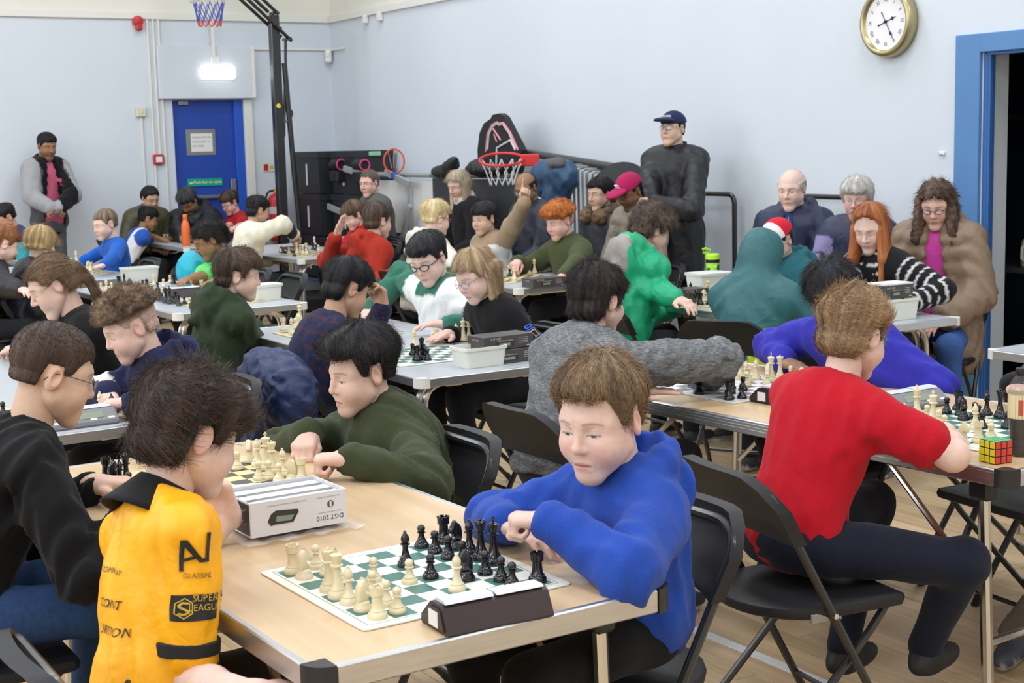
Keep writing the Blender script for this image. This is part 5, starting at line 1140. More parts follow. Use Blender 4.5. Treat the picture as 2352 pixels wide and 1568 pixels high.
# tubs
tub(2.735, 4.745, .03, 'open white tub on the near end of the carton table', .185, .125, .075); tub(3.03, 7.60, .05, 'lidded white tub beside the chin of the dark green hoodie boy', .17, .12, .085, lid=True)
tub(2.83, 9.20, .06, 'white tub on the far end of the table behind', .22, .13, .10); tub(5.02, 10.85, .03, 'white tub beside the reaching cream sleeve', .22, .14, .10); tub(4.885, 7.20, .03, 'open white tub in front of the ginger boy', .22, .14, .075)
tub(5.0, 6.17, -.03, 'lidded white tub beside the lime green bottle', .21, .16, .105, lid=True); tub(4.86, 4.70, -.03, 'white tub under the small dark carton by the ginger girl', .21, .13, .095); tub(2.42, 9.85, .06, 'white tub behind the bowl-cut blond hair', .16, .12, .09)
clock_box(2.865, 4.765, .03, TZ, 'lower of the two stacked dark clock cartons'); clock_box(2.85, 4.775, .05, TZ + .0535, 'upper of the two stacked dark clock cartons'); clock_box(4.545, 7.11, .03, TZ, 'dark clock carton in front of the open tub of the ginger boy'); clock_box(4.75, 6.02, -.03, TZ, 'dark clock carton half hidden behind the green jacket sleeve', w=.16)
t = clock_box(4.84, 4.70, -.03, TZ + .0965, 'small dark carton on top of the tub by the ginger girl', w=.17, d=.11, h=.062)
b = MB(); b.box((0, 0, .0655), (.086, .056, .004), bev=.001); b.build('white_lid', M_BOXW, t)
b = MB(); b.prism([(-.1, -.05), (.09, -.07), (.11, .03), (-.06, .06)], 0, .004, c=(3.03, 4.70, TZ + .001)); o = b.build('magazine', mat('magazine_dark', (.04, .042, .05), .35), None); tag(o, 'dark glossy booklet beside the dark clock cartons', 'booklet')
# white clock carton in the foreground, printed upside down, trays open on top
WB = empty('clock_carton', (1.205, 2.972, TZ + .012), .03, 'white open clock carton with an upside down clock picture', 'box'); w, d, h = .225, .165, .075
b = MB(); b.box((0, 0, .002), (w / 2, d / 2, .002)); b.build('floor_panel', M_BOXW, WB, None)
for nm, cx, cy, hx, hy in (('side_panel', 0, -d / 2, w / 2, .0012), ('side_panel', 0, d / 2, w / 2, .0012), ('end_panel', -w / 2, 0, .0012, d / 2), ('end_panel', w / 2, 0, .0012, d / 2)):
    b = MB(); b.box((cx, cy, h / 2), (hx, hy, h / 2)); b.build(nm, M_BOXW, WB, None)
for cy in (-.055, 0.0, .055): b = MB(); b.box((0, cy, h - .010), (w / 2 - .003, .018, .002)); b.build('tray', mat('tray_grey', (.58, .58, .60), .6), WB, None)
b = MB(); b.box((0, -.028, h - .012), (w * .34, .007, .003)); b.box((0, .027, h - .012), (w * .34, .007, .003)); b.build('slot', mat('slot_grey', (.22, .22, .23), .7), WB, None)
Rs = np.array([[1., 0, 0], [0, 0, -1.], [0, 1., 0]]); Ru = np.array([[-1., 0, 0], [0, 0, -1.], [0, -1., 0]]); y0 = -d / 2 - .0016
text('DGT 2010', .0150, mat('print_dark', (.10, .10, .11), .6), WB, (.072, y0, .018), Ru, ext=.0002)
b = MB(); b.lathe([(.008, 0), (.008, .0004), (.0005, .0005)], 16, c=(.074, y0, .047), R=Rx(pi / 2)); b.build('round_logo', MATS['print_dark'], WB, None); b = MB(); b.box((.074, y0 - .0008, .047), (.0022, .0003, .006)); b.build('logo_figure', M_BOXW, WB, None)
b = MB(); b.prism([(-.075, .030), (-.066, .046), (-.055, .052), (-.005, .048), (-.002, .043), (-.016, .021), (-.058, .022), (-.068, .020)], y0 - .0006, y0 - .0001, 1); pc = b.build('clock_picture', mat('print_case', (.035, .03, .03), .4), WB, None)
b = MB(); b.prism([(-.054, .040), (-.013, .037), (-.021, .026), (-.056, .028)], y0 - .0009, y0 - .0003, 1); b.build('display_picture', mat('print_lcd', (.22, .30, .22), .5), pc, None)
b = MB(); b.box((-.030, y0, .064), (.045, .0003, .0007)); b.box((.070, y0, .064), (.028, .0003, .0007)); b.box((.072, y0, .030), (.028, .0003, .0007)); b.build('small_print', mat('print_pale', (.45, .45, .48), .6), WB, None)
b = MB(); b.box((-w / 2 - .0016, 0, h / 2), (.0003, d / 2 - .004, h / 2 - .004)); ed = b.build('dark_end_print', mat('print_navy', (.035, .035, .045), .5), WB, None)
b = MB()
for k in range(9): b.box((-w / 2 - .0022, -.06 + .013 * k, .058 - .004 * (k % 3)), (.0002, .0035, .0012)); b.box((-w / 2 - .0022, -.055 + .012 * k, .025 + .006 * (k % 2)), (.0002, .0016, .0016))
b.build('specks_print', mat('print_speck', (.5, .42, .35), .5), ed, None)
# clear bag under the carton
vs = []; fs = []; nx, ny = 22, 14
for j in range(ny + 1):
    for i in range(nx + 1):
        u, v = i / nx - .5, j / ny - .5; vs.append((u * .275, v * .21 - .004, .0035 + .0045 * sin(u * 31 + v * 17) * sin(v * 27 - u * 9) + (.003 if abs(v) > .38 else 0)))
for j in range(ny):
    for i in range(nx): a = j * (nx + 1) + i; fs.append((a, a + 1, a + nx + 2, a + nx + 1))
b = MB(); b.add(vs, fs); o = b.build('plastic_bag', mat('clear_film', (.9, .9, .92), .12, alpha=.25, spec=.8), None, 3); o.location = (1.205, 2.955, TZ + .002); o.rotation_euler = (0, 0, .03); tag(o, 'crumpled clear plastic bag under the white clock carton', 'bag')
# puzzle cube
t = empty('puzzle_cube', (2.925, 2.475, TZ + .001), -.10, 'puzzle cube with yellow, red and green faces', 'puzzle cube'); s = .0285; s3 = s * 2 / 3
b = MB(); b.box((0, 0, s), (s, s, s), bev=.002); b.build('core', M_BLACKP, t)
CF = {(-1, 1): (.78, .62, .02), (-1, 0): (.72, .05, .02), (1, 1): (.72, .05, .02), (1, 0): (.8, .8, .8)}
for ax, sg, cc in ((0, -1, (.72, .60, .02)), (1, -1, (.62, .045, .025)), (2, 1, (.10, .45, .16)), (0, 1, (.75, .75, .75)), (1, 1, (.75, .22, .02))):
    for i in range(3):
        for j in range(3):
            p = [0, 0, 0]; hh = [s3 / 2 - .0013] * 3; o1, o2 = [q for q in range(3) if q != ax]; p[ax] = sg * (s + .0004); p[o1] = (i - 1) * s3; p[o2] = (j - 1) * s3; hh[ax] = .0006; p[2] += s
            b = MB(); b.box(p, hh, bev=.0006); b.build('sticker', mat('sticker_%d%d' % (ax, sg), cc, .35), t)
# bottles
def bottle(name, label, loc, prof, m, n=24, extra=None):
    t = empty(name, loc, 0, label, 'bottle'); b = MB(); b.lathe(prof, n); b.build('body', m, t, 1.2)
    if extra: extra(t)
    return t
def cola(t):
    b = MB(); b.lathe([(.001, .003), (.0285, .004), (.030, .010), (.0265, .030), (.0262, .060), (.0290, .085), (.0298, .105), (.001, .105)], 24); b.build('drink', mat('cola', (.018, .006, .003), .08), t, 1.2)
    b = MB(); b.lathe([(.0323, .098), (.0325, .102), (.0325, .158), (.0321, .162), (.0318, .158), (.0318, .102)], 28); lb = b.build('label', mat('bottle_label', (.72, .62, .36), .5), t, 1.2)
    b = MB()
    for k in range(6): a0 = -2.6 + k * .06; b.box((.0327 * cos(a0), .0327 * sin(a0), .128), (.0003, .0012, .020), Rz(a0))
    b.build('label_print', mat('label_red', (.42, .08, .06), .5), lb, None)
    b = MB(); b.lathe([(.0145, .208), (.0150, .209), (.0150, .224), (.0140, .226), (.001, .226)], 20); b.build('cap', M_BLACKP, t)
bottle('cola_bottle', 'dark cola bottle with black cap and cream label', (3.035, 2.49, TZ + .001), [(.022, 0), (.0300, .004), (.0325, .014), (.0290, .034), (.0285, .062), (.0315, .086), (.0325, .10), (.0325, .16), (.0320, .166), (.0270, .188), (.0175, .202), (.0130, .208), (.0130, .214), (.012, .2145)], mat('clear_plastic', (.16, .16, .16), .06, alpha=.24, spec=.9), extra=cola)
b = MB()
t = empty('drink_bottle', (3.30, 2.48, TZ + .001), 0, 'pale blue drink bottle at the right edge behind the cola', 'bottle'); b = MB(); b.lathe([(.03, 0), (.033, .01), (.033, .17), (.026, .20), (.018, .22), (.018, .235), (.001, .236)], 20); b.build('body', mat('pale_blue_plastic', (.22, .48, .66), .35), t); b = MB(); b.lathe([(.019, .232), (.020, .25), (.012, .262), (.001, .263)], 16); b.build('cap', M_TUB, t)
bottle('water_bottle', 'matte orange metal water bottle on the far table', (4.26, 12.45, TZ + .001), [(.034, 0), (.037, .004), (.037, .165), (.034, .185), (.022, .215), (.019, .225), (.0195, .228), (.0205, .23), (.0205, .268), (.018, .272), (.001, .273)], mat('orange_coat', (.80, .16, .03), .45))
def lime(t):
    b = MB(); b.lathe([(.037, .150), (.038, .152), (.038, .168), (.036, .170)], 24); b.build('collar', M_BLACKP, t)
    b = MB(); b.lathe([(.0385, .168), (.0385, .192), (.034, .198), (.001, .199)], 24); b.build('lid', mat('lime_lid', (.42, .78, .03), .4), t); b = MB(); b.tube([(-.01, .02, .198), (-.045, .02, .206), (-.052, .02, .225), (-.03, .02, .228), (.0, .02, .215)], .007, 8); b.build('spout', MATS['lime_lid'], t)
    rs = random.Random(3)
    for k in range(26):
        a = rs.randrange(12) * pi / 6 + .26; z = .02 + rs.randrange(8) * .016; c = rs.choice([(.10, .30, .02), (.55, .85, .15), (.02, .05, .01)]); b = MB(); b.box((.0362 * cos(a), .0362 * sin(a), z), (.0008, .0085, .0075), Rz(a)); b.build('pixel_print', mat('lime_px_%d' % int(c[1] * 100), c, .5), t, None)
bottle('water_bottle', 'lime green bottle with dark square print and flip lid', (5.09, 6.25, TZ + .001), [(.034, 0), (.036, .004), (.036, .15), (.034, .152), (.001, .153)], mat('lime_body', (.28, .62, .03), .35), extra=lime)
# ------------------------------------------------------------------ equipment along the walls
def crate(x, y, z, rz, label, w=.40, l=.58, h=.40):
    t = empty('storage_crate', (x, y, z), rz, label, 'crate', 'black storage crates'); b = MB(); vs = []; fs = []
    for (a, c, zz) in ((w * .44, l * .45, 0), (w * .48, l * .485, h - .06), (w * .5, l * .5, h - .058), (w * .5, l * .5, h), (w * .46, l * .47, h), (w * .42, l * .43, .01)): vs += [(-a, -c, zz), (a, -c, zz), (a, c, zz), (-a, c, zz)]
    for r in range(5):
        for i in range(4): fs.append((r * 4 + i, r * 4 + (i + 1) % 4, r * 4 + 4 + (i + 1) % 4, r * 4 + 4 + i))
    fs += [(3, 2, 1, 0), (20, 21, 22, 23)]; b.add(vs, fs); b.build('tub', mat('crate_black', (.020, .021, .024), .5), t, None)
    b = MB(); b.box((-w * .47 - .004, 0, h * .45), (.006, .012, h * .26), bev=.003); b.build('label_strip', mat('strip_white', (.6, .6, .6), .5), t)
    for s in (-1, 1): b = MB(); b.box((0, s * (l * .5 + .004), h - .03), (.06, .012, .02), bev=.005); b.build('clip', mat('clip_green', (.25, .55, .35), .5) if s < 0 else M_BLACKP, t)
    return t
for i, z in enumerate((.28, .685, 1.09)): crate(5.98, 13.28, z, 0, 'black storage crate in the corner stack, %s' % ('bottom of the stack', 'middle of the stack', 'topmost of the stack')[i])
for i, z in enumerate((.28, .685, 1.09)): crate(6.08, 12.66, z, 0, 'black storage crate in the stack behind the seated man, %s' % ('lowest one', 'middle one', 'top one')[i])
t = empty('trolley', (6.0, 12.95, 0), 0, 'low blue framed trolley under the black crates', 'trolley')
for s in (-1, 1): b = MB(); b.tube(fillet([(s * .2 - .05, -.62, .05), (s * .2 - .05, -.62, .26), (s * .2 - .05, .62, .26), (s * .2 - .05, .62, .05)], .04, 4), .014, 8); b.build('frame', mat('blue_steel', (.05, .09, .20), .4), t)
for sx in (-.2, .2):
    for sy in (-.5, .5): b = MB(); b.lathe([(.04, -.012), (.045, 0), (.04, .012)], 16, c=(sx, sy, .045), R=Ry(pi / 2)); b.build('wheel', M_RUBBER, t)
b = MB(); b.box((-.02, 0, .262), (.22, .62, .012)); b.build('deck', M_BLACKP, t, None)
for i, (px, py) in enumerate(((775, 378), (828, 379))):
    p = at_x(px, py, 5.86); t = empty('exercise_roller', p, 0, 'black roller with pink rim, %s' % ('nearer the corner' if i == 0 else 'nearer the seated man'), 'roller', 'pink rimmed rollers'); b = MB(); b.lathe([(.045, -.10), (.05, -.09), (.05, .07), (.045, .08)], 20, R=Rx(pi / 2)); b.build('drum', M_BLACKP, t); b = MB(); b.tube([(.048 * cos(a), -.09, .048 * sin(a)) for a in np.linspace(0, 2 * pi, 20, endpoint=False)], .007, 6, closed=True); b.build('rim', mat('pink_plastic', (.70, .05, .17), .4), t)
    b = MB(); b.box((0, 0, -.11), (.05, .09, .05), bev=.01); b.build('stand', M_BLACKP, t)
# folded table with white panel on a grey tube frame
t = empty('folded_games_table', (5.95, 11.8, 0), 0, 'folded white games table on a grey wheeled frame', 'games table')
b = MB(); b.box((.03, 0, .86), (.012, .90, .36), bev=.004); b.build('panel', mat('panel_white', (.72, .72, .70), .4), t); b = MB(); b.box((.10, 0, .84), (.012, .90, .36), bev=.004); b.build('panel', MATS['panel_white'], t)
b = MB(); b.tube(fillet([(0, .93, .06), (0, .93, 1.275), (0, -.90, 1.275), (0, -.90, .06)], .14, 7), .022, 10); b.build('frame', mat('frame_grey', (.36, .38, .38), .4, .3), t)
for yy in (-.36,): b = MB(); b.tube([(-.02, yy, .2), (-.03, yy - .03, 1.2)], .013, 8); b.build('strut', MATS['frame_grey'], t)
for y0_, z0_, y1_, z1_ in ((.75, 1.33, .05, 1.24), (1.15, .97, .83, .92), (-.1, 1.3, -.55, 1.2), (-.38, .72, -.55, 1.02)): b = MB(); b.box(((-.10), (y0_ + y1_) / 2, (z0_ + z1_) / 2), (.015, np.hypot(y1_ - y0_, z1_ - z0_) / 2, .028), Rx(math.atan2(z1_ - z0_, y1_ - y0_)), bev=.004); b.build('bracket', MATS['frame_grey'], t)
for yy in (.85, -.85): b = MB(); b.lathe([(.05, -.015), (.06, 0), (.05, .015)], 16, c=(0, yy, .06), R=Ry(pi / 2)); b.build('wheel', M_RUBBER, t)
p = at_x(905, 370, 5.85); t = empty('hoop_toy', p, 0, 'small orange-red hoop standing above the white games table', 'hoop'); Rb = np.stack([unit3 for unit3 in (np.array((.855, -.519, 0)), np.array((0, 0, 1.)), np.array((-.519, -.855, 0)))], 1)
b = MB(); b.tube([Rb @ np.array((.088 * cos(a), .105 * sin(a), 0)) for a in np.linspace(0, 2 * pi, 28, endpoint=False)], .008, 8, closed=True); b.build('ring', mat('hoop_red', (.62, .07, .04), .4), t)
b = MB(); b.box((0, 0, -.125), (.025, .03, .03), bev=.006); b.build('clamp', mat('clamp_blue', (.03, .08, .45), .4), t); b = MB()
for k in range(3): b.tube([Rb @ np.array((-.05 + .05 * k, .09, 0)), Rb @ np.array((.02 * (k - 1), -.06, .01))], .0018, 5)
b.build('string', mat('string_pink', (.65, .45, .42), .7), t)
t = empty('games_table_dark', (5.93, 10.30, 0), 0, 'dark grey folded games table panel behind the long-haired woman', 'games table')
b = MB(); b.box((0, 0, .80), (.015, .66, .45), bev=.004); b.build('panel', mat('panel_dark', (.035, .037, .042), .5, noise=.1), t); b = MB(); b.tube([(0, .70, 1.275), (0, -.75, 1.275)], .02, 8); b.build('rail', mat('frame_green_grey', (.18, .21, .19), .4, .4), t)
for yy in (.6, -.6): b = MB(); b.tube([(0, yy, .36), (0, yy, 0)], .02, 8); b.build('leg', MATS['frame_grey'], t)
def lump(name, label, cat, prims, m, col, vox=.016, seed=1, amp=.012, ff=22.0, puff=None, floor=None, quilt=0):
    P_ = np.array([p[0] for p in prims]); r = max(max(p[1]) for p in prims); f = Field(P_.min(0) - r - .05, P_.max(0) + r + .05, vox)
    for p in prims: f.ell(p[0], p[1], R=p[2] if len(p) > 2 else None, k=.06)
    if floor: f.plane(floor[0], floor[1])
    idx, q = f.band(vox * 2.2); w1 = wob(q, seed, ff, 4); f.D[idx] += amp * (.6 * w1 - .8 * (.5 - np.abs(wob(q + 1.7, seed + 2, ff * 1.6, 3)) * 1.5))
    if quilt: u_ = (q[:, 1] + q[:, 2] + .5 * q[:, 0]) * pi / .085; v_ = (q[:, 1] - q[:, 2] + .5 * q[:, 0]) * pi / .085; f.D[idx] += -quilt * (np.minimum(np.abs(np.sin(u_)), np.abs(np.sin(v_))) ** .4 - .6)
    V, Q = f.nets(); o = link(name, np_mesh(name, V, Q, np.tile(np.array(col, np.float32), (len(V), 1))), m); return tag(o, label, cat)
p = at_x(1018, 393, 5.88); lump('holdall', 'black holdall bag lying beside the white games table', 'bag', [(p, (.07, .17, .055)), (p + (0, -.13, .04), (.06, .12, .045), Rx(-.6))], M_NYLON, (.018, .018, .020), seed=4)
p = at_x(1112, 389, 5.86); lump('holdall', 'black bag lying under the red basketball hoop', 'bag', [(p, (.09, .26, .05)), (p + (0, .08, .03), (.07, .12, .045))], M_NYLON, (.016, .016, .018), seed=9)
# leaning mini backboard with hoop
t = empty('basketball_backboard', (6.02, 9.85, 1.3), 0, 'black fan-shaped backboard with red hoop leaning on the wall', 'backboard')
ol = [(1105, 345), (1110, 305), (1120, 283), (1136, 272), (1139, 264), (1155, 260), (1166, 268), (1206, 345), (1204, 372), (1196, 398), (1150, 408), (1108, 405)]
def yz(p, X): q = at_x(*p, X); return (q[1] - 9.85, q[2] - 1.3)
b = MB(); b.prism([yz(p, 6.0) for p in ol], -.055, .0, 0); b.build('board', M_BLACKP, t, .5)
def inset(pl, s): c = np.mean(pl, 0); return [tuple(c + (np.array(p) - c) * s) for p in pl]
bl = [yz(p, 5.945) for p in [(1112, 348), (1116, 308), (1126, 288), (1138, 281), (1141, 285), (1152, 282), (1168, 305), (1186, 345)]]
for nm, s, cc, r in (('pink_line', 1.0, (.62, .25, .28), .010), ('white_line', .88, (.62, .62, .66), .008)):
    b = MB(); b.tube([(-.058, *q) for q in inset(bl, s)], r, 6, flat=1); b.build(nm, mat(nm, cc, .5), t)
b = MB(); b.tube([(-.058, *yz(q, 5.945)) for q in ((1135, 398), (1137, 340), (1168, 322), (1180, 345))], .009, 6); b.build('target_line', MATS['white_line'], t)
b = MB(); b.tube([(-.058, *yz(q, 5.945)) for q in ((1128, 295), (1146, 322))], .008, 6); b.tube([(-.058, *yz(q, 5.945)) for q in ((1130, 308), (1137, 326))], .006, 6); b.build('pink_stripe', MATS['pink_line'], t)
hc = at_x(1152, 366, 5.72) - np.array((6.02, 9.85, 1.3)); b = MB(); hr = .165
b.tube([hc + np.array((hr * cos(a) * 1.0, hr * sin(a), .045 * sin(a + .6))) for a in np.linspace(0, 2 * pi, 28, endpoint=False)], .010, 8, closed=True); hp = b.build('hoop', mat('hoop_red2', (.62, .03, .03), .4), t)
b = MB(); b.box(hc + np.array((.19, -.10, -.01)), (.07, .035, .045), Rz(-.5), bev=.008); b.build('hoop_bracket', MATS['hoop_red2'], t)
b = MB()
for k in range(12):
    a = k * pi / 6
    for d in (-1, 1): b.tube([hc + np.array((hr * cos(a), hr * sin(a), .0)), hc + np.array((.72 * hr * cos(a + d * .35), .72 * hr * sin(a + d * .35), -.10)), hc + np.array((.55 * hr * cos(a + d * .0), .55 * hr * sin(a), -.19))], .0035, 5)
b.build('net', mat('net_white', (.62, .62, .60), .8), t)
b = MB(); b.tube([at_x(1204, 350, 6.1), at_x(1470, 393, 6.1)], .030, 12); o = b.build('stand_pole', mat('pole_grey', (.09, .095, .09), .35, .5), None); tag(o, 'dark grey pole lying across the stacked equipment', 'pole')
t = empty('hoop_stand_foot', at_x(1428, 448, 6.0), 0, 'black round stand base behind the woman with fur hood', 'base'); b = MB(); b.lathe([(.07, -.08), (.20, -.05), (.235, 0), (.228, .03), (.15, .05), (.04, .06)], 32, R=Rz(.6) @ Ry(-pi / 2 + .2)); b.build('shell', M_BLACKP, t)
b = MB(); b.lathe([(.03, .05), (.03, .09), (.02, .095)], 12, R=Rz(.6) @ Ry(-pi / 2 + .2)); b.build('socket', M_GREYM, t)
t = empty('chair_stack', (6.02, 8.78, 0), 0, 'stack of folded grey metal frames beside the blue coat', 'frames')
for k in range(7): yy = .16 - .055 * k; b = MB(); b.tube(fillet([(-.06, yy, .0), (-.06, yy, 1.36 - .01 * k), (.14, yy, 1.36 - .01 * k), (.14, yy, .0)], .03, 4), .009, 8); b.build('folded_frame', MATS['frame_grey'] if k % 2 else M_GREYM, t)
p = at_x(1268, 405, 5.86); lump('hanging_coat', 'blue padded coat draped over the folded frames', 'coat', [(p + (0, .0, .02), (.10, .24, .11)), (p + (-.02, -.19, .0), (.09, .13, .13)), (p + (-.02, -.08, -.17), (.08, .15, .16)), (p + (0, .16, -.06), (.07, .10, .10))], M_NYLON, (.030, .075, .15), seed=12, amp=.016)
p = at_x(1278, 372, 5.80); lump('folded_scarf', 'dark and grey bundle lying on the blue coat', 'bundle', [(p, (.05, .09, .03)), (p + (-.03, -.04, -.015), (.04, .08, .025))], M_FLEECE, (.10, .10, .10), vox=.01, seed=3, amp=.006)
# upright trolley handles
for i, (y0_, y1_) in enumerate(((7.90, 7.41), (6.80, 6.33))):
    t = empty('chair_trolley', (6.22, (y0_ + y1_) / 2, 0), 0, 'black tubular trolley handle against the wall, %s' % ('right of the standing man in cap' if i == 0 else 'behind the elderly couple'), 'trolley', 'black tubular trolleys'); hw = (y0_ - y1_) / 2
    b = MB(); b.tube(fillet([(0, -hw, .12), (0, -hw, 1.165), (0, hw, 1.165), (0, hw, .12)], .07, 6), .0165, 10); b.build('handle', M_STEELB, t); b = MB(); b.box((-.12, 0, .11), (.16, hw, .015), bev=.004); b.build('deck', M_STEELB, t)
    for sx in (-.2, .0):
        for sy in (-hw + .05, hw - .05): b = MB(); b.lathe([(.04, -.012), (.048, 0), (.04, .012)], 14, c=(sx, sy, .048), R=Rx(pi / 2)); b.build('wheel', M_RUBBER, t)
# fire extinguisher
t = empty('fire_extinguisher', (5.63, W_Y - .10, .62), 0, 'red fire extinguisher hung on the far wall beside the door', 'extinguisher')
b = MB(); b.lathe([(.06, 0), (.078, .01), (.08, .03), (.08, .40), (.074, .43), (.05, .455), (.025, .465), (.02, .48)], 24); b.build('cylinder', M_RED, t, 1.0)
b = MB(); b.lathe([(.0808, .27), (.0808, .34)], 24); b.build('label', mat('ext_label', (.6, .5, .45), .5), t, 1.0); b = MB(); b.box((0, 0, .495), (.018, .018, .02), bev=.004); b.build('valve', mat('valve_yellow', (.65, .45, .05), .4), t)
b = MB(); b.box((.04, 0, .53), (.06, .010, .006), Ry(-.45)); b.box((.04, 0, .515), (.055, .010, .005), Ry(-.1)); b.build('lever', M_RED, t); b = MB(); b.tube(fillet([(-.02, 0, .50), (-.09, -.01, .49), (-.14, -.02, .36), (-.10, -.02, .15)], .06, 5), .010, 8); b.build('hose', M_RUBBER, t)
b = MB(); b.box((0, .085, .25), (.02, .015, .10)); b.build('bracket', M_GREYM, t)
# portable basketball stand: post, arms, rim and net
PX, PY = 5.358, 12.9
t = empty('basketball_stand', (PX, PY, 0), 0, 'tall black portable basketball stand by the corner', 'basketball stand')
pa = lambda x, y, dy=0.0: at_y(x, y, PY) - np.array((PX, PY, 0)) + np.array((0, dy, 0))
b = MB(); b.box((0, 0, 1.40), (.042, .042, 1.345), bev=.006); b.build('post', M_STEELB, t); b = MB(); b.box((.25, .02, .08), (.45, .30, .075), bev=.03); b.build('base', M_BLACKP, t)
b = MB(); b.tube([pa(692, 560), pa(676, 400), pa(653, 145)], [.020, .026, .026], 10); b.build('strut', M_STEELB, t)
b = MB(); b.tube([pa(656, 92), pa(656, 150), pa(652, 312), pa(640, 330)], .014, 8); b.build('adjuster', M_STEELB, t); b = MB(); b.tube(fillet([pa(655, 252), pa(671, 252), pa(671, 268), pa(657, 280)], .03, 4), .010, 8); b.build('crank_handle', M_STEELB, t)
b = MB(); b.lathe([(.020, 0), (.022, .01), (.004, .014)], 10, c=(-.01, -.043, 1.92), R=Rx(pi / 2)); b.build('yellow_cap', mat('cap_yellow', (.7, .6, .05), .5), t)
for (x0, y0_, x1, y1_, dy) in ((634, 34, 548, -48, -.06), (622, 26, 538, -52, .06), (664, 95, 528, -34, -.06), (652, 84, 520, -38, .06)):
    b = MB(); b.tube([pa(x0, y0_, dy), pa(x1, y1_, dy)], .017, 8); b.build('arm', M_STEELB, t)
for (x, y) in ((629, 30), (636, 66), (659, 90)): b = MB(); b.tube([pa(x, y, -.085), pa(x, y, .085)], .016, 8); b.build('axle', M_STEELB, t)
b = MB(); b.box((-.60, 0, 3.25), (.02, .52, .36), bev=.004); b.build('backboard', mat('backboard_clear', (.6, .62, .64), .2), t)
hc = np.array((-.61, -.0, 3.0)); b = MB(); hr = .225; hc = hc + np.array((-.20, -.12, -.06)); hc = at_y(478, -20, 12.9) - np.array((PX, PY, 0)); hr = .16
b.tube([hc + np.array((hr * cos(a), hr * sin(a), 0)) for a in np.linspace(0, 2 * pi, 28, endpoint=False)], .009, 8, closed=True); b.build('rim', MATS['hoop_red'], t)
cols = [mat('net_white', (.62, .62, .60), .8), mat('net_blue', (.06, .09, .45), .8), mat('net_red', (.62, .08, .06), .8)]; zs = [0, -.10, -.19, -.26, -.31]; rr = [1.0, .86, .74, .68, .62]
for lv in range(4):
    b = MB()
    for k in range(12):
        a0 = (k + .5 * (lv % 2)) * pi / 6
        for d in (-.5, .5): a1 = a0 + d * pi / 6; b.tube([hc + np.array((hr * rr[lv] * cos(a0), hr * rr[lv] * sin(a0), zs[lv])), hc + np.array((hr * rr[lv + 1] * cos(a1), hr * rr[lv + 1] * sin(a1), zs[lv + 1]))], .0042, 5)
    b.build('net', cols[(0, 1, 1, 2)[lv]], t)
# side table with milk bottle in the doorway, its steel post
t = empty('side_table', (6.98, 5.45, 0), 0, 'dark narrow table inside the blue doorway', 'table'); b = MB(); b.box((.1, -.15, .745), (.34, .75, .014), bev=.003); b.build('top', mat('table_dark', (.05, .05, .055), .5), t)
for sx in (-.15, .35):
    for sy in (-.8, .5): b = MB(); b.tube([(sx, sy, 0), (sx, sy, .735)], .015, 8); b.build('leg', M_GREYM, t)
t = empty('milk_bottle', (6.86, 5.58, .760), 0, 'white plastic milk bottle on the doorway table', 'bottle'); b = MB(); b.lathe([(.05, 0), (.058, .01), (.058, .11), (.05, .15), (.022, .18), (.02, .19)], 20); b.build('body', mat('milk_plastic', (.72, .70, .60), .4), t, 1.0); b = MB(); b.lathe([(.022, .188), (.022, .208), (.018, .21)], 14); b.build('cap', M_WHITE, t); b = MB(); b.tube([(-.05, 0, .13), (-.078, 0, .11), (-.078, 0, .05), (-.055, 0, .03)], .009, 8); b.build('handle', MATS['milk_plastic'], t)
b = MB(); b.box((6.93, 5.30, .775), (.09, .10, .014), bev=.003); o = b.build('paper_pad', M_LABEL, None); tag(o, 'white paper pad beside the milk bottle', 'paper')
b = MB(); b.tube([(6.75, 5.32, .0), (6.75, 5.32, 1.28), (6.80, 5.25, 1.36)], .02, 10); o = b.build('steel_post', M_GREYM, None); tag(o, 'grey steel post inside the blue doorway', 'post')
# things at the edges
q = at_z(2268, 800, TZ); table((q[0] + .02, q[1] - 1.62), .735, 1.6, .03, 'grey', 'grey topped folding table cut off by the right edge')
p = at_z(28, 572, TZ + .03); b = MB(); b.box((0, 0, 0), (.14, .12, .012), bev=.004); o = b.build('blue_folder', mat('folder_blue', (.12, .22, .62), .4), None, loc=(p[0], p[1], TZ + .014)); tag(o, 'blue folder on the far left table', 'folder')
p = at_y(18, 562, 12.05); lump('rucksack', 'red and white rucksack beside the far left table', 'bag', [(p, (.14, .12, .17)), (p + (-.05, -.03, .05), (.09, .08, .10))], M_NYLON, (.62, .07, .05), seed=5, amp=.010)
# ------------------------------------------------------------------ the people
def rgb(r, g, b): return tuple(((c / 255) / 12.92 if c <= 10 else ((c / 255 + .055) / 1.055) ** 2.4) for c in (r, g, b))
SHORT = dict(top=.020, side=.006, back=.008, nape=-.040, front=.058, len=.018, ear=.026)
FADE = dict(top=.030, side=.003, back=.004, front=.060, len=.022, t0=.045, t1=.075, fade=(.03, .06), ear=.026, dens=.8)
FRINGE = dict(top=.024, side=.009, back=.011, front=.054, len=.028, nape=-.042)
MOP = dict(top=.030, side=.016, back=.018, front=.044, len=.032, mess=1.0, lift=.16, nape=-.050, ear=.026, amp=.004, cf=45)
CAPHAIR = dict(top=.001, side=.005, back=.006, front=.045, ear=.024, len=.010, zmax=.03, dens=.3)
CURLY = dict(top=.045, side=.034, back=.036, front=.05, curl=.010, len=.030, nape=-.07, ear=.012)
def seat_label(who): return 'black folding chair under ' + who
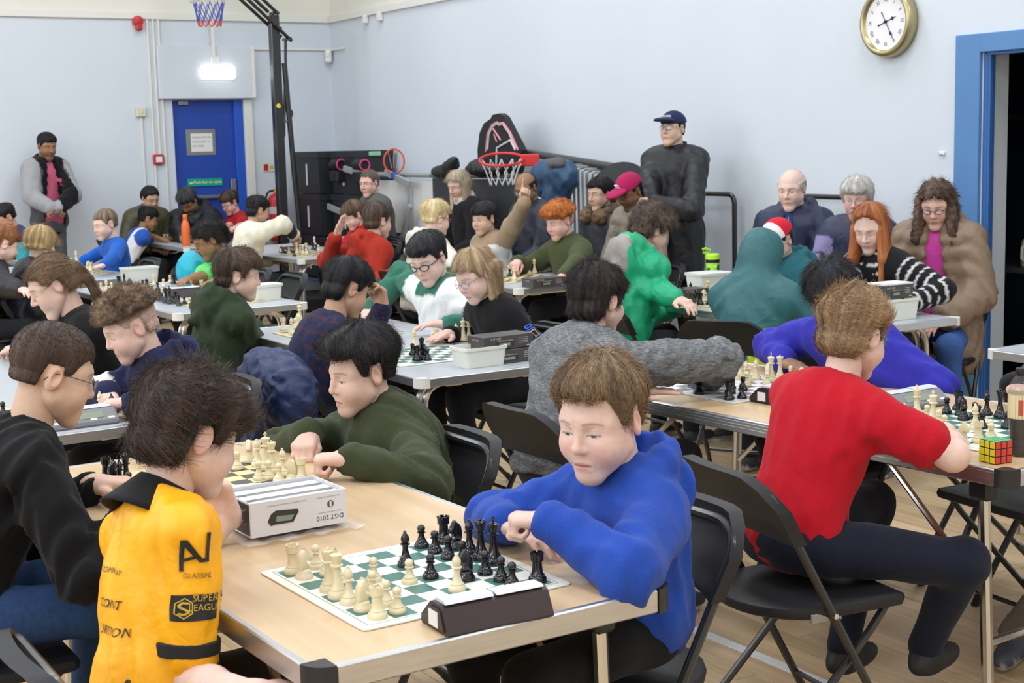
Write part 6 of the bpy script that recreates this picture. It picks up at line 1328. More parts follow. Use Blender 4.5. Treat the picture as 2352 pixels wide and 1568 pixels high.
def sit(label, px, py, X, side, who, chair_on=True, Y=None, at=None, **kw):
    hd = at_x(px, py, X) if Y is None else at_y(px, py, Y); face = kw.pop('face', 0 if side == 'L' else 180); kw.setdefault('yaw', face)
    F = person(label, hd, face=face, **kw)
    if at: chair(at[0], at[1], at[2] if len(at) > 2 else face, seat_label(who))
    elif chair_on: chair(F.P[0] + F.fwd[0] * .05, F.P[1] + F.fwd[1] * .05, face, seat_label(who))
    return F
def wz(px, py, z=.755): return at_z(px, py, z)
def add_text(F, body, size, p, d, upv, m, off=.0025, name='print', sx=1.0):
    """lettering laid on the top garment around the point seen along -d from p"""
    c = surf_pt(F, np.asarray(p), np.asarray(d, float)); return lay(F, text_mesh(body, size, 0, 'CENTER'), c, d, upv, m, off, name, sx)
def lay(F, me, c, d, upv, m, off=.0025, name='print', sx=1.0):
    d = unit(d); u = unit(np.asarray(upv, float) - d * (np.asarray(upv) @ d)); r = np.cross(u, d)
    bm = bmesh.new(); bm.from_mesh(me); bmesh.ops.triangulate(bm, faces=bm.faces)
    for _ in range(2): bmesh.ops.subdivide_edges(bm, edges=[e for e in bm.edges if e.calc_length() > .012], cuts=1)
    from mathutils.bvhtree import BVHTree
    if not hasattr(F, 'bvh'): F.bvh = BVHTree.FromPolygons([tuple(map(float, v)) for v in F.topV], [tuple(map(int, q)) for q in F.topQ])
    for v in bm.verts:
        p = c + r * v.co.x * sx + u * v.co.y; h = F.bvh.ray_cast(Vector(p + d * .15), Vector(-d))
        q = Vector(h[0]) + Vector(h[1]) * off if h[0] is not None else Vector(p); v.co = q
    bm.to_mesh(me); bm.free(); return link(name, me, m, F.root)
def poly_mesh(pts):
    me = bpy.data.meshes.new('print'); me.from_pydata([(x, y, 0) for x, y in pts], [], [tuple(range(len(pts)))]); return me
def grid_mesh(w, h, n=10):
    vs = [(w * (i / n - .5), h * (j / n - .5), 0) for j in range(n + 1) for i in range(n + 1)]; fs = [(j * (n + 1) + i, j * (n + 1) + i + 1, (j + 1) * (n + 1) + i + 1, (j + 1) * (n + 1) + i) for j in range(n) for i in range(n)]
    me = bpy.data.meshes.new('print'); me.from_pydata(vs, [], fs); return me
CAMD = lambda p: unit(_C - np.asarray(p))
BLACK = rgb(15, 15, 17)
# 1 boy in black sweater with glasses
F1 = sit('boy in black sweater and thin glasses at the left of the foreground table', 122, 860, .82, 'L', 'the boy in black sweater with thin glasses', yaw=-4, pitch=20, hs=1.06, skin='olive', hair=dict(SHORT, top=.013, side=.004, back=.005, len=.011, dens=1.4, nape=-.035), hairc=(rgb(48, 36, 30), rgb(80, 64, 54)), S=.90, lean=.20, lod=0, blush=.5,
    R=dict(w=wz(335, 1150, .765), pose='relax', dir=(.9, .3, -.1)), L=dict(w=wz(215, 1112, .76), pose='relax', dir=(.8, -.5, 0)), glasses=dict(color=(.03, .02, .06), rim=.0011), cloth=[dict(name='sweater', col=BLACK, th=.018, m=M_COTTON, collar=(.006, .010, .02), folds=.010, ff=32), dict(what='legs', name='jeans', col=rgb(45, 70, 110), m=M_DENIM)])
# 2 boy in the yellow sports shirt
def yellow_col(F, V, C):
    for s in (1, -1):
        on, t = on_arm(F, V, s); pass
    return C
F2 = sit('boy in yellow sports shirt with black collar, hand on chin', 440, 1002, .90, 'L', 'the boy in the yellow sports shirt', at=(.72, 2.32), yaw=6, pitch=22, roll=-4, hs=1.05, skin='pale', hair=dict(MOP, top=.034, side=.022, back=.028, front=.036, len=.040, sw=.5, nape=-.074), hairc=(rgb(42, 32, 28), rgb(78, 62, 54)), S=.82, lean=.10, hipside=.12, fat=.80, shw=1.16, lod=0, blush=.7, bare=True,
    R=dict(el=at_x(425, 1565, .80), w=wz(690, 1610, .68), pose='relax', dir=(1, .2, -.2)), L=dict(w=at_x(528, 1180, 1.06), dir=(-.25, -.05, .8), up=(.9, .3, .2), pose='half', eb=(.5, .6, -.9)), cloth=[dict(name='sports_shirt', col=rgb(244, 172, 16), th=.014, sleeve=.78, folds=.0075, ff=30, colfn=yellow_col, m=M_NYLON), dict(what='legs', name='shorts', col=rgb(60, 55, 52))])
for s in (1, -1):
    a0, a1 = F2.Sh[s], F2.arms[s][0]; b = MB(); e = a0 + (a1 - a0) * .78; r_ = .058 * F2.S + .0135; b.tube([a0 + (a1 - a0) * .70, a0 + (a1 - a0) * .71, a0 + (a1 - a0) * .79, a0 + (a1 - a0) * .80], [r_ * .96, r_, r_, r_ * .94], 28); b.build('sleeve_band', mat('band_black', rgb(22, 22, 24), .8), F2.root)
collar_part(F2, rgb(22, 22, 24), h=.058, drop=.064, flare=.060)
M_PRINTK = mat('print_black', (.012, .012, .012), .6); M_PRINTY = mat('print_yellow', rgb(200, 165, 60), .6)
S_ = F2; el = S_.arms[1][0]; mid = S_.Sh[1] * .5 + el * .5; out = unit(S_.rt * 1.0 + np.array((0, 0, .15)) - S_.fwd * .05); armup = unit(S_.Sh[1] - el)
arm_r = np.cross(armup, out)
def sleeve(me, t, sx_, m, nm, off=.0028): return lay(S_, me, surf_pt(S_, S_.Sh[1] + (el - S_.Sh[1]) * t + arm_r * sx_, out), out, armup, m, off, nm)
sleeve(poly_mesh([(-.030, -.034), (-.023, -.034), (-.022, .010), (.004, -.018), (.020, -.018), (.020, .034), (.013, .034), (.013, -.011), (.007, -.011), (-.019, .022), (-.030, .022)]), .10, .0, M_PRINTK, 'sleeve_logo'); sleeve(poly_mesh([(-.024, -.012), (-.024, -.018), (.001, -.010), (-.004, -.005)]), .10, .0, M_PRINTK, 'sleeve_logo', .0030); sleeve(text_mesh('GLASSPE', .013, 0), .26, .0, mat('print_brown', rgb(120, 95, 30), .6), 'sleeve_print')
sleeve(grid_mesh(.082, .046), .47, .0, M_PRINTK, 'sleeve_badge', .0022); sleeve(text_mesh('SUPER\nLEAGUE', .0165, 0), .44, .014, M_PRINTY, 'badge_lettering', .0036)
hexp = [(.016 * cos(a), .019 * sin(a)) for a in np.linspace(pi / 6, 2 * pi + pi / 6, 7)]; ring = bpy.data.meshes.new('ring'); n = 6; ring.from_pydata([(x, y, 0) for x, y in hexp[:6]] + [(x * .88, y * .88, 0) for x, y in hexp[:6]], [], [(i, (i + 1) % 6, 6 + (i + 1) % 6, 6 + i) for i in range(6)]); sleeve(ring, .47, -.022, M_PRINTY, 'badge_emblem', .0036)
sleeve(poly_mesh([(-.010, .006), (-.004, .012), (.008, .010), (.010, .007), (-.003, .008), (-.006, .004), (.008, -.004), (.009, -.009), (.0, -.013), (-.010, -.010), (-.009, -.007), (.0, -.009), (.005, -.006), (-.009, .001)]), .47, -.022, M_PRINTY, 'badge_swirl', .0038)
bd_ = unit(-S_.fwd + S_.rt * .12)
for tx, sz, k, w_ in (('COMPLETE', .013, .14, 0), ('CONTRACT', .021, .20, 0), ('FLOORING', .021, .25, 0)): add_text(S_, ('COMPANY', 'CONT', 'SURTION')[('COMPLETE', 'CONTRACT', 'FLOORING').index(tx)], sz * 1.05, S_.N - S_.up * (k - .05) + S_.rt * .03, bd_, unit(S_.up + S_.rt * .25), M_PRINTK, name='back_print')
fd_ = unit(S_.fwd * .75 + S_.rt * .75); add_text(S_, 'vezels', .022, S_.N - S_.up * .15 + S_.rt * .07 + S_.fwd * .02, fd_, unit(S_.fwd * .3 - S_.rt * .6 + S_.up * .6), M_PRINTK, name='chest_print'); add_text(S_, '0', .09, S_.N - S_.up * .30 + S_.rt * .05 + S_.fwd * .03, fd_, S_.up, M_PRINTK, name='chest_number')
# 3 boy in olive fleece
F3 = sit('boy in olive half-zip fleece resting both hands on the foreground table', 828, 856, 1.70, 'R', 'the dark-haired boy in olive fleece', at=(1.70, 3.42), yaw=182, pitch=10, hs=1.06, skin='fair', hair=dict(FRINGE, top=.036, side=.010, back=.014, front=.072, quiff=.012, len=.030, sw=.4, t0=.0, t1=.09, nape=-.03, ear=.030), hairc=(rgb(20, 19, 22), rgb(48, 44, 46)), S=.85, lean=.14, lod=0, fat=1.16, blush=.6, eyes='low', shw=1.05,
    R=dict(w=wz(712, 1000, .765), pose='half', dir=(-.6, -.7, -.25), eb=(.1, .9, -.3)), L=dict(w=wz(800, 1052, .768), pose='fist', dir=(-.75, .55, -.05), eb=(.3, -.9, -.4)), cloth=[dict(name='fleece', col=rgb(62, 68, 47), th=.022, m=M_FLEECE, collar=(.012, .013, .050), folds=.010, ff=34, belly=1.0, zipc=(.02, .02, .025))])
# 4 boy in blue hoodie
F4 = sit('boy in bright blue hoodie with folded hands at the foreground table', 1380, 962, 1.665, 'R', 'the boy in the bright blue hoodie', at=(1.72, 2.47), yaw=203, pitch=13, hs=1.12, skin='pale', hair=dict(FRINGE, top=.024, side=.010, back=.012, front=.076, len=.024, nape=-.03), hairc=(rgb(96, 76, 56), rgb(150, 124, 94)), S=.78, lean=.03, lod=0, blush=.8, eyes='low', iris=(.10, .16, .2), shw=1.02,
    R=dict(w=wz(1160, 1205, .768), pose='relax', dir=(.30, -.92, -.10), eb=(-.3, .9, -.3)), L=dict(w=wz(1262, 1196, .815), pose='fist', dir=(-.75, .62, .02), eb=(.3, -.9, -.4)), cloth=[dict(name='hoodie', col=rgb(40, 72, 160), th=.024, hood=1.15, m=M_FLEECE, folds=.0085, ff=27, hem=-.16), dict(what='legs', name='trousers', col=BLACK)])
# 5 boy in the red T-shirt
ps = at_z(1868, 1352, .45)
F5 = sit('boy in red T-shirt and teal glasses seen from behind', 1962, 772, 2.66, 'L', 'the boy in the red T-shirt', at=(2.43, 2.66, -8), yaw=10, pitch=18, hs=1.0, skin='pale', hair=dict(MOP, top=.030, back=.017, front=.045, len=.034, nape=-.078, sw=.7, ear=.026, side=.013), hairc=(rgb(112, 88, 62), rgb(170, 140, 106)), face=4, S=.90, lean=.14, hipz=.55, hipside=-.03, lod=0, bare=True, blush=.6, shw=1.04,
    R=dict(el=at_z(2188, 1045, .765), w=(2.98, 2.70, .765), pose='relax', dir=(.4, .9, 0)), L=dict(w=(3.05, 3.05, .755), eb=(-.2, 1, -.2), pose='relax', dir=(.9, -.3, 0)), glasses=dict(color=(.01, .18, .26), rim=.0019), cloth=[dict(name='t_shirt', col=rgb(176, 16, 34), th=.012, sleeve=.66, collar=(.006, .006, .010), folds=.006, ff=25, hem=-.24), dict(what='legs', name='joggers', col=rgb(24, 28, 44))],
    legs={1: (at_z(2215, 1290, .47), at_z(2125, 1480, .20)), -1: ((2.98, 2.95, .50), at_z(1935, 1480, .16))}, legd=(.95, .2, 0), shoes=((.012, .012, .013), (.012, .012, .013)))
# 6 boy with curly quiff and striped sleeves
def stripes6(F, V, C):
    for s in (1, -1):
        on, t = on_arm(F, V, s); C[on & (t > .55) & (t < .80)] = rgb(228, 224, 214); C[on & (t > .90) & (t < 1.10)] = rgb(228, 224, 214)
    return C
F6 = sit('boy in navy hoodie with white striped sleeves looking down', 300, 752, 1.42, 'R', 'the boy with white striped navy sleeves', yaw=176, pitch=24, hs=1.04, skin='pale', hair=dict(FADE, top=.034, side=.004, curl=.006, t0=.035, t1=.07, len=.018, front=.055), hairc=(rgb(84, 66, 54), rgb(140, 116, 92)), S=.80, lean=.12, lod=1, blush=1.0,
    R=dict(w=wz(250, 905, .765), pose='half', dir=(-.3, -.9, -.1), eb=(-.4, .9, -.3)), L=dict(w=wz(300, 925, .762), pose='fist', dir=(-.8, .5, 0), eb=(.4, -.9, -.3)), cloth=[dict(name='hoodie', col=rgb(30, 36, 70), th=.022, hood=1.1, folds=.010, ff=32, colfn=stripes6)])
# 7 girl with ponytail
def tail7(g):
    b = np.array((0, -.118, .018)); out = []; p = b; d = unit(np.array((0, -.75, 0)) + g * .7)
    for i in range(6):
        d = unit(d * .8 + g * .35); q = p + d * .065; out.append(('cone', (p, q, .024 - .002 * i, .022 - .002 * i), dict(k=.012))); p = q
    return out
F7 = sit('girl in black with long ponytail looking down at the left', 122, 655, 1.36, 'R', 'the girl with the long ponytail', yaw=170, pitch=28, hs=1.03, kind='woman', skin='fair', hair=dict(top=.012, side=.010, back=.014, front=.066, ear=.018, burn=.012, nape=-.05, len=.04, sw=0, crown=(0, -.125, .018), lift=.05, mess=.3, long=.30, extra=tail7, jag=.002), hairc=(rgb(58, 46, 38), rgb(128, 102, 74)), S=.86, lean=.12, lod=1, blush=.5,
    R=dict(w=wz(40, 800, .76)), L=dict(w=wz(110, 830, .76)), cloth=[dict(name='sweater', col=BLACK, th=.016, collar=(.006, .008, .012), folds=.006)])
# 8 boy in dark green hoodie
F8 = sit('boy in dark green hoodie sitting upright in profile', 548, 634, 2.33, 'L', 'the boy in the dark green hoodie', yaw=-18, pitch=8, hs=1.04, skin='fair', hair=dict(MOP, top=.028, side=.016, back=.018, front=.052, len=.04, nape=-.06), hairc=(rgb(56, 44, 36), rgb(96, 78, 64)), S=.86, lean=.10, lod=1, blush=.4,
    R=dict(w=wz(600, 800, .62)), L=dict(w=wz(640, 770, .62)), cloth=[dict(name='hoodie', col=rgb(46, 58, 40), th=.020, hood=1.15, folds=.009, ff=32)])
# 9 boy in navy check shirt
def plaid9(F, V, C):
    x = (V - F.N) @ F.srt; z = (V - F.N) @ F.up; y = (V - F.N) @ F.sfw
    a = (np.abs(np.sin((x + y) * 52)) < .16) | (np.abs(np.sin(z * 52)) < .16); C[a] = rgb(70, 34, 52); b_ = (np.abs(np.sin((x + y) * 52 + 1.5)) < .35) & (np.abs(np.sin(z * 52 + 1.5)) < .35); C[b_] = rgb(20, 24, 46); return C
F9 = sit('boy in navy check shirt with raised forearm by his face', 796, 664, 2.36, 'L', 'the boy in the navy check shirt', at=(2.20, 4.93, 6), yaw=4, pitch=24, hs=1.02, skin='tan', hair=dict(FRINGE, top=.026, side=.010, back=.012, front=.046, len=.03, nape=-.07), hairc=(rgb(16, 15, 18), rgb(36, 34, 38)), S=.86, lean=.16, lod=1, blush=.3, bare={1: False, -1: True},
    R=dict(w=wz(830, 820, .74)), L=dict(w=at_x(880, 708, 2.56), dir=(-.1, .1, 1), up=(1, .2, 0), pose='half', eb=(.5, .3, -.9)), cloth=[dict(name='check_shirt', col=rgb(28, 34, 62), th=.016, sleeve=1.0, folds=.005, colfn=plaid9)])
collar_part(F9, rgb(26, 30, 56), h=.030, drop=.040, flare=.034)
# 10 boy in white and green hoodie
def wg10(F, V, C):
    y = (V - F.N) @ F.sfw; z = (V - F.P) @ F.up / F.Tn; x = np.abs((V - F.N) @ F.srt); gcol = rgb(58, 112, 94); C[:] = rgb(228, 230, 230)
    hd = (V - F.N) @ F.up; C[(hd > -.022) & (x < .095)] = gcol; C[z < .24 + .15 * x] = gcol
    for s in (1, -1):
        on, t = on_arm(F, V, s); C[on & (t > (.45 if s > 0 else .35))] = gcol
    return C
F10 = sit('boy in white and green hoodie with black-rimmed glasses', 985, 595, 3.10, 'R', 'the boy in the white and green hoodie', yaw=208, pitch=24, roll=6, hs=1.05, skin='pale', hair=dict(SHORT, top=.026, side=.008, back=.010, front=.056, quiff=.006, len=.020), hairc=(rgb(18, 17, 20), rgb(44, 42, 46)), S=.90, lean=.05, lod=1, blush=.4, glasses=dict(color=(.012, .012, .014), rim=.0024, lens=(.021, .015)),
    R=dict(w=wz(850, 712, .765), pose='relax', dir=(-.5, -.8, -.1), eb=(.0, .8, .25)), L=dict(w=wz(1030, 745, .76), eb=(.3, -.9, -.4)), cloth=[dict(name='hoodie', col=rgb(228, 230, 230), th=.024, hood=1.0, folds=.010, ff=32, colfn=wg10)])
add_text(F10, 'MONTIREX', .022, F10.N - F10.up * .20 + F10.srt * -.05, F10.sfw, F10.up, mat('print_green', rgb(120, 150, 140), .6), name='chest_print')
# 11 child with the blond bob
def bob11(g):
    o = []
    for s in (-1, 1):
        for yy in (-.08, -.056, -.034):
            p = np.array((s * .072, yy, .01)); q = p + g * .12 + np.array((s * .006, -.012, 0)); o.append(('cone', (p, q, .026, .017), dict(k=.02)))
    for xx in (-.04, 0, .04): p = np.array((xx, -.095, .0)); o.append(('cone', (p, p + g * .115 + np.array((0, -.012, 0)), .028, .018), dict(k=.02)))
    return o
F11 = sit('child with blond chin-length hair and thin glasses in black', 1092, 632, 3.02, 'R', 'the child with blond chin-length hair', yaw=188, pitch=26, roll=4, hs=1.02, kind='child', skin='pale', hair=dict(top=.016, side=.012, back=.016, front=.068, ear=.022, burn=.004, nape=-.09, len=.05, sw=0, lift=.06, mess=.4, extra=bob11, midpart=.0, long=.05, slant=.012), hairc=(rgb(136, 112, 84), rgb(186, 160, 126)), S=.84, lean=.12, lod=1, blush=.9, glasses=dict(color=(.10, .12, .18), rim=.0011),
    R=dict(w=wz(1035, 765, .75), pose='flat', dir=(-.8, -.35, -.05)), L=dict(el=at_x(1226, 792, 3.16), w=wz(1140, 790, .76)), cloth=[dict(name='long_sleeve_top', col=rgb(18, 18, 20), th=.016, collar=(.008, .007, .010), folds=.005)])
b_ = mat('print_blue', rgb(40, 96, 220), .6); s_ = F11; el = s_.arms[-1][0]; om = unit(CAMD(el) + np.array((.5, 0, .1)))
for k, (w_, h_) in enumerate(((.034, .014), (.040, .012), (.030, .030), (.044, .014), (.036, .030))):
    me = bpy.data.meshes.new('p'); me.from_pydata([(-w_ / 2, -h_ / 2, 0), (w_ / 2, -h_ / 2, 0), (w_ / 2, h_ / 2, 0), (-w_ / 2, h_ / 2, 0), (-w_ / 2 + .004, -h_ / 2 + .004, 0), (w_ / 2 - .004, -h_ / 2 + .004, 0), (w_ / 2 - .004, h_ / 2 - .004, 0), (-w_ / 2 + .004, h_ / 2 - .004, 0)], [], [(0, 1, 5, 4), (1, 2, 6, 5), (2, 3, 7, 6), (3, 0, 4, 7)])
    pA = s_.Sh[-1] + (el - s_.Sh[-1]) * (.42 + .13 * k); lay(s_, me, surf_pt(s_, pA, om), om, unit(s_.Sh[-1] - el), b_ if k != 2 else mat('print_amber', rgb(200, 140, 30), .6), .003, 'sleeve_print')
for k, tx in enumerate(('A', 'W', 'M')): add_text(s_, tx, .035, s_.N - s_.up * .17 + s_.srt * (.05 - .05 * k), s_.sfw, s_.up, (mat('print_orange', rgb(220, 120, 30), .6), mat('print_white', rgb(190, 190, 190), .6), MATS['print_amber'])[k], name='chest_print')
# 12 boy in grey marl top
def marl(F, V, C): return C * np.clip(1 + .25 * wob(V * np.array((1, 1, 3.0)), 3, 120, 3), .5, 1.6)[:, None]
F12 = sit('dark-haired boy in grey marl top reaching over the board', 1375, 690, 2.63, 'L', 'the boy in the grey marl top', at=(2.45, 3.66, 2), yaw=14, pitch=10, hs=1.0, skin='pale', hair=dict(MOP, top=.026, side=.018, back=.020, front=.045, len=.032, nape=-.082, ear=.022, burn=-.03), hairc=(rgb(28, 23, 23), rgb(58, 48, 46)), face=8, S=.94, lean=.14, lod=0, fat=1.05, blush=.7,
    R=dict(el=at_x(1655, 825, 2.98), w=at_x(1612, 878, 3.06), pose='pinch', dir=(.3, .6, -.7)), L=dict(w=wz(1435, 900, .76), eb=(-.3, .8, -.5), pose='flat', dir=(.9, -.4, 0)), cloth=[dict(name='marl_top', col=rgb(112, 114, 116), th=.024, m=M_MARL, collar=(.010, .012, .035), folds=.009, ff=32, colfn=marl)])
# 13 boy in royal blue sweatshirt
F13 = sit('boy in royal blue sweatshirt leaning low over the board', 1912, 676, 3.45, 'R', 'the boy in the royal blue sweatshirt', at=(3.47, 3.62), yaw=205, pitch=42, hs=1.0, skin='brown', hair=dict(MOP, top=.030, side=.016, back=.018, front=.046, len=.04), hairc=(rgb(16, 16, 20), rgb(40, 40, 46)), S=.88, lean=.16, lod=1, blush=.1,
    R=dict(w=wz(1800, 830, .76), pose='flat', dir=(-.2, -1, -.1), eb=(.1, .9, -.1)), L=dict(w=wz(2010, 850, .76), eb=(.4, -.8, -.3)), cloth=[dict(name='sweatshirt', col=rgb(50, 48, 160), th=.022, folds=.008, ff=26, collar=(.008, .010, .012))])
add_text(F13, 'SAY', .06, F13.N - F13.up * .15 + F13.srt * .03, F13.sfw, F13.up, mat('print_lime', rgb(170, 230, 60), .6), name='chest_print'); add_text(F13, 'JOY', .06, F13.N - F13.up * .22 + F13.srt * .03, F13.sfw, F13.up, mat('print_silver', rgb(190, 195, 205), .4), name='chest_print')
# 14 person cut off by the right edge
F14 = person('person in black top and grey trousers cut off by the right edge', (3.93, 2.60, 1.02), 180, 25, 0, 1.0, 'child', 'fair', hair=FRINGE, hairc=(rgb(40, 32, 28), None), face=180, S=.92, lean=.16, lod=1, R=dict(w=wz(2300, 895, .765), eb=(.2, 1, .0), pose='relax', dir=(-.3, -1, 0)), L=dict(w=(3.55, 2.35, .76)), cloth=[dict(name='black_top', col=rgb(20, 20, 23), th=.022, folds=.006), dict(what='legs', name='trousers', col=rgb(104, 98, 88))],
    legs={1: ((3.42, 2.50, .50), at_z(2330, 1452, .085)), -1: ((3.45, 2.28, .50), (3.30, 2.15, .085))}, shoes=(rgb(60, 64, 72), rgb(170, 165, 155)), legd=(-.9, -.4, 0))
chair(F14.P[0] - .05, F14.P[1], 180, 'black folding chair under the person cut off by the right edge')
FURB = rgb(96, 76, 54)
# ---- children farther back
F16 = sit('small boy in bright blue jumper behind a clock', 242, 515, 2.95, 'R', 'the small boy in the bright blue jumper', at=(3.10, 10.50), yaw=192, pitch=14, hs=1.0, skin='pale', hair=dict(SHORT, front=.060, top=.011, side=.006, len=.010), hairc=(rgb(92, 78, 62), rgb(140, 120, 98)), S=.70, lean=.02, lod=1, blush=.9, R=dict(w=wz(190, 600, .76), eb=(0, .9, -.2)), L=dict(w=wz(225, 622, .755), pose='flat', dir=(-.6, -.7, 0), eb=(.2, -.9, -.4)), cloth=[dict(name='jumper', col=rgb(28, 88, 176), th=.018, folds=.005, m=M_FLEECE, collar=(.008, .008, .010))])
def bowl(g): return []
F17 = sit('blond child with bowl-cut hair seen from behind', 95, 562, 2.20, 'L', 'the blond bowl-cut child', yaw=22, pitch=16, hs=.98, skin='fair', hair=dict(blunt=True, top=.024, side=.022, back=.022, front=.03, nape=-.045, ear=-.03, burn=-.03, len=.045, lift=.05, mess=.3, sw=.1), hairc=(rgb(150, 124, 84), rgb(206, 180, 132)), S=.80, lean=.12, lod=1, R=dict(w=wz(150, 660, .76)), cloth=[dict(name='jacket', col=rgb(30, 34, 44), th=.024, folds=.006, m=M_NYLON)])
F18 = sit('child in black jacket cut off by the left edge', 8, 562, 1.95, 'L', 'the child cut off by the left edge', yaw=4, pitch=24, hs=1.0, skin='pale', hair=dict(FRINGE), hairc=(rgb(120, 76, 44), rgb(160, 110, 70)), S=.82, lean=.12, lod=1, R=dict(w=wz(95, 690, .76)), cloth=[dict(name='jacket', col=rgb(22, 24, 32), th=.026, folds=.007, m=M_NYLON, collar=(.02, .014, .03))])
F19 = sit('child in teal and navy jacket at the far left', 12, 500, 2.55, 'R', 'the child in teal and navy jacket', Y=12.1, yaw=190, pitch=30, hs=1.0, skin='tan', hair=dict(SHORT, top=.022), hairc=(rgb(18, 17, 19), None), S=.84, lean=.08, lod=2, cloth=[dict(name='jacket', col=rgb(26, 140, 150), th=.024, folds=.006, m=M_NYLON, collar=(.02, .016, .035), colfn=lambda F, V, C: np.where(((V - F.N) @ F.up > -.06)[:, None], np.array(rgb(34, 40, 80)), C))])
def bw22(F, V, C):
    x = (V - F.N) @ F.srt; C[:] = rgb(216, 216, 220); C[np.abs(x) < .06] = rgb(34, 70, 150)
    for s in (1, -1): on, t = on_arm(F, V, s); C[on] = rgb(44, 84, 170)
    return C
F22 = sit('boy in blue and white shirt leaning over the far table', 340, 503, 4.10, 'L', 'the boy in blue and white shirt', yaw=-12, pitch=20, hs=.95, skin='brown', hair=dict(FRINGE, top=.022), hairc=(rgb(16, 15, 17), None), S=.76, lean=.18, lod=1, bare=True, blush=.1, R=dict(w=at_x(392, 556, 4.28), el=at_x(318, 532, 4.06), pose='relax'), L=dict(w=at_x(405, 545, 4.4)), cloth=[dict(name='shirt', col=rgb(216, 216, 220), th=.014, sleeve=.6, folds=.005, colfn=bw22)])
F24 = sit('boy in red T-shirt with thick glasses by the far door', 528, 466, 4.95, 'R', 'the boy in red T-shirt by the far door', yaw=198, pitch=26, hs=1.0, skin='pink', hair=dict(FRINGE, front=.05), hairc=(rgb(48, 36, 32), rgb(82, 64, 56)), S=.84, lean=.08, lod=1, bare=True, blush=1.0, glasses=dict(color=(.02, .02, .02), rim=.0022), R=dict(w=wz(480, 555, .76)), L=dict(w=wz(500, 560, .76)), cloth=[dict(name='t_shirt', col=rgb(165, 18, 32), th=.014, sleeve=.7, folds=.005, collar=(.006, .006, .008))])
def cream25(F, V, C):
    for s in (1, -1): on, t = on_arm(F, V, s); C[on & (t > 1.30) & (t < 1.78)] = rgb(34, 38, 62)
    return C
F25 = sit('child in cream jumper reaching over the board with a navy-banded sleeve', 592, 484, 4.22, 'L', 'the child in the cream jumper', yaw=6, pitch=16, hs=.98, skin='tan', hair=dict(FRINGE, top=.024, nape=-.07), hairc=(rgb(16, 15, 17), rgb(34, 32, 36)), S=.84, lean=.08, lod=1, R=dict(w=at_x(676, 540, 4.58), el=at_x(650, 515, 4.42), pose='pinch', dir=(.6, .5, -.5)), L=dict(w=wz(620, 600, .66)), cloth=[dict(name='jumper', col=rgb(234, 228, 204), th=.024, folds=.007, hem=-.12, colfn=cream25)])
def tail26(g):
    b = np.array((0, -.125, .03)); return [('ell', (b + np.array((0, -.03, .0)), (.045, .045, .05)), dict(k=.02)), ('cone', (b + np.array((0, -.03, 0)), b + np.array((0, -.03, 0)) + g * .09, .042, .025), dict(k=.02))]
F26 = sit('girl in light green T-shirt with dark bunched hair', 478, 552, 3.08, 'R', 'the girl in the light green T-shirt', at=(3.33, 8.98), yaw=176, pitch=26, hs=1.02, kind='woman', skin='brown', hair=dict(top=.014, side=.012, back=.016, front=.062, ear=.018, burn=.01, nape=-.05, len=.03, long=.12, extra=tail26, curl=.0025), hairc=(rgb(20, 17, 18), rgb(42, 36, 36)), S=.84, lean=.12, lod=1, bare=True, blush=.1, R=dict(w=wz(395, 660, .76)), L=dict(w=wz(430, 690, .74)), cloth=[dict(name='t_shirt', col=rgb(108, 212, 118), th=.016, sleeve=.75, folds=.005, collar=(.006, .007, .008))])
p = at_x(440, 625, 3.05); lump('puffer_jacket', 'turquoise padded jacket bunched beside the girl in green', 'jacket', [(p, (.09, .12, .13)), (p + (.02, .03, -.18), (.10, .12, .14))], M_NYLON, rgb(30, 172, 196), seed=21, amp=.014)
F27 = sit('boy in bright red top with brown fringe behind the raised hand', 812, 495, 5.0, 'R', 'the boy in the bright red top', yaw=186, pitch=26, hs=1.0, skin='pale', hair=dict(FRINGE, front=.042, top=.026, side=.016), hairc=(rgb(84, 66, 50), rgb(122, 100, 78)), S=.84, lean=.08, lod=1, cloth=[dict(name='top', col=rgb(176, 20, 26), th=.018, folds=.005, collar=(.012, .010, .022))], R=dict(w=wz(770, 570, .76)), L=dict(w=wz(800, 590, .76)))
F28 = sit('boy in rust-red hoodie with one hand raised to his brow', 868, 508, 4.25, 'L', 'the boy in the rust-red hoodie', yaw=12, pitch=6, hs=1.03, skin='fair', hair=dict(FRINGE, top=.026, side=.014, back=.016, nape=-.06), hairc=(rgb(64, 50, 42), rgb(98, 80, 68)), S=.86, lean=.06, lod=1, L=dict(w=at_x(772, 545, 3.99), el=at_x(752, 598, 4.0), pose='flat', dir=(.35, -.15, .9), up=(-.5, .8, 0)), R=dict(w=wz(920, 625, .74)), cloth=[dict(name='hoodie', col=rgb(158, 44, 28), th=.024, hood=1.1, folds=.007)])
chair(4.05, 7.95, 0, 'black folding chair left of the table of the ginger boy')
F30 = sit('blond boy with red-framed glasses facing right', 1002, 502, 4.40, 'L', 'the blond boy with red-framed glasses', yaw=2, pitch=10, hs=1.0, skin='pale', hair=dict(SHORT, top=.026, side=.010, back=.014, len=.03, front=.055), hairc=(rgb(196, 172, 122), rgb(228, 210, 168)), S=.84, lean=.10, lod=1, blush=.7, glasses=dict(color=(.22, .012, .02), rim=.0020), R=dict(w=wz(1100, 640, .74)), cloth=[dict(name='pale_hoodie', col=rgb(214, 208, 196), th=.022, hood=1.0, folds=.006)])
def as32(F, V, C):
    for s in (1, -1): on, t = on_arm(F, V, s); C[on & (t > .25)] = rgb(160, 138, 112)
    C[((V - F.N) @ F.up > -.03)] = rgb(160, 138, 112); return C
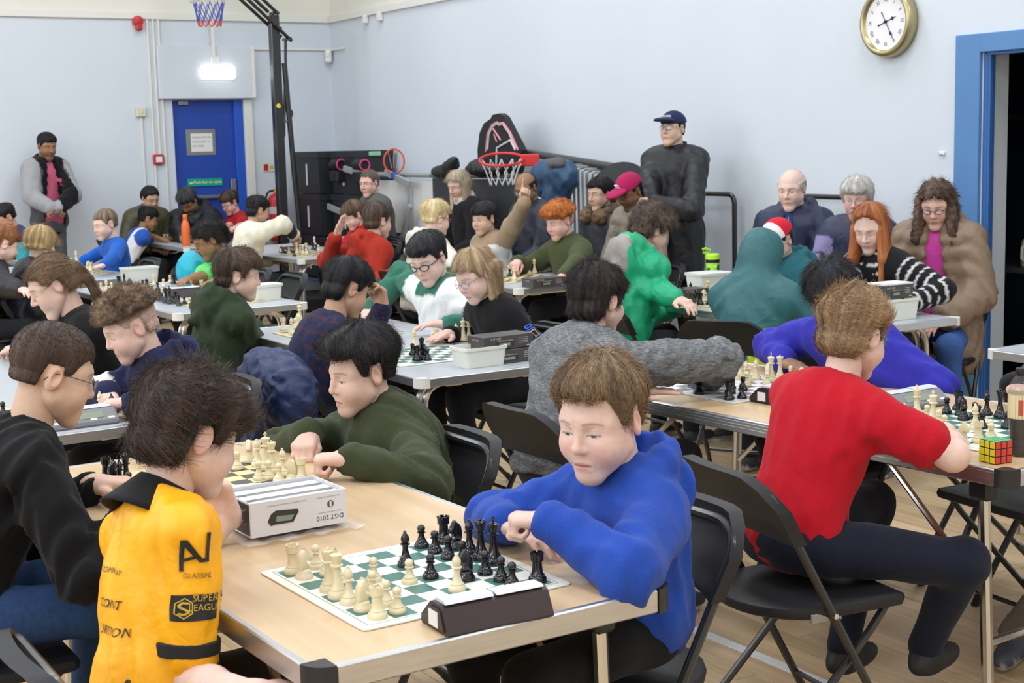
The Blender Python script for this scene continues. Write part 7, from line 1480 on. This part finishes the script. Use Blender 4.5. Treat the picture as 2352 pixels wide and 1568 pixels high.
F32 = sit('boy in white and beige top raising one finger', 1112, 503, 4.98, 'R', 'the boy raising one finger', yaw=196, pitch=8, hs=1.0, skin='asian', hair=dict(FRINGE, top=.026, side=.012, front=.048, nape=-.05), hairc=(rgb(22, 20, 22), rgb(46, 42, 44)), S=.84, lean=.04, lod=1, eyes='half', L=dict(w=at_x(1205, 462, 5.02), el=at_x(1178, 520, 5.05), pose='point', dir=(.1, -.15, 1), up=(.5, .8, 0)), R=dict(w=wz(1085, 620, .76)), cloth=[dict(name='sweatshirt', col=rgb(234, 232, 228), th=.024, folds=.006, colfn=as32, collar=(.012, .010, .02))])
add_text(F32, 'LL', .035, F32.N - F32.up * .17 + F32.srt * -.03, F32.sfw, F32.up, M_PRINTK, name='chest_print')
F34 = sit('ginger boy in olive fleece moving a piece', 1285, 508, 5.02, 'R', 'the ginger boy in olive fleece', yaw=186, pitch=18, hs=1.05, skin='pink', hair=dict(FADE, top=.034, side=.003, front=.056, quiff=.014, curl=.0035, len=.016, t0=.02, t1=.05, fade=(-.01, .03)), hairc=(rgb(168, 92, 38), rgb(206, 128, 66)), S=.88, lean=.06, lod=1, blush=.7, R=dict(w=wz(1190, 600, .80), pose='pinch', dir=(-.7, -.6, -.2), eb=(.2, .7, -.4)), L=dict(w=wz(1290, 640, .74), eb=(.3, -.8, -.4)), cloth=[dict(name='fleece', col=rgb(72, 78, 48), th=.024, m=M_FLEECE, collar=(.014, .014, .045), folds=.006)])
def gr38(F, V, C): h = (V - F.N) @ F.up; x = np.linalg.norm((V - F.N) - h[:, None] * F.up, axis=1); C[((h > -.03) & (x < .115)) | ((((V - F.N) @ F.sfw) < -.155 * F.S) & (h > -.12) & (np.abs((V - F.N) @ F.srt) < .10))] = rgb(148, 142, 137); return C
F38 = sit('curly-haired boy in bright green jacket with grey hood', 1498, 530, 4.42, 'L', 'the curly-haired boy in bright green jacket', yaw=-8, pitch=22, hs=1.0, skin='fair', hair=CURLY, hairc=(rgb(62, 50, 44), rgb(104, 88, 78)), S=.90, lean=.12, lod=1, R=dict(el=at_x(1478, 728, 4.36), w=at_x(1545, 712, 4.52), pose='relax', dir=(.9, .4, -.1)), L=dict(w=wz(1560, 690, .77)), cloth=[dict(name='jacket', col=rgb(16, 158, 110), th=.026, hood=1.35, folds=.008, m=M_NYLON, hem=-.2, colfn=gr38)])
def teal39(F, V, C):
    x = (V - F.N) @ F.srt; y = (V - F.N) @ F.sfw; z = (V - F.P) @ F.up / F.Tn; C[(z < .46 - .6 * np.maximum(.16 - x, 0)) & (x > .055) & (y < .05)] = rgb(176, 196, 16); C[(z < .2) & (x < -.14)] = rgb(176, 196, 16)
    for s in (1, -1): on, t = on_arm(F, V, s); C[on & (t > 1.2)] = rgb(40, 60, 66)
    return C
F39 = sit('child in teal coat with the hood up seen from behind', 1752, 590, 4.30, 'L', 'the child with the teal hood up', at=(4.17, 4.95, 30), yaw=20, pitch=18, hs=1.0, skin='fair', face=26, S=.90, lean=.10, lod=1, R=dict(w=(4.62, 4.85, .76)), L=dict(w=(4.6, 5.15, .76)), cloth=[dict(name='coat', col=rgb(40, 94, 99), th=.032, folds=.008, m=M_NYLON, hoodup=True, colfn=teal39, hem=-.2)])
def cap(F, col, col2=None, m=None, back=False, logo=None):
    V, Q = None, None; f = Field((-.12, -.15, -.05), (.12, .24, .16), .005); f.ell((0, -.012, .038), (.088, .108, .094), k=0); f.plane((0, 0, .040), (0, -.12, -1), k=.004)
    s = -1 if back else 1
    f2 = Field((-.12, -.26, -.05), (.12, .26, .16), .005); f2.ell((0, s * .115, .052), (.072, .085, .022), k=0); f2.plane((0, 0, .046), (0, 0, -1), k=.003); f2.plane((0, s * .055, 0), (0, -s, 0))
    V, Q = f.nets(); C = np.tile(np.array(col, np.float32), (len(V), 1))
    if col2 is not None: C[V[:, 1] > .02] = col2
    hc_ = link('cap', np_mesh('cap', V, Q, C), M_COTTON, F.root); hc_.matrix_local = F.M4
    V, Q = f2.nets(); br = link('brim', np_mesh('brim', V, Q, np.tile(np.array(col, np.float32), (len(V), 1))), M_COTTON, hc_)
    if logo:
        Rl = np.array([[-1., 0, 0], [0, -.35, .94], [0, .94, .35]]); text(logo[0], logo[1], logo[2], hc_, (0, .0915, .082), Rl, name='cap_print', ext=.004)
    return hc_
F40 = sit('child in teal hoodie with red and white cap', 1786, 552, 5.0, 'R', 'the child with red and white cap', yaw=190, pitch=24, hs=.98, skin='fair', hair=CAPHAIR, hairc=(rgb(50, 38, 30), None), S=.84, lean=.06, lod=1, extras=lambda F: cap(F, rgb(200, 30, 50), rgb(226, 220, 214)), cloth=[dict(name='hoodie', col=rgb(38, 96, 106), th=.024, hood=1.1, folds=.006)])
def str43(F, V, C):
    tz = (V - F.P) @ F.up
    for s in (1, -1):
        on, t = on_arm(F, V, s); d = np.where(t <= 1, t * .285, .285 + (t - 1) * .25) * F.S; tz = np.where(on, d + .01, tz)
    C[(tz % .048) < .010] = rgb(214, 212, 210); return C
def long43(g):
    o = []
    for s in (-1, 1):
        for yy, l, r in ((.040, .33, .022), (.005, .34, .026), (-.035, .30, .026)):
            p = np.array((s * .066, yy, .01)); o.append(('cone', (p, p + g * .14 + np.array((s * .016, 0, 0)), r, r), dict(k=.02))); o.append(('cone', (p + g * .14 + np.array((s * .016, 0, 0)), p + g * l + np.array((s * .004, .01, 0)), r, r * .5), dict(k=.02)))
    for xx in (-.04, 0, .04): p = np.array((xx, -.09, .0)); o.append(('cone', (p, p + g * .28, .030, .02), dict(k=.02)))
    return o
F43 = sit('girl with long ginger hair in black and white striped top', 1998, 522, 5.08, 'R', 'the girl with long ginger hair', at=(5.33, 5.08), yaw=206, pitch=26, hs=1.03, kind='woman', skin='pale', hair=dict(top=.016, side=.014, back=.018, front=.094, ear=-.02, burn=-.03, nape=-.09, temple=-.012, len=.07, sw=0, lift=.04, mess=.25, long=.36, extra=long43, midpart=.012), hairc=(rgb(118, 62, 30), rgb(182, 112, 62)), S=.90, lean=.06, lod=1, blush=.5, R=dict(w=wz(1905, 720, .76)), L=dict(w=wz(2080, 700, .76), eb=(.4, -.8, -.3)), cloth=[dict(name='striped_top', col=rgb(24, 24, 27), th=.018, folds=.004, colfn=str43, collar=(.010, .009, .022))])
# ---- grown-ups
def vest20(F, V, C):
    x = np.abs((V - F.N) @ F.srt); y = (V - F.N) @ F.sfw; h = (V - F.P) @ F.up / F.Tn; C[:] = rgb(84, 84, 86); C[(h > .93)] = rgb(26, 26, 28)
    for s in (1, -1): on, t = on_arm(F, V, s); C[on] = rgb(158, 158, 160)
    C[(y > .02) & (x < .105)] = rgb(24, 24, 26); return C
def polo20(F, V, C): return C
hd = at_y(108, 336, 13.5)
F20 = person('man in grey hooded gilet and pink polo standing by the far wall', hd, -78, 14, 0, 1.08, 'man', 'brown', hair=dict(SHORT, top=.018), hairc=(rgb(20, 18, 18), None), face=-70, S=.98, stand=True, lean=.0, lod=1, beard=.35, beardc=(.02, .015, .012), blush=.05, eyes='half', R=dict(w=at_y(118, 478, 13.22), el=at_y(72, 452, 13.36), pose='half', dir=(.9, -.2, -.2)), L=dict(w=at_y(136, 478, 13.22), el=at_y(166, 448, 13.36), pose='half', dir=(-.9, -.2, -.2)), cloth=[dict(name='polo_shirt', col=rgb(196, 92, 122), th=.010, sleeve=.5, collar=(.012, .010, .018), hem=-.14), dict(name='gilet', col=rgb(84, 84, 86), th=.036, folds=.006, m=M_FLEECE, open_=.115, colfn=vest20, collar=(.040, .022, .03), hem=-.16), dict(what='legs', name='trousers', col=rgb(90, 90, 94))])
F21 = sit('woman in olive coat with tied-back dark hair by the far wall', 345, 455, 0, 'L', 'the woman in the olive coat', Y=13.25, face=-80, yaw=-78, pitch=24, hs=1.02, kind='woman', skin='tan', hair=dict(top=.012, side=.010, back=.02, front=.066, ear=.0, len=.03, midpart=.01, lift=.04, mess=.3), hairc=(rgb(20, 18, 19), None), S=.94, lean=.10, lod=2, cloth=[dict(name='coat', col=rgb(72, 68, 46), th=.035, folds=.008, m=M_NYLON, open_=.05, collar=(.03, .02, .04)), dict(name='maroon_top', col=rgb(60, 26, 34), th=.012)])
F23 = sit('man in black padded jacket bending forward by the far door', 432, 462, 0, 'L', 'the man in the black padded jacket', Y=13.2, face=-130, yaw=-140, pitch=46, hs=1.08, kind='man', skin='brown', hair=dict(SHORT, top=.028, side=.018, len=.03, mess=1.2), hairc=(rgb(24, 23, 25), rgb(70, 70, 74)), S=1.0, lean=.22, lod=2, beard=.6, beardc=(.06, .055, .055), cloth=[dict(name='jacket', col=rgb(26, 28, 34), th=.045, folds=.009, m=M_NYLON, hood=1.3, puff=.010)], R=dict(w=wz(420, 545, .76)), L=dict(w=wz(450, 540, .78)))
def wallsit(label, px, py, X, who, **kw): kw.setdefault('face', 180); kw.setdefault('S', .98); kw.setdefault('lod', 1); kw.setdefault('lean', .06); kw.setdefault('hipz', .55); return sit(label, px, py, X, 'R', who, **kw)
F29 = wallsit('man in grey cardigan sitting before the games table', 848, 420, 5.60, 'the man in the grey cardigan', yaw=205, pitch=10, hs=1.06, kind='man', skin='pink', hair=dict(top=.008, side=.005, back=.006, front=.072, temple=-.0, len=.010, ear=.02), hairc=(rgb(74, 62, 54), rgb(110, 96, 84)), eyes='half', fat=1.12, blush=1.0, cloth=[dict(name='cardigan', col=rgb(90, 92, 86), th=.026, folds=.007, open_=.03), dict(name='shirt', col=rgb(92, 60, 66), th=.012, collar=(.014, .010, .02)), dict(what='legs', name='jeans', col=rgb(70, 96, 140), m=M_DENIM)])
def long31(g):
    o = []
    for s in (-1, 1):
        for yy in (.0, -.025, -.05): p = np.array((s * .07, yy, .01)); o.append(('cone', (p, p + g * .20 + np.array((s * .008, -.01, 0)), .026, .02), dict(k=.02)))
    for xx in (-.04, 0, .04): p = np.array((xx, -.09, .0)); o.append(('cone', (p, p + g * .20, .03, .02), dict(k=.02)))
    return o
F31 = wallsit('woman with long greying blond hair and white scarf in black', 1052, 424, 5.60, 'the woman with the white scarf', yaw=196, pitch=24, hs=1.02, kind='woman', skin='fair', hair=dict(top=.014, side=.014, back=.018, front=.066, ear=-.02, burn=-.0, temple=-.004, nape=-.09, len=.06, lift=.04, mess=.3, sw=0, long=.24, extra=long31, midpart=.012), hairc=(rgb(150, 132, 106), rgb(196, 182, 158)), blush=.6, cloth=[dict(name='black_jumper', col=rgb(24, 24, 28), th=.026, folds=.006), dict(name='scarf', col=rgb(206, 202, 196), th=-.02, sleeve=.01, collar=(.022, .026, .05), hem=.5, vest=True)])
F33 = wallsit('balding man with glasses in navy jacket and white collar', 1208, 432, 5.50, 'the balding man in navy', yaw=206, pitch=24, hs=1.03, kind='man', skin='brown', hair=dict(top=.004, side=.006, back=.008, front=.06, len=.008, ear=.02, bald=(.055, -.06)), hairc=(rgb(26, 22, 20), rgb(60, 54, 50)), blush=.1, beard=.2, glasses=dict(color=(.25, .24, .22), rim=.0010), cloth=[dict(name='jacket', col=rgb(38, 42, 56), th=.034, folds=.008, m=M_NYLON), dict(name='white_shirt', col=rgb(206, 212, 226), th=.014, collar=(.020, .012, .03))])
def fur35(F):
    f = Field(F.N - .26, F.N + .26, .010)
    for t in np.linspace(-2.5, 2.5, 16): dv = -F.sfw * cos(t) + F.srt * sin(t); f.ell(F.N + dv * .125 + F.up * (.01 + .03 * cos(t)), (.05, .05, .05), k=.02)
    idx, q = f.band(.03); f.D[idx] += -.012 * np.abs(wob(q, 4, 70, 4)) - .006 * wob(q, 8, 150, 3); V, Q = f.nets(); link('fur_trim', np_mesh('fur_trim', V, Q, np.clip(np.array(FURB) * (1 + .5 * wob(V, 3, 60, 3))[:, None], 0, 1)), M_CURL, F.root)
F35 = wallsit('woman with dark tied hair in coat with brown fur hood', 1378, 444, 5.55, 'the woman with the fur hood', yaw=188, pitch=10, hs=1.0, kind='woman', skin='olive', hair=dict(top=.014, side=.012, back=.026, front=.062, ear=.0, burn=-.0, nape=-.06, len=.04, lift=.04, mess=.3), hairc=(rgb(22, 20, 21), None), extras=fur35, cloth=[dict(name='coat', col=rgb(58, 60, 66), th=.034, folds=.007, m=M_NYLON)])
def tag_cap(c): b = MB(); b.box((0, .094, .088), (.016, .003, .016), Rx(-.35)); b.build("cap_patch", M_LABEL, c, None); return c
F36 = wallsit('man in maroon cap and beige padded jacket looking down', 1446, 440, 5.52, 'the man in the maroon cap', yaw=190, pitch=26, hs=1.05, kind='man', skin='dark', hair=CAPHAIR, hairc=(rgb(18, 16, 16), None), beard=.5, beardc=(.02, .015, .012), extras=lambda F: tag_cap(cap(F, rgb(164, 30, 82))), cloth=[dict(name='padded_jacket', col=rgb(142, 132, 118), th=.036, puff=.010, folds=.006, m=M_NYLON, collar=(.02, .016, .04))])
hd = at_x(1545, 296, 5.88)
def rect_cap(F): return cap(F, rgb(34, 44, 78), logo=('TOMMIES', .020, M_LABEL))
F37 = person('standing man in navy cap and long black coat with folded arms', hd, 200, -4, 0, 1.03, 'man', 'asian', hair=CAPHAIR, hairc=(rgb(22, 20, 22), None), eyes='half', face=208, S=1.0, stand=True, lean=-.02, lod=1, blush=.3, glasses=dict(color=(.03, .03, .03), rim=.0012), extras=rect_cap,
    R=dict(w=at_x(1576, 478, 5.82), el=at_x(1488, 478, 5.62), pose='fist', dir=(.4, -.9, 0)), L=dict(w=at_x(1500, 462, 5.60), el=at_x(1592, 490, 5.78), pose='half', dir=(-.3, .9, .1)), cloth=[dict(name='long_coat', col=rgb(30, 30, 33), th=.024, folds=.007, m=M_NYLON, skirt=.62), dict(what='legs', name='trousers', col=rgb(22, 22, 25))])
collar_part(F37, rgb(24, 24, 27), h=.055, drop=.065, flare=.03, gap=.3, stand=True, m=M_NYLON)
def jk41(F, V, C): x = np.abs((V - F.N) @ F.srt); y = (V - F.N) @ F.sfw; C[(y > .05) & (x < .065)] = rgb(46, 66, 112); return C
F41 = wallsit('elderly balding man in navy jacket over blue jumper', 1818, 434, 5.62, 'the elderly man in navy jacket', yaw=208, pitch=12, hs=1.04, kind='man', skin='pale', hair=dict(top=.006, side=.010, back=.012, front=.06, len=.014, ear=.018, bald=(.050, -.065)), hairc=(rgb(176, 172, 168), rgb(208, 206, 204)), brow=(.3, .27, .25), eyes='half', blush=.9, face=205, cloth=[dict(name='jacket', col=rgb(28, 36, 66), th=.032, folds=.008, m=M_NYLON, open_=.06, hood=1.1), dict(name='jumper', col=rgb(46, 68, 118), th=.020, folds=.003, collar=(.012, .012, .04), zipc=(.3, .3, .3)), dict(what='legs', name='trousers', col=rgb(30, 34, 50))])
def gil42(F, V, C):
    for s in (1, -1): on, t = on_arm(F, V, s); C[on & (t > .12)] = rgb(142, 132, 176)
    return C
F42 = wallsit('elderly woman with short white hair and navy gilet', 1968, 456, 5.62, 'the elderly woman with white hair', yaw=214, pitch=10, hs=1.0, kind='woman', skin='pink', hair=dict(top=.026, side=.022, back=.022, front=.050, ear=.005, burn=-.01, nape=-.07, len=.03, mess=.8), hairc=(rgb(178, 174, 168), rgb(214, 210, 206)), brow=(.4, .36, .33), eyes='half', glasses=dict(color=(.35, .30, .28), rim=.0010), face=205, blush=.8, S=.92, cloth=[dict(name='gilet', col=rgb(42, 46, 74), th=.030, folds=.006, m=M_NYLON, colfn=gil42, collar=(.016, .014, .035))])
def curl44(g):
    o = []
    for s in (-1, 1):
        for yy in (.03, -.01, -.05): p = np.array((s * .08, yy, .01)); o.append(('cone', (p, p + g * .17 + np.array((s * .02, .0, 0)), .030, .028), dict(k=.02)))
    for xx in (-.04, 0, .04): p = np.array((xx, -.09, .0)); o.append(('cone', (p, p + g * .16, .034, .03), dict(k=.02)))
    return o
def coat44(F, V, C): x = np.abs((V - F.N) @ F.srt); y = (V - F.N) @ F.sfw; return C
def skirt44(F, V, C):
    w_ = wob(V, 5, 90, 4); C[:] = rgb(60, 92, 150); x = (V - F.P) @ F.rt; C[x < -.02] = np.where((w_ > .3)[x < -.02][:, None], np.array(rgb(190, 205, 215)), np.where((w_ < -.2)[x < -.02][:, None], np.array(rgb(70, 150, 90)), np.array(rgb(70, 120, 150)))); return C
F44 = wallsit('woman in beige padded coat with long brown curls and glasses', 2150, 470, 5.52, 'the woman in the beige padded coat', yaw=212, pitch=22, hs=1.02, kind='woman', skin='pink', hair=dict(top=.022, side=.020, back=.022, front=.074, ear=-.02, burn=-.03, temple=-.012, nape=-.09, curl=.007, len=.035, long=.22, extra=curl44, midpart=.014), hairc=(rgb(62, 48, 40), rgb(112, 90, 76)), glasses=dict(color=(.03, .025, .025), rim=.0020), face=208, blush=.9, S=.94, shw=.92, cloth=[dict(name='padded_coat', col=rgb(134, 112, 92), th=.046, puff=.012, folds=.007, m=M_NYLON, hood=1.2, open_=.085, skirt=.34), dict(name='pink_top', col=rgb(200, 70, 160), th=.022, folds=.003), dict(what='legs', name='jeans', col=rgb(60, 92, 150), m=M_DENIM)])
# chairs standing empty
chair(3.37, 8.50, 180, 'empty black folding chair right of the girl in green'); chair(3.30, 10.0, 200, 'empty black folding chair right of the small boy in blue jumper'); chair(2.62, 12.35, 190, 'empty black folding chair left of the small boy in blue jumper')
chair(*at_z(2300, 830, .77)[:2], 160, 'empty black folding chair at the right edge behind the black sleeve'); chair(3.62, 2.95, 175, 'empty black folding chair beyond the red T-shirt boy')
chair(5.40, 7.35, 180, 'empty black folding chair right of the ginger boy'); chair(5.42, 11.2, 180, 'empty black folding chair beside the blond boy')
# quilted jacket hung over the chair of the check shirt boy
q0 = np.array((1.99, 4.93, .60)); lump('quilted_jacket', 'navy quilted jacket hung over a chair back', 'jacket', [(q0 + (0, 0, .14), (.085, .26, .085)), (q0 + (-.045, .0, -.02), (.055, .26, .20)), (q0 + (.05, 0, -.02), (.045, .24, .17)), (q0 + (-.03, -.20, .06), (.075, .10, .14)), (q0 + (-.05, .02, -.18), (.055, .22, .12))], M_NYLON, rgb(27, 42, 82), vox=.010, seed=31, amp=.010, ff=30, quilt=.007)
